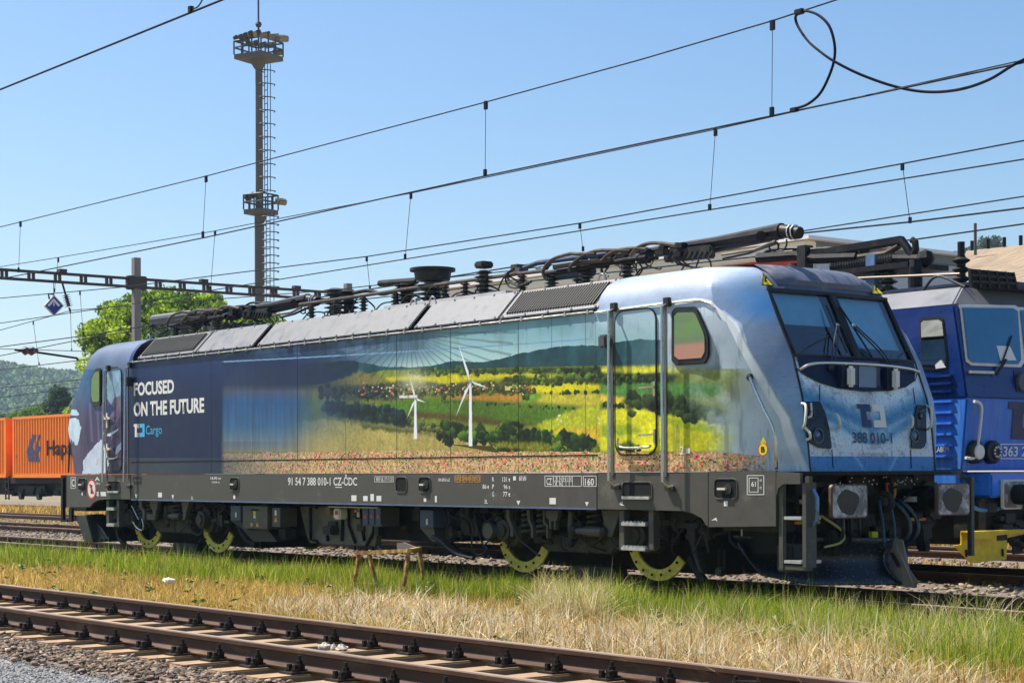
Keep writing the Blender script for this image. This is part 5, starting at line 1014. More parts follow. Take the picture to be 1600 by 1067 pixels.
tag(stones('track_stones', 16000, lambda r, n: r.uniform(-40, 16, n), lambda r, n: r.uniform(.95, 9, n), lambda r, n, x, y: -.13 + r.uniform(-.01, .02, n), lambda r, n, x: r.uniform(.02, .05, n), [(.24, .18, .12), (.34, .26, .18), (.17, .12, .08), (.10, .075, .05)], 5), 'pale ballast stones between the locomotive tracks', 'stones')
# ------------------------------------------------------------------ grass
M_grass = pmat('grass_blades', (1, 1, 1), .75, var=.08, attr='Col', trans=.45, spec=.2)
def gbound(x):   # y where the green strip by the locomotive gives way to straw
    return np.interp(x, [-60, -25, -6, -3, 0, 5, 9.4, 12, 14, 17], [-4.0, -3.8, -3.7, -3.0, -2.6, -2.4, -2.7, -3.5, -4.3, -4.8]) + .30 * np.sin(x * 1.3) + .22 * np.sin(x * 3.1 + 1) + 1.5 * (patch(np.asarray(x, float), np.full(np.shape(x), -4.)) - .5)
_pn = noise2((80, 700), (8, 60), 61); _pn2 = noise2((80, 700), (30, 260), 62)
def patch(x, y, f=None):
    f = _pn if f is None else f; return f[np.clip(((y + 9) / 9 * 79), 0, 79).astype(int), np.clip((x + 45) / 62 * 699, 0, 699).astype(int)]
def blades(name, n, xf, yf, hf, wf, palf, seed, zb=-.22, lean=.35, segs=3, sweep=0.0):
    r = np.random.default_rng(seed); x = xf(r, n); y = yf(r, n, x); h = hf(r, n, x, y) * (.45 + 1.15 * patch(x, y, _pn2)); w = wf(r, n, x); c = palf(r, n, x, y) * (.72 + .56 * patch(x, y))[:, None]
    a = r.uniform(0, 2 * np.pi, n); la = r.normal(0, lean, n) + sweep; ld = r.uniform(0, 2 * np.pi, n); fx = np.cos(a); fy = np.sin(a)
    V = []; cols = []
    for k in range(segs + 1):
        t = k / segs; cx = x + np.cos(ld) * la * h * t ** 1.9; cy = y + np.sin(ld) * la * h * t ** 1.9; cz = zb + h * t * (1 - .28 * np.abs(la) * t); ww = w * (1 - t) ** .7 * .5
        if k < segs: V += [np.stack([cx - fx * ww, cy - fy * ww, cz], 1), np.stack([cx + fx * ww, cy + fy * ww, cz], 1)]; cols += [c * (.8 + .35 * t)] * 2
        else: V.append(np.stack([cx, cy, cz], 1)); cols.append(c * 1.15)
    m_ = 2 * segs + 1; V = np.stack(V, 1).reshape(-1, 3); cols = np.stack(cols, 1).reshape(-1, 3); o = (np.arange(n) * m_)[:, None]; F = []
    for k in range(segs - 1): F += [o + np.array([2 * k, 2 * k + 1, 2 * k + 3]), o + np.array([2 * k, 2 * k + 3, 2 * k + 2])]
    F.append(o + np.array([2 * segs - 2, 2 * segs - 1, 2 * segs]))
    return link(name, fast_mesh(name, V, np.concatenate(F, 0), M_grass, cols), None, 'stuff')
def pal(ps, ws):
    ps = np.array(ps); return lambda r, n, x, y: ps[r.choice(len(ps), n, p=np.array(ws) / sum(ws))] * r.uniform(.75, 1.25, (n, 1))
xg = lambda r, n: np.where(r.random(n) < .62, r.uniform(-9, 16.5, n), r.uniform(-42, -9, n))
wf = lambda r, n, x: r.uniform(.006, .011, n) * np.interp(x, [-40, -10, 12], [3.2, 1.7, .9])
greens = pal([(.15, .25, .012), (.24, .34, .018), (.09, .16, .012), (.42, .43, .04), (.60, .48, .16)], [4, 4, 1.6, 3.4, 2.2]); straw = pal([(.52, .32, .07), (.62, .42, .12), (.38, .21, .045), (.72, .57, .26), (.36, .38, .05), (.18, .10, .03)], [4, 4, 3, 2.4, 1.8, 1.4])
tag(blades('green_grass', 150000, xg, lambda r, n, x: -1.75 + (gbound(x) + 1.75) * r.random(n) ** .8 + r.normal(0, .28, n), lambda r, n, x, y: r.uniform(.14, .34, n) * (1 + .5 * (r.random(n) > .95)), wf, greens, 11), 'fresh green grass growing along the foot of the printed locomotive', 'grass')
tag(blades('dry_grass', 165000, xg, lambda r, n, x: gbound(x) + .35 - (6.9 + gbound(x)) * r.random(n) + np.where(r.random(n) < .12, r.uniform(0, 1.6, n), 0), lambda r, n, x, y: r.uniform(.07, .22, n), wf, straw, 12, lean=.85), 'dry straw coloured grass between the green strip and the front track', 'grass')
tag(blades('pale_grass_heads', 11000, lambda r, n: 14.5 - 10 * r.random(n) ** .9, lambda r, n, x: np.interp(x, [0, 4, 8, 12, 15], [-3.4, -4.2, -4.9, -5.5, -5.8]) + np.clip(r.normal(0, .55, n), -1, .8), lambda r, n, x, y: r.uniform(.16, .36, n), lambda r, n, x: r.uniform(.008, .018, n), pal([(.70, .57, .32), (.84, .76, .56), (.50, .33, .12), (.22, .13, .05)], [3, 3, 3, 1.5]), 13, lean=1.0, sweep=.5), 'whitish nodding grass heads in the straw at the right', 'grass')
# feathery tufts
def tufts(name, centres, seed, palette, n=60, h=(.25, .5)):
    r = np.random.default_rng(seed); C_ = np.array(centres); k = len(C_) * n
    return blades(name, k, lambda rr_, n_: np.repeat(C_[:, 0], n) + rr_.normal(0, .10, n_), lambda rr_, n_, x: np.repeat(C_[:, 1], n) + rr_.normal(0, .10, n_), lambda rr_, n_, x, y: rr_.uniform(h[0], h[1], n_), lambda rr_, n_, x: rr_.uniform(.006, .012, n_), palette, seed, lean=.85)
cs = [(p.x, p.y) for p in (GP(u, v, -.2) for u, v in [(905 + 9 * (i % 11) - 60 + 3 * (i % 5), 945 + 5 * (i % 7)) for i in range(46)] + [(1000 + 13 * i, 985 + 11 * (i % 6)) for i in range(45)])]
tag(tufts('tall_pale_tuft', cs, 21, pal([(.66, .52, .28), (.44, .38, .14), (.80, .70, .46)], [3, 2, 1]), n=46, h=(.22, .48)), 'tall silvery grass tufts before the wheels', 'grass')
cs = [(p.x, p.y) for p in (GP(u, v, -.2) for u, v in ((690, 915), (760, 925), (1100, 940), (400, 885), (370, 880), (1180, 950), (1500, 985), (620, 912), (650, 915), (640, 905), (1010, 950)))]
tag(tufts('seeding_grass', cs, 22, pal([(.22, .27, .05), (.35, .34, .14), (.14, .2, .03)], [3, 2, 2]), 50, (.3, .55)), 'tall seeding green grass beside the wheels', 'grass')
tag(blades('far_grass', 30000, lambda r, n: r.uniform(-80, 6, n), lambda r, n, x: np.where(r.random(n) < .75, r.uniform(12.3, 15.6, n), r.uniform(7.0, 8.2, n)), lambda r, n, x, y: np.where(y < 9, r.uniform(.03, .12, n), r.uniform(.12, .35, n)), lambda r, n, x: r.uniform(.03, .05, n), straw, 14, zb=-.14, lean=.5), 'dry orange grass strip in front of the container wagon', 'grass')
rw = random.Random(17)
M_weed = pmat('weed_leaf', (.10, .20, .03), .6, var=.3); M_flw = pmat('yellow_flower', (.85, .65, .02), .5)
LW = MB(); FW = MB()
for _ in range(150):
    x = rw.uniform(-12, 15); y = rw.uniform(-6.3, -2.2); h = rw.uniform(.06, .22)
    for k in range(rw.randint(5, 9)):
        a = rw.uniform(0, 6.28); l = rw.uniform(.05, .12); zz = -.2 + h * rw.random(); c, s_ = math.cos(a), math.sin(a)
        LW.add([(x, y, zz), (x + c * l * .5 - s_ * l * .25, y + s_ * l * .5 + c * l * .25, zz + l * .35), (x + c * l, y + s_ * l, zz + l * .2), (x + c * l * .5 + s_ * l * .25, y + s_ * l * .5 - c * l * .25, zz + l * .35)], [(0, 1, 2, 3)])
    if rw.random() < .35: FW.sphere((x, y, -.17 + h), .014, 6, (1, 1, .5)); FW.tube([(x, y, -.22), (x, y, -.17 + h)], .003, 4)
tag(LW.build('weed_leaves', M_weed, None, kind='stuff'), 'low broad leaved weeds scattered through the straw grass', 'weeds'); tag(FW.build('weed_flowers', M_flw, None, kind='stuff'), 'tiny yellow wild flowers on thin stems in the straw grass', 'flowers')
# litter and trestle
def lump(name, c, s, mat, label, cat, seed):
    r = random.Random(seed); B = MB(); B.sphere((0, 0, 0), 1, 12, s); B.v = [(x * r.uniform(.7, 1.2), y * r.uniform(.7, 1.2), z * r.uniform(.3, 1.6)) for x, y, z in B.v]; o = B.build(name, mat, None); o.location = c; tag(o, label, cat); return o
p = GP(265, 901, .0); lump('plastic_scrap', (p.x, p.y, -.05), (.15, .07, .03), M_white, 'crumpled white plastic scrap lying in the straw left of the trestle', 'litter', 3)
for k, (u, v, w) in enumerate(((507, 1006, .075), (534, 1009, .07), (521, 1008, .04))): p = GP(u, v, -.1); lump('wadding_scrap', (p.x, p.y, -.12), (w, w * .7, .03), pmat('dirty_wadding', (.5, .45, .38), .9, var=.3), ('left ragged pale wadding lump against the far rail of the front track', 'right ragged pale wadding lump between the sleepers of the front track', 'small middle wad between the two pale wadding lumps on the front track')[k], 'litter', 5 + k)
for k, (u, v) in enumerate(((655, 1020), (1405 / 2, 1029))): pass
tr = thing('trestle', 'small rusty steel trestle with flaking yellow paint standing in the grass', 'trestle', GP(600, 915, -.2))
M_tres = pmat('flaking_yellow_steel', (.26, .12, .045), .8, var=.5, scale=15, spec=.2, col2=(.50, .40, .12), mix=.45, mscale=9)
yt = -3.0; yt2 = -2.3
a, b = SP(558, 864, yt), SP(641, 860, yt)
TB = MB().bar(a, b, .08, .05); TB.build('top_rail', M_tres, tr, bevel=.006)
MB().bar(SP(641, 860, yt), SP(655, 857, yt2), .07, .05).build('top_rail', M_tres, tr, bevel=.006)
for (p, q) in (((561, 866), (553, 912)), ((577, 866), (588, 915)), ((638, 863), (633, 900)), ((655, 862), (662, 905))):
    yy = yt if p[0] != 655 else yt2; A_, B_ = SP(*p, yy), SP(*q, yy); MB().bar(A_, B_ + (B_ - A_).normalized() * .12, .045, .045).build('leg', M_tres, tr, bevel=.004)
MB().bar(SP(553, 911, yt), SP(592, 911, yt), .03, .02).build('brace', M_tres, tr)
pp = [SP(u, v, yt2) for u, v in ((620, 848), (630, 847), (657, 857.5), (657, 861), (638, 861), (620, 861))]; MB().prism(pp, (0, .02, 0)).build('end_plate', pmat('pink_grey_plate', (.16, .12, .12), .6, col2=(.5, .4, .38), mix=.15), tr)
# ------------------------------------------------------------------ dark blue locomotive behind
M_b2d = pmat('deep_blue_paint', (.002, .028, .17), .35, var=.25, coat=.25, spec=.35, col2=(.03, .05, .12), mix=.15, mscale=3)
M_b2l = pmat('mid_blue_paint', (.035, .19, .68), .45, var=.25, scale=3, spec=.3, col2=(.10, .22, .50), mix=.4, mscale=6, stretch=(3, 3, .35), coat=.2)
M_b2r = pmat('dusty_grey_roof_paint', (.16, .16, .175), .55, var=.25, scale=2)
l2 = thing('electric_locomotive', 'dark blue electric locomotive with white framed windscreens, half hidden behind the printed locomotive', 'locomotive', (0, 4.9, 0))
yn = 3.42
xt, xm, xb = SP(1490, 476, yn).x, SP(1511, 622, yn).x, SP(1502, 735, yn).x
zt, zm, zb = SP(1488, 476, yn).z, SP(1500, 622, yn).z, SP(1500, 735, yn).z
pr_ = SP(1495, 449, yn + .5); zr = pr_.z
yf_ = 9.8 - yn
def band(name, z0, x0, z1, x1, m, y0=None, y1=None):
    y0 = yn if y0 is None else y0; y1 = y0 if y1 is None else y1
    return MB().add([(-8, y0, z0), (x0, y0, z0), (x1, y1, z1), (-8, y1, z1), (-8, 9.8 - y0, z0), (x0, 9.8 - y0, z0), (x1, 9.8 - y1, z1), (-8, 9.8 - y1, z1)], [(0, 1, 2, 3), (7, 6, 5, 4), (0, 4, 5, 1), (1, 5, 6, 2), (2, 6, 7, 3), (3, 7, 4, 0)]).build(name, m, l2, bevel=.02)
band('body_lower', zb, xb, zm, xm, M_b2l); band('body_upper', zm, xm, zt, xt, M_b2d); band('roof_side', zt + .002, xt - .02, zr, xt - .25, M_b2r, yn + .01, yn + .5)
MB().box(-8, xt - .3, yn + .6, 9.8 - yn - .6, zr, zr + .04).build('roof_deck', M_dark2, l2)
R2 = lambda u, v, x: FP(u, v, x)
fx = lambda z: float(np.interp(z, [zb, zm, zt], [xb, xm, xt]))
def on2(u, v, off=.0):
    x = xm
    for _ in range(6): p = FP(u, v, x); x = fx(p.z) + off
    return FP(u, v, x)
def pl2(name, px, off, th, m, parent=None, bevel=0): return MB().prism([on2(u, v, off) for u, v in px], (th, 0, 0)).build(name, m, parent or l2, bevel=bevel)
for px in ([(1497, 476), (1585, 477), (1593, 482), (1599, 566), (1594, 574), (1516, 571), (1508, 565), (1499, 484)], [(1590, 480), (1680, 482), (1690, 576), (1604, 575), (1599, 568), (1590, 490)]):
    o = pl2('windscreen_frame', px, .0, .02, pmat('white_window_frame', (.78, .76, .72), .5, var=.1), bevel=.006)
    c = sum([on2(u, v) for u, v in px], Vector()) / len(px); P = [c + (on2(u, v, .024) - c) * .9 + Vector((.012, 0, 0)) for u, v in px]; MB().prism(P, (.006, 0, 0)).build('windscreen', pmat('sky_painted_glass', (.02, .16, .34), .08, var=.1, rvar=.01, coat=.3, spec=.4), o)  # sky reflection put into the pane's blue base colour
pl2('paper_notice', [(1557, 540), (1578, 541), (1588, 563), (1563, 563)], .045, .003, M_white)
w = MB().tube([on2(1581, 525, .06), on2(1560, 583, .06)], .012, 6).build('wiper', M_rubber, l2); MB().tube([on2(1572, 562, .07), on2(1557, 585, .05)], .02, 6).build('wiper_arm', M_rubber, w)
MB().tube([on2(1515, 581, .06), on2(1552, 582, .06)], .02, 8).build('grab_rail', M_cream, l2)
MB().tube(curve([on2(u, v, .09) for u, v in ((1522, 627), (1530, 629), (1534, 640), (1530, 680), (1525, 710), (1519, 716), (1509, 715))], 4), .02, 8).build('grab_rail', M_white, l2, smooth=True)
for u, lit in ((1520, 1), (1546, 0)):
    p = on2(u, 706, .0); o = MB().lathe((p.x - .02, p.y, p.z), (p.x + .12, p.y, p.z), [(0, .155), (.10, .15), (.12, .12)], 20).build('headlight', M_rubber, l2, smooth=True); MB().lathe((p.x + .10, p.y, p.z), (p.x + .13, p.y, p.z), [(0, .10), (.02, .09), (.025, .01)], 18).build('lens', M_white if lit else M_dark2, o, smooth=True)
    if not lit:
        for k in range(9): a = k * 2 * math.pi / 9; MB().cyl((p.x + .125, p.y + .065 * math.cos(a), p.z + .065 * math.sin(a)), (p.x + .14, p.y + .065 * math.cos(a), p.z + .065 * math.sin(a)), .014, 6).build('led', M_white, o)
pl2('vent_plate', [(1583, 578), (1620, 578), (1625, 618), (1588, 612)], .0, .01, M_navy); p = on2(1597, 597, .02); MB().lathe(p, p + Vector((.05, 0, 0)), [(0, .13), (.04, .12), (.05, .02)], 16).build('upper_lamp', M_roofgrey, l2, smooth=True)
a, b, c = on2(1572, 686, .012), on2(1650, 686, .012), on2(1572, 627, .012); logo(l2, lambda s, t: (a.x + (c.x - a.x) * t, a.y + (b.y - a.y) * s, a.z + (c.z - a.z) * t), M_navy, M_white)
for (u0, v0, u1, v1) in ((1563, 693, 1680, 694.5), (1563, 715.5, 1680, 717), (1563, 693, 1564.5, 717)): pl2('number_frame', [(u0, v0), (u1, v0), (u1, v1), (u0, v1)], .004, .004, M_white)
a, b, c = on2(1567, 713, .014), on2(1603, 713, .014), on2(1567, 697, .014); lettering('363 2', a, (b.x - a.x, b.y - a.y, 0), (c.x - a.x, 0, c.z - a.z), M_white, l2, bold=.02)
# side window, ribs
P = [SP(u, v, yn - .012) for u, v in ((1436, 500), (1440, 496), (1468, 494), (1474, 498), (1481, 560), (1480, 574), (1474, 578), (1438, 578))]; o = MB().prism(P, (0, .02, 0)).build('cab_side_window', M_rubber, l2, bevel=.006)
c = sum(P, Vector()) / len(P); MB().prism([c + (p - c) * .86 + Vector((0, -.008, 0)) for p in P], (0, .01, 0)).build('pane', M_glass, o); MB().prism([SP(u, v, yn - .03) for u, v in ((1461, 570), (1470, 562), (1478, 574), (1462, 576))], (0, .004, 0)).build('paper_notice', M_white, o)
for v in (628, 645, 662, 679, 696, 713, 588, 600, 612):
    z = SP(1470, v, yn).z; MB().box(-6, SP(1489, v, yn).x, yn - .035, yn + .01, z - .02, z + .02).build('side_rib', M_b2l if v > 622 else M_b2d, l2, bevel=.01)
side_text('LABEM', 1461, 698, 1482, 706, M_white, l2, yn - .04)
MB().tube(curve([SP(u, v, yn - .1) for u, v in ((1453, 640), (1459, 660), (1459, 720), (1458, 733))], 3), .02, 6).build('grab_rail', M_cream, l2)
MB().box(xb - .3, xb + .35, yn + .15, 9.8 - yn - .15, zb - .35, zb - .03).build('front_apron', pmat('bright_blue_paint', (.03, .20, .75), .35, var=.15, coat=.4), l2, bevel=.03)
for k in range(2):
    for j in range(3): MB().box(xb + .35, xb + .36, 3.75 + j * .62, 4.25 + j * .62, zb - .14 - k * .09, zb - .11 - k * .09).build('apron_slot', M_cyan, l2)
MB().box(xb - .2, xb + .3, yn + .1, 9.8 - yn - .1, .5, zb - .36).build('buffer_beam', M_dark, l2); MB().box(-8, xb - .2, yn + .3, 9.8 - yn - .3, .4, zb - .02).build('underframe', M_black, l2)
MB().box(-6, xb - .1, yn + .02, yn + .1, zb - .36, zb - .02).build('sole_bar', M_b2l, l2)
for y in (4.025, 5.775):
    o = MB().lathe((xb + .1, y, 1.06), (7.93, y, 1.06), [(0, .17), (.25, .17), (.26, .13), (.6, .13)], 16).build('buffer', M_dark, l2, smooth=True); P = [(7.95, q[0] + y, q[2] + 1.06) for q in rrect(-.27, .27, -.19, .19, .04, 0)]; MB().prism(P, (.045, 0, 0)).build('buffer_plate', M_cream, o, bevel=.006)
    P = [(7.996, q[0] + y, q[2] + 1.06) for q in rrect(-.25, .25, -.17, .17, .04, 0)]; MB().prism(P, (.003, 0, 0)).build('buffer_face', M_buff, o)
M_yp = pmat('yellow_plough_paint', (.72, .50, .01), .5, var=.3, scale=8, col2=(.12, .09, .04), mix=.13, mscale=14)
o = MB().prism([FP(u, v, 8.02) for u, v in ((1489, 852), (1500, 850), (1500, 829), (1590, 828), (1598, 834), (1571, 840), (1570, 874), (1515, 879))], (.03, 0, 0)).build('yellow_plough', M_yp, l2, bevel=.006)
MB().prism([FP(u, v, 8.04) for u, v in ((1500, 830), (1597, 826), (1600, 831), (1545, 836), (1540, 842), (1502, 842))], (.12, 0, 0)).build('plough_bracket', M_yp, o, bevel=.01)
for u, v in ((1510, 865), (1567, 864)): MB().prism([FP(a_, b_, 8.06) for a_, b_ in ((u - 2, v - 7), (u + 1, v - 7), (u + 1.5, v + 5), (u - 1.5, v + 5))], (.004, 0, 0)).build('plough_slot', M_black, o)
MB().tube(curve([FP(u, v, 7.9) for u, v in ((1518, 790), (1530, 796), (1550, 797), (1566, 793))]), .025, 6).build('coupling_bar', pmat('sky_blue_rod', (.06, .25, .5), .4), l2, smooth=True); MB().tube(curve([FP(u, v, 7.8) for u, v in ((1498, 744), (1508, 746), (1513, 755), (1512, 770))]), .03, 6).build('air_hose', M_rubber, l2, smooth=True)
MB().box(7.7, 7.75, 4.0, 4.12, .62, .9).build('valve_lever', M_cream, l2, bevel=.02); rr = random.Random(4); B = MB()
for k in range(60): y = rr.uniform(3.6, 6.2); z = rr.uniform(.35, 1.0); w = rr.uniform(.02, .12); B.box(xb + .3, xb + .3 + rr.uniform(.02, .2), y - w, y + w, z - w * .6, z + w * .6)
B.build('beam_fittings', M_dark2, l2, bevel=.01, kind='stuff')
for x in (-5.5, -2.5, 2.2, 5.3):
    for y in (4.05, 5.75): inst('wheel', TY, (x, y, .625), l2)
# roof of the blue locomotive
o = MB().box(SP(1392, 440, 4.4).x, SP(1588, 430, 4.4).x - .2, 4.2, 5.6, zr, SP(1590, 424, 4.3).z - .08).build('roof_cooler', pmat('dark_blue_roof_box', (.02, .035, .09), .5), l2, bevel=.03)
px = [(1512, 420), (1580, 426), (1586, 452), (1514, 450)]; P = [FP(u, v, SP(1588, 430, 4.4).x - .17) for u, v in px]; G_ = MB().prism(P, (.02, 0, 0)).build('cooler_grille', M_black, o)
for k in range(6): t = k / 5; MB().bar(P[0].lerp(P[1], t) + Vector((.03, 0, 0)), P[3].lerp(P[2], t) + Vector((.03, 0, 0)), .03).build('grille_bar', M_dark2, o)
for k in (1, 2): t = k / 3; MB().bar(P[0].lerp(P[3], t) + Vector((.03, 0, 0)), P[1].lerp(P[2], t) + Vector((.03, 0, 0)), .03).build('grille_bar', M_dark2, o)
p = SP(1502, 440, 4.6); insulator((p.x, 4.6, zr), SP(1502, 400, 4.6).z - zr, .12, 4, 'roof_aerial', M_dark, l2); MB().cyl((p.x, 4.6, SP(1502, 402, 4.6).z), (p.x, 4.6, SP(1502, 378, 4.6).z), .05).build('aerial_rod', M_dark, l2)
ya = 4.6; A2 = lambda u, v, y=ya: SP(u, v, y)
P2 = MB().bar(A2(1262, 399), A2(1410, 375), .10, .12).build('pantograph', M_panto, l2, bevel=.02)
MB().tube([A2(1185, 403), A2(1245, 399), A2(1275, 404), A2(1340, 402)], .08, 8).build('lower_arm', M_panto, P2, smooth=True); MB().tube([A2(1340, 402), A2(1385, 396), A2(1405, 384)], .05, 8).build('lower_arm', M_copper, P2, smooth=True)
pts = []; [pts.append((A2(1300 + 98 * t, 418 - 14 * t).x, ya + .07 * math.cos(t * 150), A2(1300 + 98 * t, 418 - 14 * t).z + .07 * math.sin(t * 150))) for t in np.linspace(0, 1, 240)]; MB().tube(pts, .02, 5).build('coil_spring', M_dark2, P2)
MB().cyl(A2(1300, 418), A2(1398, 404), .06).build('spring_rod', M_dark, P2); MB().tube([A2(1408, 374), A2(1418, 388), A2(1426, 402)], .06, 8).build('knee', M_panto, P2, smooth=True); MB().tube([A2(1425, 375), A2(1430, 378), A2(1431, 390), A2(1427, 398)], .05, 8).build('knee', M_panto, P2, smooth=True)
MB().tube([A2(1395, 404), A2(1430, 404), A2(1449, 404)], .07, 8).build('cross_tube', M_panto, P2, smooth=True); MB().sphere(A2(1446, 404), .13, 8).build('tube_end', M_dark, P2)
MB().prism([A2(1345, 388), A2(1358, 385), A2(1350, 404), A2(1338, 404)], (0, .05, 0)).build('gusset', M_panto, P2)
MB().tube(curve([A2(u, v) for u, v in ((1190, 402), (1200, 392), (1215, 389), (1245, 388), (1262, 390))], 4), .03, 6).build('horn', M_panto, P2); MB().tube(curve([A2(u, v) for u, v in ((1205, 404), (1215, 396), (1240, 392))], 4), .03, 6).build('horn', M_copper, P2); MB().tube(curve([A2(u, v) for u, v in ((1250, 392), (1290, 388), (1340, 390), (1385, 384))], 4), .025, 6).build('control_rod', M_panto, P2)
MB().tube(curve([A2(u, v) for u, v in ((1300, 404), (1320, 396), (1330, 392), (1345, 398))], 4), .02, 6).build('control_rod', M_panto, P2); MB().box(A2(1290, 415).x, A2(1440, 410).x, 4.3, 5.2, A2(1350, 424).z - .05, A2(1350, 421).z).build('base_frame', M_panto, P2)
for u in (1240, 1388): p = A2(u, 412); insulator((p.x, ya, zr), max(.2, p.z - zr), .14, 5, parent=l2)
for u, v0, v1, m in ((1258, 384, 413, M_dark2), (1366, 398, 436, pmat('pale_blue_post', (.12, .2, .36), .5))):
    p = A2(u, v1); q = A2(u, v0); MB().box(p.x - .09, p.x + .09, ya - .09, ya + .09, p.z - .3, q.z).build('roof_post', m, l2, bevel=.01)
MB().tube([A2(1285, 437, 4.0), A2(1500, 428, 4.0)], .02, 6).build('roof_line', M_copper, l2)
for u in (1430,): p = SP(u, 418, 4.4); MB().lathe((p.x, 4.4, zr), (p.x, 4.4, p.z), [(0, .1), (.4, .1), (.5, .08)], 12).build('roof_stub', M_dark, l2)
p = SP(1478, 446, 4.0); MB().tube(curve([(p.x - .35, 3.95, zr), (p.x - .1, 3.95, zr + .18), (p.x + .35, 3.95, zr)], 5), .02, 6).build('lifting_eye', M_dark2, l2)

# ------------------------------------------------------------------ container wagon
M_or = pmat('orange_container', (.95, .24, .008), .5, var=.12, scale=2, col2=(.55, .13, .02), mix=.15, mscale=2)
def container(label, x0, L, yc=16.9, mark=True, wd=2.44):
    y0 = yc - wd / 2; z0, z1 = 1.24, 3.80
    c = thing('container', label, 'shipping container', (x0, yc, z0), group='orange containers on the wagon')
    B = MB(); n = int(L / .27); prof = []
    for i in range(n): x = x0 + .12 + (L - .24) * i / n; d = (L - .24) / n; prof += [(x, .05), (x + d * .3, .05), (x + d * .5, .0), (x + d * .8, .0)]
    for ya_, s in ((y0, 1), (y0 + wd, -1)):
        vs = [(x, ya_ + s * o, z) for z in (z0 + .14, z1 - .10) for x, o in prof]; k = len(prof); B.add(vs, [(i, i + 1, k + i + 1, k + i) for i in range(k - 1)])
    B.build('side_wall', M_or, c); MB().box(x0 + .1, x0 + L - .1, y0 + .06, y0 + wd - .06, z0 + .05, z1 - .03).build('inner_box', M_or, c)
    for (a_, b_, zz0, zz1) in ((y0 - .01, y0 + .12, z0, z0 + .15), (y0 - .01, y0 + .1, z1 - .11, z1), (y0 + wd - .12, y0 + wd, z0, z0 + .15), (y0 + wd - .1, y0 + wd, z1 - .11, z1)): MB().box(x0 + .05, x0 + L - .05, a_, b_, zz0, zz1).build('rail', M_or, c)
    for xx in (x0, x0 + L - .16):
        for a_ in (y0 - .012, y0 + wd - .148): MB().box(xx, xx + .16, a_, a_ + .16, z0 + .001, z1 + .001).build('corner_post', M_or, c)
        for zz in (z0, z1 - .12):
            for a_ in (y0 - .02,): MB().box(xx - .005, xx + .165, a_, a_ + .04, zz - .003, zz + .123).build('corner_casting', M_or, c, bevel=.01)
    for k in range(4): MB().cyl((x0 + L + .03, y0 + .35 + k * .58, z0 + .1), (x0 + L + .03, y0 + .35 + k * .58, z1 - .1), .02, 6).build('lock_bar', M_cream, c)
    for k in range(8): z = z0 + .3 + k * .29; MB().box(x0 + L - .02, x0 + L + .015, y0 + .1, y0 + wd - .1, z, z + .06).build('door_rib', M_or, c)
    return c
xA = SP(20, 700, 15.68).x
cA = container('orange container with a dark blue mark and black lettering on its long side', xA, 12.19)
xB = SP(9.5, 700, 15.68).x - 12.19
cB = container('orange container cut by the left edge, its ribbed end facing the other one', xB, 12.19)
cC = None
yl = 15.672
for poly in ([(44, 699), (46, 690), (49, 684), (50, 679), (57, 679), (54, 687), (52, 693), (51.5, 699), (54, 705), (53, 713), (56, 721), (44.5, 721), (44, 712), (41, 706)], [(57, 690), (59, 684), (60, 679), (64, 679), (62, 685), (59.5, 692), (59, 697), (65, 697), (63, 704), (60, 705), (60, 711), (62.5, 721), (56, 721), (55, 711), (55, 704)]):
    MB().add([SP(u, v, yl) for u, v in poly], [tuple(range(len(poly)))]).build('company_mark', M_navy, cA)
side_text('Hapag-Lloyd', 73, 688, 176, 719, M_black, cA, yl, bold=.02)
wg = thing('flat_wagon', 'long dark flat wagon carrying the orange containers', 'freight wagon', (-45, 16.9, 0))
MB().box(xB - 1, xA + 13.5, 15.75, 18.05, .98, 1.225).build('deck', pmat('wagon_brown', (.035, .02, .016), .8, var=.3, spec=.2), wg, bevel=.01)
MB().box(xB - .8, xA + 13.2, 16.2, 17.7, .50, .975).build('underframe', M_black, wg)
for xc in (SP(50, 760, 16).x, SP(50, 760, 16).x + 10.0, xB + 3):
    MB().box(xc - 1.4, xc + 1.4, 15.95, 16.05, .45, .9).build('bogie_frame', M_dark, wg, bevel=.03)
    for dx in (-.9, .9):
        for y in (16.1, 17.6): inst('wheel', TY, (xc + dx, y, .46), wg, sc=(.72, .9, .72))
        MB().cyl((xc + dx, 15.85, .46), (xc + dx, 16.0, .46), .15).build('axle_box', M_dark2, wg); MB().box(xc + dx - .25, xc + dx + .25, 15.9, 16.1, .55, .8).build('spring_box', M_dark, wg, bevel=.03)
L_ = MB(); 
for x in (SP(8, 760, 15.7).x, SP(13, 760, 15.7).x): L_.box(x - .03, x + .03, 15.7, 15.75, .3, 1.3)
for z in (.35, .7, 1.05): L_.box(SP(8, 760, 15.7).x, SP(13, 760, 15.7).x, 15.69, 15.74, z, z + .04)
L_.build('ladder', M_dark2, wg)
B = MB(); rr = random.Random(9)
for k in range(50): x = rr.uniform(xB, xA + 12); z = rr.uniform(.5, 1.1); w = rr.uniform(.05, .25); B.box(x - w, x + w, 15.95, 16.3, z - w * .5, z + w * .5)
B.build('brake_gear', M_dark, wg, kind='stuff')

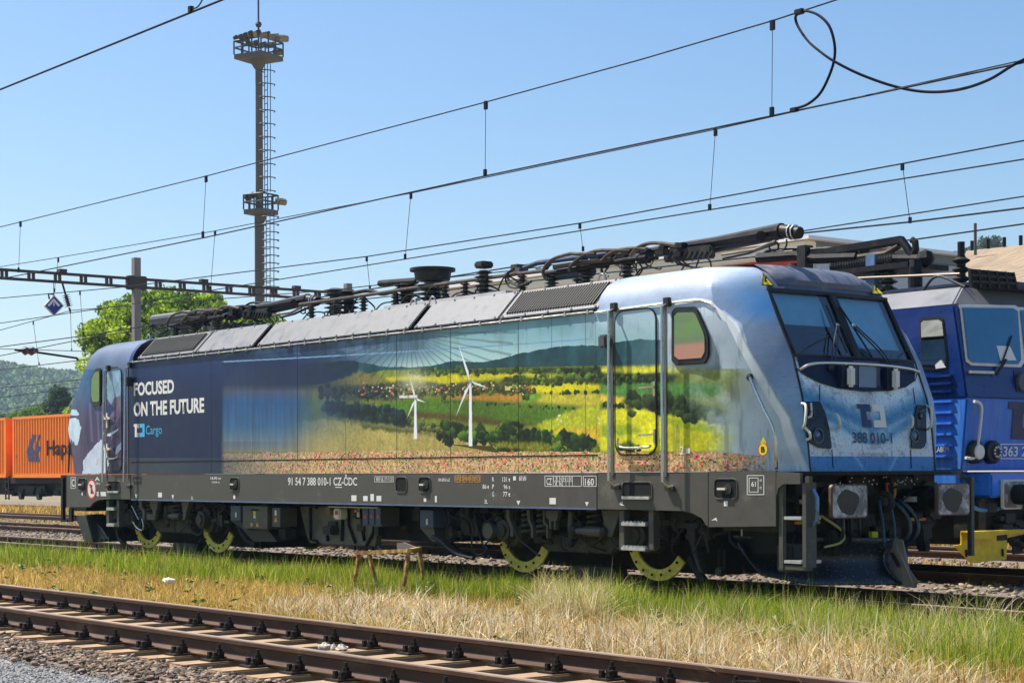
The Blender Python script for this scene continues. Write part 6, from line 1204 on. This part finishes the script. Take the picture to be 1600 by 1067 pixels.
# ------------------------------------------------------------------ vegetation
M_leaf = pmat('leaves', (1, 1, 1), .6, var=.1, attr='Col', trans=.5, spec=.25)
M_bark = pmat('bark', (.09, .07, .05), .9, var=.4, bump=.5)
def leafmesh(name, centres, radii, nper, size, palette, seed, flat=.7):
    r = np.random.default_rng(seed); C_ = np.repeat(np.array(centres), nper, 0); R_ = np.repeat(np.array(radii), nper)
    d = r.normal(0, 1, (len(C_), 3)); d /= np.linalg.norm(d, axis=1)[:, None]; rad = r.uniform(.35, 1.0, len(C_)) ** .6
    P = C_ + d * (rad * R_)[:, None] * np.array([1, 1, flat]); n = len(P); a = r.normal(0, 1, (n, 3)); a /= np.linalg.norm(a, axis=1)[:, None]; b = np.cross(a, r.normal(0, 1, (n, 3))); b /= np.linalg.norm(b, axis=1)[:, None]
    s = size * r.uniform(.6, 1.4, n)[:, None]; V = np.stack([P - a * s, P + b * s * .55, P + a * s, P - b * s * .55], 1).reshape(-1, 3)
    F = np.arange(n * 4).reshape(-1, 4); pa = np.array(palette); c = pa[r.integers(0, len(pa), len(centres))]; c = np.repeat(c, nper, 0) * r.uniform(.75, 1.25, (n, 1)); return fast_mesh(name, V, F, M_leaf, np.repeat(c, 4, 0))
def tree(name, label, base, H, lobes, ncl, clr, nper, size, palette, seed, cat='tree', group=None, trunk=.25):
    base = Vector(base); r = random.Random(seed); t = thing(name, label, cat, base, group); cs = []; rs = []
    for _ in range(ncl):
        cx, cy, cz, rx, ry, rz = r.choice(lobes); d = Vector((r.gauss(0, 1), r.gauss(0, 1), r.gauss(0, 1))).normalized(); k = r.random() ** .35
        if d.z < -.5: d.z *= .5
        p = base + Vector((cx + d.x * rx * k, cy + d.y * ry * k, cz + d.z * rz * k)); cs.append(tuple(p)); rs.append(clr * r.uniform(.6, 1.3))
    link('crown', leafmesh('crown', cs, rs, nper, size, palette, seed), t)
    B = MB(); top = base + Vector((0, 0, H * .6)); B.tube([base, base + Vector((.1, 0, H * .3)), top], [trunk, trunk * .8, trunk * .4], 8)
    for k in range(min(26, ncl)): q = Vector(cs[k]); s = base + Vector((0, 0, H * r.uniform(.25, .55))); B.tube([s, s.lerp(q, .5) + Vector((0, 0, .2)), q], [trunk * .35, trunk * .2, .02], 5)
    B.build('trunk', M_bark, t, smooth=True); return t
yT = 30; p = SP(250, 520, yT); k = FPX / ((p - _C).dot(_F)); # px per metre
m_ = lambda px: px / k
lob = []
for u, v, ru, rv in ((240, 478, 45, 28), (200, 500, 45, 30), (290, 480, 50, 28), (330, 500, 35, 28), (170, 525, 32, 34), (250, 520, 90, 45), (300, 540, 60, 40), (185, 560, 42, 50), (405, 505, 18, 14), (385, 520, 30, 20)):
    q = SP(u, v, yT) - Vector((p.x, yT, 0)); lob.append((q.x, 0, q.z, m_(ru) * 1.5, m_(ru) * 1.2, m_(rv)))
tree('broadleaf_tree', 'large bright green broadleaf tree behind the rear end of the printed locomotive', (p.x, yT, -.2), 9, lob, 620, .62, 95, .13, [(.26, .38, .02), (.17, .28, .015), (.34, .46, .03), (.10, .18, .02)], 31)
def simple(name, label, u, vb, y, spec, n, clr, nper, size, palette, seed, **kw):
    p = SP(u, vb, y); k = FPX / ((Vector((p.x, y, 2)) - _C).dot(_F)); lb = []
    for uu, vv, ru, rv in spec: q = SP(uu, vv, y); lb.append((q.x - p.x, 0, q.z, ru / k * 1.3, ru / k, rv / k))
    return tree(name, label, (p.x, y, -.2), max(2, SP(u, spec[0][1], y).z), lb, n, clr, nper, size, palette, seed, **kw)
simple('pine_tree', 'dark conifer rising above the orange container beside the locomotive', 90, 650, 62, [(93, 622, 7, 9), (93, 613, 3, 7), (88, 636, 15, 9), (86, 650, 24, 9), (100, 645, 16, 9)], 170, .8, 60, .2, [(.04, .085, .02), (.06, .11, .025), (.03, .06, .02)], 33)
simple('bush', 'light green bush line above the orange container, left of the dark conifer', 40, 655, 60, [(38, 652, 18, 8), (55, 648, 14, 9), (24, 656, 10, 6)], 90, .9, 60, .2, [(.12, .22, .03), (.09, .17, .02)], 34, cat='bush')
simple('bush', 'yellow green bush just left of the locomotive cab, beside the dark conifer', 114, 655, 58, [(113, 648, 7, 14), (116, 655, 8, 12)], 40, .9, 60, .2, [(.26, .34, .03), (.2, .28, .02)], 35, cat='bush')
simple('pine_tree', 'small dark conifer tip just above the left end of the orange container', 13, 655, 66, [(12, 655, 5, 5), (20, 659, 5, 4)], 26, .8, 50, .2, [(.03, .06, .03)], 36)
# wooded hill far to the left
rH = np.random.default_rng(8)
def farpt(u, depth, z): d = _F + _R0 * ((u - 800) / FPX); return _C.x + d.x * depth, _C.y + d.y * depth, z
us = np.linspace(-1400, 900, 60); ds = np.linspace(520, 1250, 26); V = []; 
def hz(u, d):
    crest = np.interp(u, [-1400, -300, 0, 60, 125, 250, 420, 900], [66, 58, 54, 52.5, 50.5, 43, 27, 0]); t = np.clip((d - 540) / 420, 0, 1); return crest * (t * t * (3 - 2 * t)) * (1 - .25 * np.clip((d - 980) / 270, 0, 1)) + 2.2 * math.sin(u * .021 + d * .01) * t
for d in ds:
    for u in us: V.append(farpt(u, d, hz(u, d) - .4))
n = len(us); F = [(j * n + i, j * n + i + 1, (j + 1) * n + i + 1, (j + 1) * n + i) for j in range(len(ds) - 1) for i in range(n - 1)]
MB().add(V, F).build('hill', pmat('wooded_hill_floor', (.045, .075, .04), .95, var=.3, scale=.02), None, smooth=True, kind='structure')
def forest(name, n_, ur, dr, zfun, rr_, palette, seed):
    r = np.random.default_rng(seed); S_ = MB().sphere((0, 0, 0), 1, 7); bv = np.array(S_.v); bf = [f for f in S_.f]; bf = np.array(bf); k = len(bv)
    u = r.uniform(*ur, n_); d = dr[0] + (dr[1] - dr[0]) * r.random(n_); X = np.array([farpt(a, b, zfun(a, b)) for a, b in zip(u, d)]); s = r.uniform(*rr_, n_)
    V = bv[None] * r.uniform(.7, 1.3, (n_, k, 1)) * s[:, None, None] * np.array([1, 1, 1.15]) + X[:, None, :]; V[:, :, 2] += (s * .6)[:, None]
    F = bf[None] + (np.arange(n_) * k)[:, None, None]; pa = np.array(palette); c = pa[r.integers(0, len(pa), n_)] * r.uniform(.7, 1.3, (n_, 1))
    return link(name, fast_mesh(name, V.reshape(-1, 3), F.reshape(-1, 4), pmat('forest_crowns', (1, 1, 1), .9, var=.45, scale=.6, attr='Col', bump=1.0, bscale=1.2), np.repeat(c, k, 0)), None, 'stuff')
tag(forest('hill_forest', 15000, (-160, 230), (600, 1000), lambda a, b: hz(a, b), (1.5, 3.6), [(.035, .085, .02), (.055, .115, .025), (.022, .05, .018), (.08, .14, .03)], 51), 'broadleaf forest covering the far hill behind the orange containers', 'forest')
q = SP(1535, 384, 300); MB().sphere((q.x, 300, 0), 1, 14, (60, 40, q.z - 3)).build('hill_top', pmat('wooded_hill_floor', (.05, .08, .04), .95), None, kind='structure')
r_ = np.random.default_rng(3); 
k_ = FPX / ((Vector((q.x, 300, 5)) - _C).dot(_F)); S = []
tree('tree_clump', 'tiny dark treetops peeping over the long roof at the upper right', (q.x, 300, q.z - 6), 6, [(-2, 0, 4, 3, 3, 2), (2, 0, 5.5, 2.5, 3, 2.5), (-7, 0, 3.4, 3, 3, 1.4)], 60, 1.2, 50, .4, [(.05, .09, .03)], 41)

# ------------------------------------------------------------------ buildings
yH = 27.0; hx = SP(1265, 372, yH).x; hz_ = SP(1265, 372, yH).z
hall = thing('industrial_hall', 'long pale industrial hall with cream eaves and a red stripe behind the locomotives', 'building', (hx - 10, yH, 0))
M_hw = pmat('pale_hall_cladding', (.85, .82, .82), .6, var=.06, scale=.3); M_he = pmat('cream_eaves', (.92, .82, .62), .6, var=.08, scale=.5); M_hg = pmat('grey_cladding', (.50, .54, .62), .6, var=.05, scale=.4)
x0h = SP(688, 455, yH).x; dz = .55
MB().box(x0h, hx, yH, yH + 40, -.3, hz_ - dz).build('wall', M_hw, hall); MB().box(x0h - .3, hx + .3, yH - .5, yH + .0, hz_ - dz, hz_ - .12).build('eaves', M_he, hall, bevel=.04); MB().box(x0h - .3, hx + .5, yH - .6, yH + 40, hz_ - .11, hz_).build('roof', M_hw, hall)
zr0, zr1 = SP(1190, 408, yH).z, SP(1190, 396, yH).z; MB().box(hx - 12, hx - .2, yH - .09, yH - .04, zr0 - .3, zr1).build('red_stripe', M_red, hall)
xe = hx + .02; MB().box(hx - .1, xe + .06, yH + .2, yH + 60, -.3, hz_ - .4).build('end_wall', M_hg, hall); MB().box(hx - .1, xe + .2, yH + .0, yH + 60, hz_ - .39, hz_ - .0).build('end_eaves', pmat('dark_trim', (.16, .18, .21), .5), hall)
for k in range(14): y = yH + 3 + k * 2.2; MB().box(xe + .06, xe + .10, y, y + .06, 0, hz_ - .5).build('panel_joint', M_roofgrey, hall)
for k in range(12): x = x0h + 2 + k * (hx - x0h) / 12; MB().box(x, x + .08, yH - .03, yH - .002, 0, hz_ - dz).build('panel_joint', M_hg, hall)
br = thing('shed', 'brown roofed shed at the right edge, behind the dark blue locomotive', 'building', (4, 20, 0))
P0, P1 = SP(1510, 392, 24), SP(1700, 372, 24); Q0, Q1 = SP(1480, 470, 17), SP(1800, 480, 17)
M_rb = pmat('weathered_brown_roof', (.30, .22, .14), .9, var=.35, scale=1.2, col2=(.16, .12, .08), mix=.4, mscale=3, stretch=(6, .5, 1), bump=.4, bscale=12)
MB().add([P0, P1, Q1, Q0, P0 - Vector((0, 0, .2)), P1 - Vector((0, 0, .2)), Q1 - Vector((0, 0, .2)), Q0 - Vector((0, 0, .2))], [(0, 1, 2, 3), (7, 6, 5, 4), (0, 4, 5, 1), (1, 5, 6, 2), (2, 6, 7, 3), (3, 7, 4, 0)]).build('roof', M_rb, br)
MB().prism([(Q0.x + .3, 17.3, 0), (Q1.x, 17.3, 0), (P1.x, 24, 0), (P0.x + .3, 24, 0)], (0, 0, Q0.z - .4)).build('wall', M_he, br)
for t in np.linspace(.05, .6, 5): c = P0.lerp(P1, t); MB().cyl(c, c + Vector((0, 0, .25)), .05, 6).build('roof_stud', M_dark, br)
q = SP(1561, 385, 24); MB().cyl((q.x, 23, q.z - .3), (q.x, 23, SP(1561, 344, 23).z), .04, 6).build('aerial', M_roofgrey, br)
# the station side behind the camera: shows only as reflections in cab glass and gloss paint
st = thing('station_building', 'brown roofed station building mirrored in the cab window', 'building', (-50, -62, 0))
MB().box(-75, -30, -70, -56, -.3, 4.5).build('wall', pmat('ochre_plaster', (.45, .30, .18), .8), st); MB().prism([(-77, -55, 4.4), (-77, -71, 4.4), (-77, -63, 9.0)], (49, 0, 0)).build('roof', pmat('red_brown_roof_tiles', (.40, .13, .06), .8, var=.3), st)
tree('broadleaf_tree', 'broad tree on the camera side of the tracks, mirrored in the cab glass', (-22, -62, 0), 14, [(0, 0, 8, 6, 6, 5), (5, 2, 6, 5, 4, 4)], 160, 1.2, 60, .3, [(.08, .15, .02), (.11, .19, .03)], 44); 
V = []; us = np.linspace(math.radians(195), math.radians(320), 40)
for rr0, zz in ((150, -.5), (220, 22), (330, 46), (480, 66)):
    for a in us: V.append((CX + rr0 * math.cos(a), CY + rr0 * math.sin(a), zz * (1 + .2 * math.sin(a * 5))))
MB().add(V, [(j * 40 + i, j * 40 + i + 1, (j + 1) * 40 + i + 1, (j + 1) * 40 + i) for j in range(3) for i in range(39)]).build('hillside', pmat('wooded_hillside', (.09, .19, .03), .95, var=.7, scale=.25), None, smooth=True, kind='structure')

# ------------------------------------------------------------------ floodlight tower
yTw = 40; c = SP(405.5, 400, yTw); k_ = FPX / ((Vector((c.x, yTw, 8)) - _C).dot(_F)); mt = lambda px: px / k_
zT = lambda v: SP(406, v, yTw).z
tw = thing('floodlight_tower', 'tall grey brown floodlight mast with lamp platform and caged ladder', 'light tower', (c.x, yTw, 0))
M_tw = pmat('weathered_concrete_mast', (.13, .105, .09), .8, var=.25, scale=.8, stretch=(1, 1, .2)); M_twd = pmat('dark_mast_steel', (.03, .03, .035), .6)
x_, w1, w2 = c.x, mt(15.6) / 2 * 1.0, mt(11.4) / 2
MB().lathe((x_, yTw, -.3), (x_, yTw, zT(335)), [(0, w1 * 1.08), (zT(335) + .3, w1)], 8).build('lower_shaft', M_tw, tw); MB().lathe((x_ + .02, yTw, zT(335)), (x_ + .02, yTw, zT(97)), [(0, w2 * 1.1), (zT(97) - zT(335), w2)], 8).build('upper_shaft', M_tw, tw)
Rt = Matrix.Rotation(math.radians(20), 3, 'Z')
def plat(z, r, h, n=4, ang=20, cx=x_):
    R_ = Matrix.Rotation(math.radians(ang), 3, 'Z'); cc = Vector((cx, yTw, z)); P = [cc + R_ @ Vector((r * a, r * b, 0)) for a, b in ((-1, -1), (1, -1), (1, 1), (-1, 1))]
    o = MB().prism(P, (0, 0, .28)).build('platform', M_tw, tw); MB().lathe((cx, yTw, z - r * .5), (cx, yTw, z), [(0, w2 * 1.2), (r * .5, r * .55)], 8).build('platform_bracket', M_tw, tw)
    B = MB()
    for hh in (.5 * h, h):
        for i in range(4): B.tube([P[i] + Vector((0, 0, hh + .28)), P[(i + 1) % 4] + Vector((0, 0, hh + .28))], .055, 5)
    for i in range(4):
        for t in (0, .33, .66): q = P[i].lerp(P[(i + 1) % 4], t); B.tube([q + Vector((0, 0, .28)), q + Vector((0, 0, h + .28))], .05, 5)
    B.build('railing', M_twd, o); return P
PP = plat(zT(94), mt(27), mt(21)); P3 = plat(zT(336), mt(19), mt(23), cx=x_ + mt(5))
def lamp(pos, ang, tilt, s=.29):
    B = MB().prism([(-s, -.12, -s * .6), (s, -.12, -s * .6), (s, -.12, s * .6), (-s, -.12, s * .6)], (0, .3, 0)); o = B.build('floodlight', pmat('floodlight_body', (.05, .042, .03), .6, var=.2), tw, bevel=.04)
    o.location = pos; o.rotation_euler = (tilt, 0, ang); o.matrix_parent_inverse = pinv(tw); MB().box(-s * .85, s * .85, -.14, -.121, -s * .5, s * .5).build('lens', pmat('floodlight_glass', (.22, .17, .08), .3), None).parent = o
for i, (u, v) in enumerate(((371, 62), (378, 60), (384, 57.5), (391, 54.5), (401.5, 53), (415, 55), (428, 58), (439, 60), (443, 61), (387, 67), (398, 69), (410, 71), (422, 71), (434, 82))):
    p = SP(u, v, yTw + (-1.0 if i < 9 else 1.5)); lamp((p.x, p.y, p.z), (u - 406) * .03, math.radians(22))
for u, v in ((387, 310), (394, 306), (437, 315), (441, 316)): p = SP(u, v, yTw - .5); lamp((p.x, p.y, p.z), (u - 406) * .04, math.radians(35), .26)
MB().tube([(x_, yTw, zT(94)), (x_, yTw, zT(-12))], .06, 5).build('lightning_rod', M_twd, tw); MB().sphere((x_, yTw, zT(38)), .2, 8).build('rod_collar', M_twd, tw)
def cage(u0, u1, v0, v1, step, yy=yTw - .1):
    B = MB()
    for u in (u0, (u0 + u1) / 2, u1): B.tube([SP(u, v0, yy), SP(u, v1, yy)], .028, 4)
    B.build('ladder_rails', M_twd, tw); z = SP(u0, v1, yy).z; z1 = SP(u0, v0, yy).z; a_ = SP(u0, 300, yy).x; b_ = SP(u1, 300, yy).x
    B = MB(); zz = z
    while zz < z1: B.box(a_, (a_ + b_) / 2, yy - .02, yy + .02, zz - .02, zz + .02); zz += .4
    B.build('ladder_rungs', M_twd, tw)
    zz = z
    while zz < z1: MB().tube(curve([(a_, yy, zz), ((a_ + b_) / 2, yy - .55, zz), (b_, yy - .3, zz), (b_, yy + .3, zz), ((a_ + b_) / 2, yy + .5, zz)], 4), .032, 5).build('cage_hoop', M_twd, tw); zz += step
cage(413.5, 422.5, 100, 300, mt(20.6)); cage(416, 428, 330, 474, mt(12))

# ------------------------------------------------------------------ catenary portal, sign, wires
xP = -29.0
po = thing('catenary_portal', 'rusty lattice beam across the tracks carried by grey steel posts', 'catenary portal', (xP, 10.3, 0))
M_pt = pmat('rust_brown_lattice', (.06, .042, .036), .7, var=.3); M_pg = pmat('grey_brown_post', (.24, .21, .20), .7, var=.2, stretch=(1, 1, .2))
ya0, ya1 = -12.0, FP(532, 462, xP).y; zA = FP(213, 434, xP).z; zB = FP(213, 450.5, xP).z; ch = .075
MB().box(xP - .07, xP + .07, ya0, ya1, zA - ch, zA).build('top_chord', M_pt, po); MB().box(xP - .07, xP + .07, ya0, ya1, zB, zB + ch).build('bottom_chord', M_pt, po)
st_ = MB().box(-.06, .06, -.03, .03, 0, zA - zB - 2 * ch + .004).mesh('strut', M_pt); y = ya0 + .3
while y < ya1: inst('strut', st_, (xP, y, zB + ch - .002), po); inst('strut', st_, (xP, y + .14, zB + ch - .002), po); y += .84
yp = FP(213, 470, xP).y
for y in (yp, ya1 + .3): MB().box(xP - .11, xP + .11, y - .11, y + .11, -.3, FP(213, 403, xP).z if y == yp else zA + .3).build('post', M_pg, po, bevel=.01)
MB().box(xP - .13, xP + .13, yp - .32, yp + .32, zB - .05, zA + .05).build('beam_clamp', M_pt, po, bevel=.03)
for u in (97, 318, 463, 545): y = FP(u, 440, xP).y; MB().box(xP - .1, xP + .1, y - .12, y + .12, zA, zA + .1).build('beam_saddle', M_pt, po)
sg = thing('catenary_sign', 'blue diamond sign with white angle hanging below the lattice beam at the left', 'sign', FP(83, 462, xP))
P = [FP(u, v, xP + .1) for u, v in ((83.5, 461), (99, 478), (83.5, 494), (68, 478))]; MB().prism(P, (.05, 0, 0)).build('border', M_cream, sg)
c_ = sum(P, Vector()) / 4; Q = [c_ + (p - c_) * .86 + Vector((.052, 0, 0)) for p in P]; MB().prism(Q, (.01, 0, 0)).build('face', pmat('sign_blue', (.01, .02, .28), .4, var=.05), sg)
MB().prism([FP(u, v, xP + .165) for u, v in ((84, 466), (94, 477), (91, 479), (84, 471), (77, 479), (74, 477))], (.004, 0, 0)).build('white_angle', M_white, sg); MB().prism([FP(u, v, xP + .165) for u, v in ((83.2, 473), (85.2, 473), (85.2, 478), (83.2, 478))], (.004, 0, 0)).build('white_mark', M_white, sg)
MB().tube([FP(84, 461, xP + .1), FP(84, 459.5, xP + .1), FP(75.5, 459.5, xP + .1), FP(77, 467, xP + .1)], .03, 5).build('hanger', M_dark, sg); MB().tube([FP(84, 459.5, xP + .1), FP(84, 441, xP + .1)], .012, 5).build('hanger', M_dark, sg)
ins = thing('insulator_string', 'dark ribbed insulator string hanging from the lattice beam right of the blue sign', 'insulator', FP(97, 441, xP))
a_, b_ = FP(97, 441, xP), FP(110, 487, xP); MB().tube([a_, a_.lerp(b_, .45)], .03, 6).build('rod', M_dark, ins); s0, s1 = a_.lerp(b_, .42), a_.lerp(b_, .86); pr2 = []
d_ = (s1 - s0).length
for i in range(6): pr2 += [(d_ * i / 6, .05), (d_ * (i + .3) / 6, .15), (d_ * (i + .6) / 6, .05)]
MB().lathe(s0, s1, pr2, 10).build('sheds', M_insul, ins, smooth=True); MB().tube([s1, b_], .03, 6).build('rod', M_dark, ins)
ra = thing('registration_arm', 'thin steady arm with dark insulator below the lattice beam at far left', 'catenary arm', FP(40, 547, xP))
MB().tube([FP(u, v, xP) for u, v in ((23, 546.5), (33, 548), (52, 548), (58, 550.5), (120, 559.5), (121, 563))], .035, 6).build('arm', M_dark, ra, smooth=True); MB().lathe(FP(34, 548, xP), FP(49, 548, xP), [(0, .06), (.1, .14), (.2, .09), (.3, .15), (.4, .09), (.5, .06)], 10).build('insulator', M_insul, ra)
M_wire = pmat('dark_copper_wire', (.012, .012, .02), .7, spec=.1)
def wires(label, y, mess, cont, drops, rm=.010, rc=.011, name='overhead_line'):
    t = thing(name, label, 'overhead line', SP(*(mess or cont)[0], y), 'overhead lines above the tracks')
    if mess: MB().tube([SP(u, v, y) for u, v in mess], rm, 5).build('messenger_wire', M_wire, t)
    if cont: MB().tube([SP(u, v, y) for u, v in cont], rc, 5).build('contact_wire', M_wire, t)
    for u0, v0, u1, v1 in drops:
        a_ = SP(u0, v0, y); b_ = SP(u1, v1, y); d = MB().tube([a_, b_], .005 * max(1, (a_.y - _C.y) / 16), 4).build('dropper', M_wire, t)
        MB().box(a_.x - .03, a_.x + .03, y - .015, y + .015, a_.z - .10, a_.z + .015).build('wire_clamp', M_wire, d); MB().box(b_.x - .025, b_.x + .025, y - .015, y + .015, b_.z - .01, b_.z + .09).build('wire_clamp', M_wire, d)
    return t
n1_ = wires('single thick wire over the front track, crossing the upper left corner', -7.5, None, [(-180, 214), (0, 140.5), (348, 0), (560, -90)], [], name='overhead_line')
MB().box(SP(298, 18, -7.5).x - .02, SP(298, 18, -7.5).x + .025, -7.52, -7.48, SP(298, 18, -7.5).z - .01, SP(298, 14, -7.5).z + .02).build('feeder_clamp', M_dark, n1_); MB().tube(curve([SP(u, v, -7.5) for u, v in ((300, 15), (309, 11), (316, 0), (318, -12))], 4), .007, 5).build('feeder_loop', M_wire, n1_)
wA = wires('pair of wires with the longest droppers, running over the printed locomotive', -.3, [(-120, 386), (0, 355), (322, 275.5), (759, 160), (1000, 94), (1207, 33), (1308, 0), (1500, -60)], [(-120, 462), (0, 436), (32, 430), (322, 371), (757, 275.5), (1206, 181.5), (1600, 98), (1800, 57)], [(1207, 34, 1206, 180), (759, 160, 758, 275), (322, 276, 317, 370), (32, 347, 29, 425)], .010, .0115)
lp = MB().tube(curve([SP(u, v, -.3 + .15 * math.sin(i)) for i, (u, v) in enumerate(((1250, 20), (1243, 27), (1247, 42), (1262, 64), (1280, 80), (1303, 96), (1345, 117), (1400, 136), (1450, 144), (1500, 140), (1545, 125), (1580, 104), (1605, 91)))], 5), .016, 6).build('jumper_loop', M_wire, wA, smooth=True)
MB().tube(curve([SP(u, v, -.3) for u, v in ((1251, 19), (1262, 18), (1280, 25), (1296, 42), (1304, 70), (1303, 96), (1293, 125), (1280, 148), (1262, 163), (1243, 170))], 5), .016, 6).build('jumper_loop', M_wire, wA, smooth=True)
for u, v, w, h in ((1249, 19, .06, .03), (1241, 172, .05, .025)): p = SP(u, v, -.3); MB().box(p.x - w, p.x + w, -.33, -.27, p.z - h, p.z + h).build('clamp', M_dark, wA, bevel=.008)
wires('pair of wires over the dark blue locomotive track, passing just above both roofs', 4.75, [(-100, 432), (0, 417), (91, 402.5), (225, 380), (336, 361), (642, 302), (1118, 202.5), (1600, 94)], [(-100, 519), (0, 505), (200, 476), (329, 454), (633, 405), (1109, 328), (1600, 249), (1750, 225)], [(1118, 203, 1109, 328), (642, 303, 633, 404), (336, 362, 329, 453), (91, 404, 85, 456)], .010, .0115)
wires('third pair of wires, meeting the right edge above the long hall roof', 8.3, [(-60, 471), (0, 466), (193, 448.6), (573, 401), (906, 349), (1410, 256), (1600, 220)], [(-60, 549), (0, 542), (144, 523), (578, 452), (912, 400), (1422, 347), (1600, 325)], [(1410, 257, 1422, 348), (906, 350, 911, 392), (573, 402, 578, 452), (125, 456, 130, 523)], .014, .016)
wires('fourth pair of wires, lowest of those ending at the right edge', 11.5, [(0, 516), (112, 485), (500, 455), (800, 423), (1255, 361), (1600, 307)], [(0, 556), (144, 527), (500, 475), (840, 438), (1432, 374), (1600, 350)], [(52, 503, 61, 570)], .014, .016)
wires('fifth pair of faint wires low in the sky left of the large tree', 16.9, [(0, 545), (140, 549), (300, 552)], [(0, 578), (137, 561.5), (300, 543)], [(110, 485, 112, 548)], .016, .018)
wires('pair of faint low wires hanging before the wooded hill', 30, [(0, 606), (125, 593), (260, 578)], [(0, 621), (125, 605), (260, 590)], [], .022, .022)
wires('lowest faint wire before the dark conifer', 34, None, [(0, 640), (60, 632), (125, 617), (200, 600)], [], .02, .02)
# ------------------------------------------------------------------ the air itself
Hz = bpy.data.materials.new('summer_haze'); Hz.use_nodes = True; N = Hz.node_tree.nodes; N.remove(N['Principled BSDF'])
pv = N.new('ShaderNodeVolumePrincipled'); pv.inputs['Color'].default_value = (.60, .82, 1.0, 1); pv.inputs['Density'].default_value = .00024; pv.inputs['Anisotropy'].default_value = .3
Hz.node_tree.links.new(pv.outputs[0], N['Material Output'].inputs['Volume'])
MB().box(-1400, 1400, -1400, 1400, -1.5, 92).build('haze', Hz, kind='stuff')
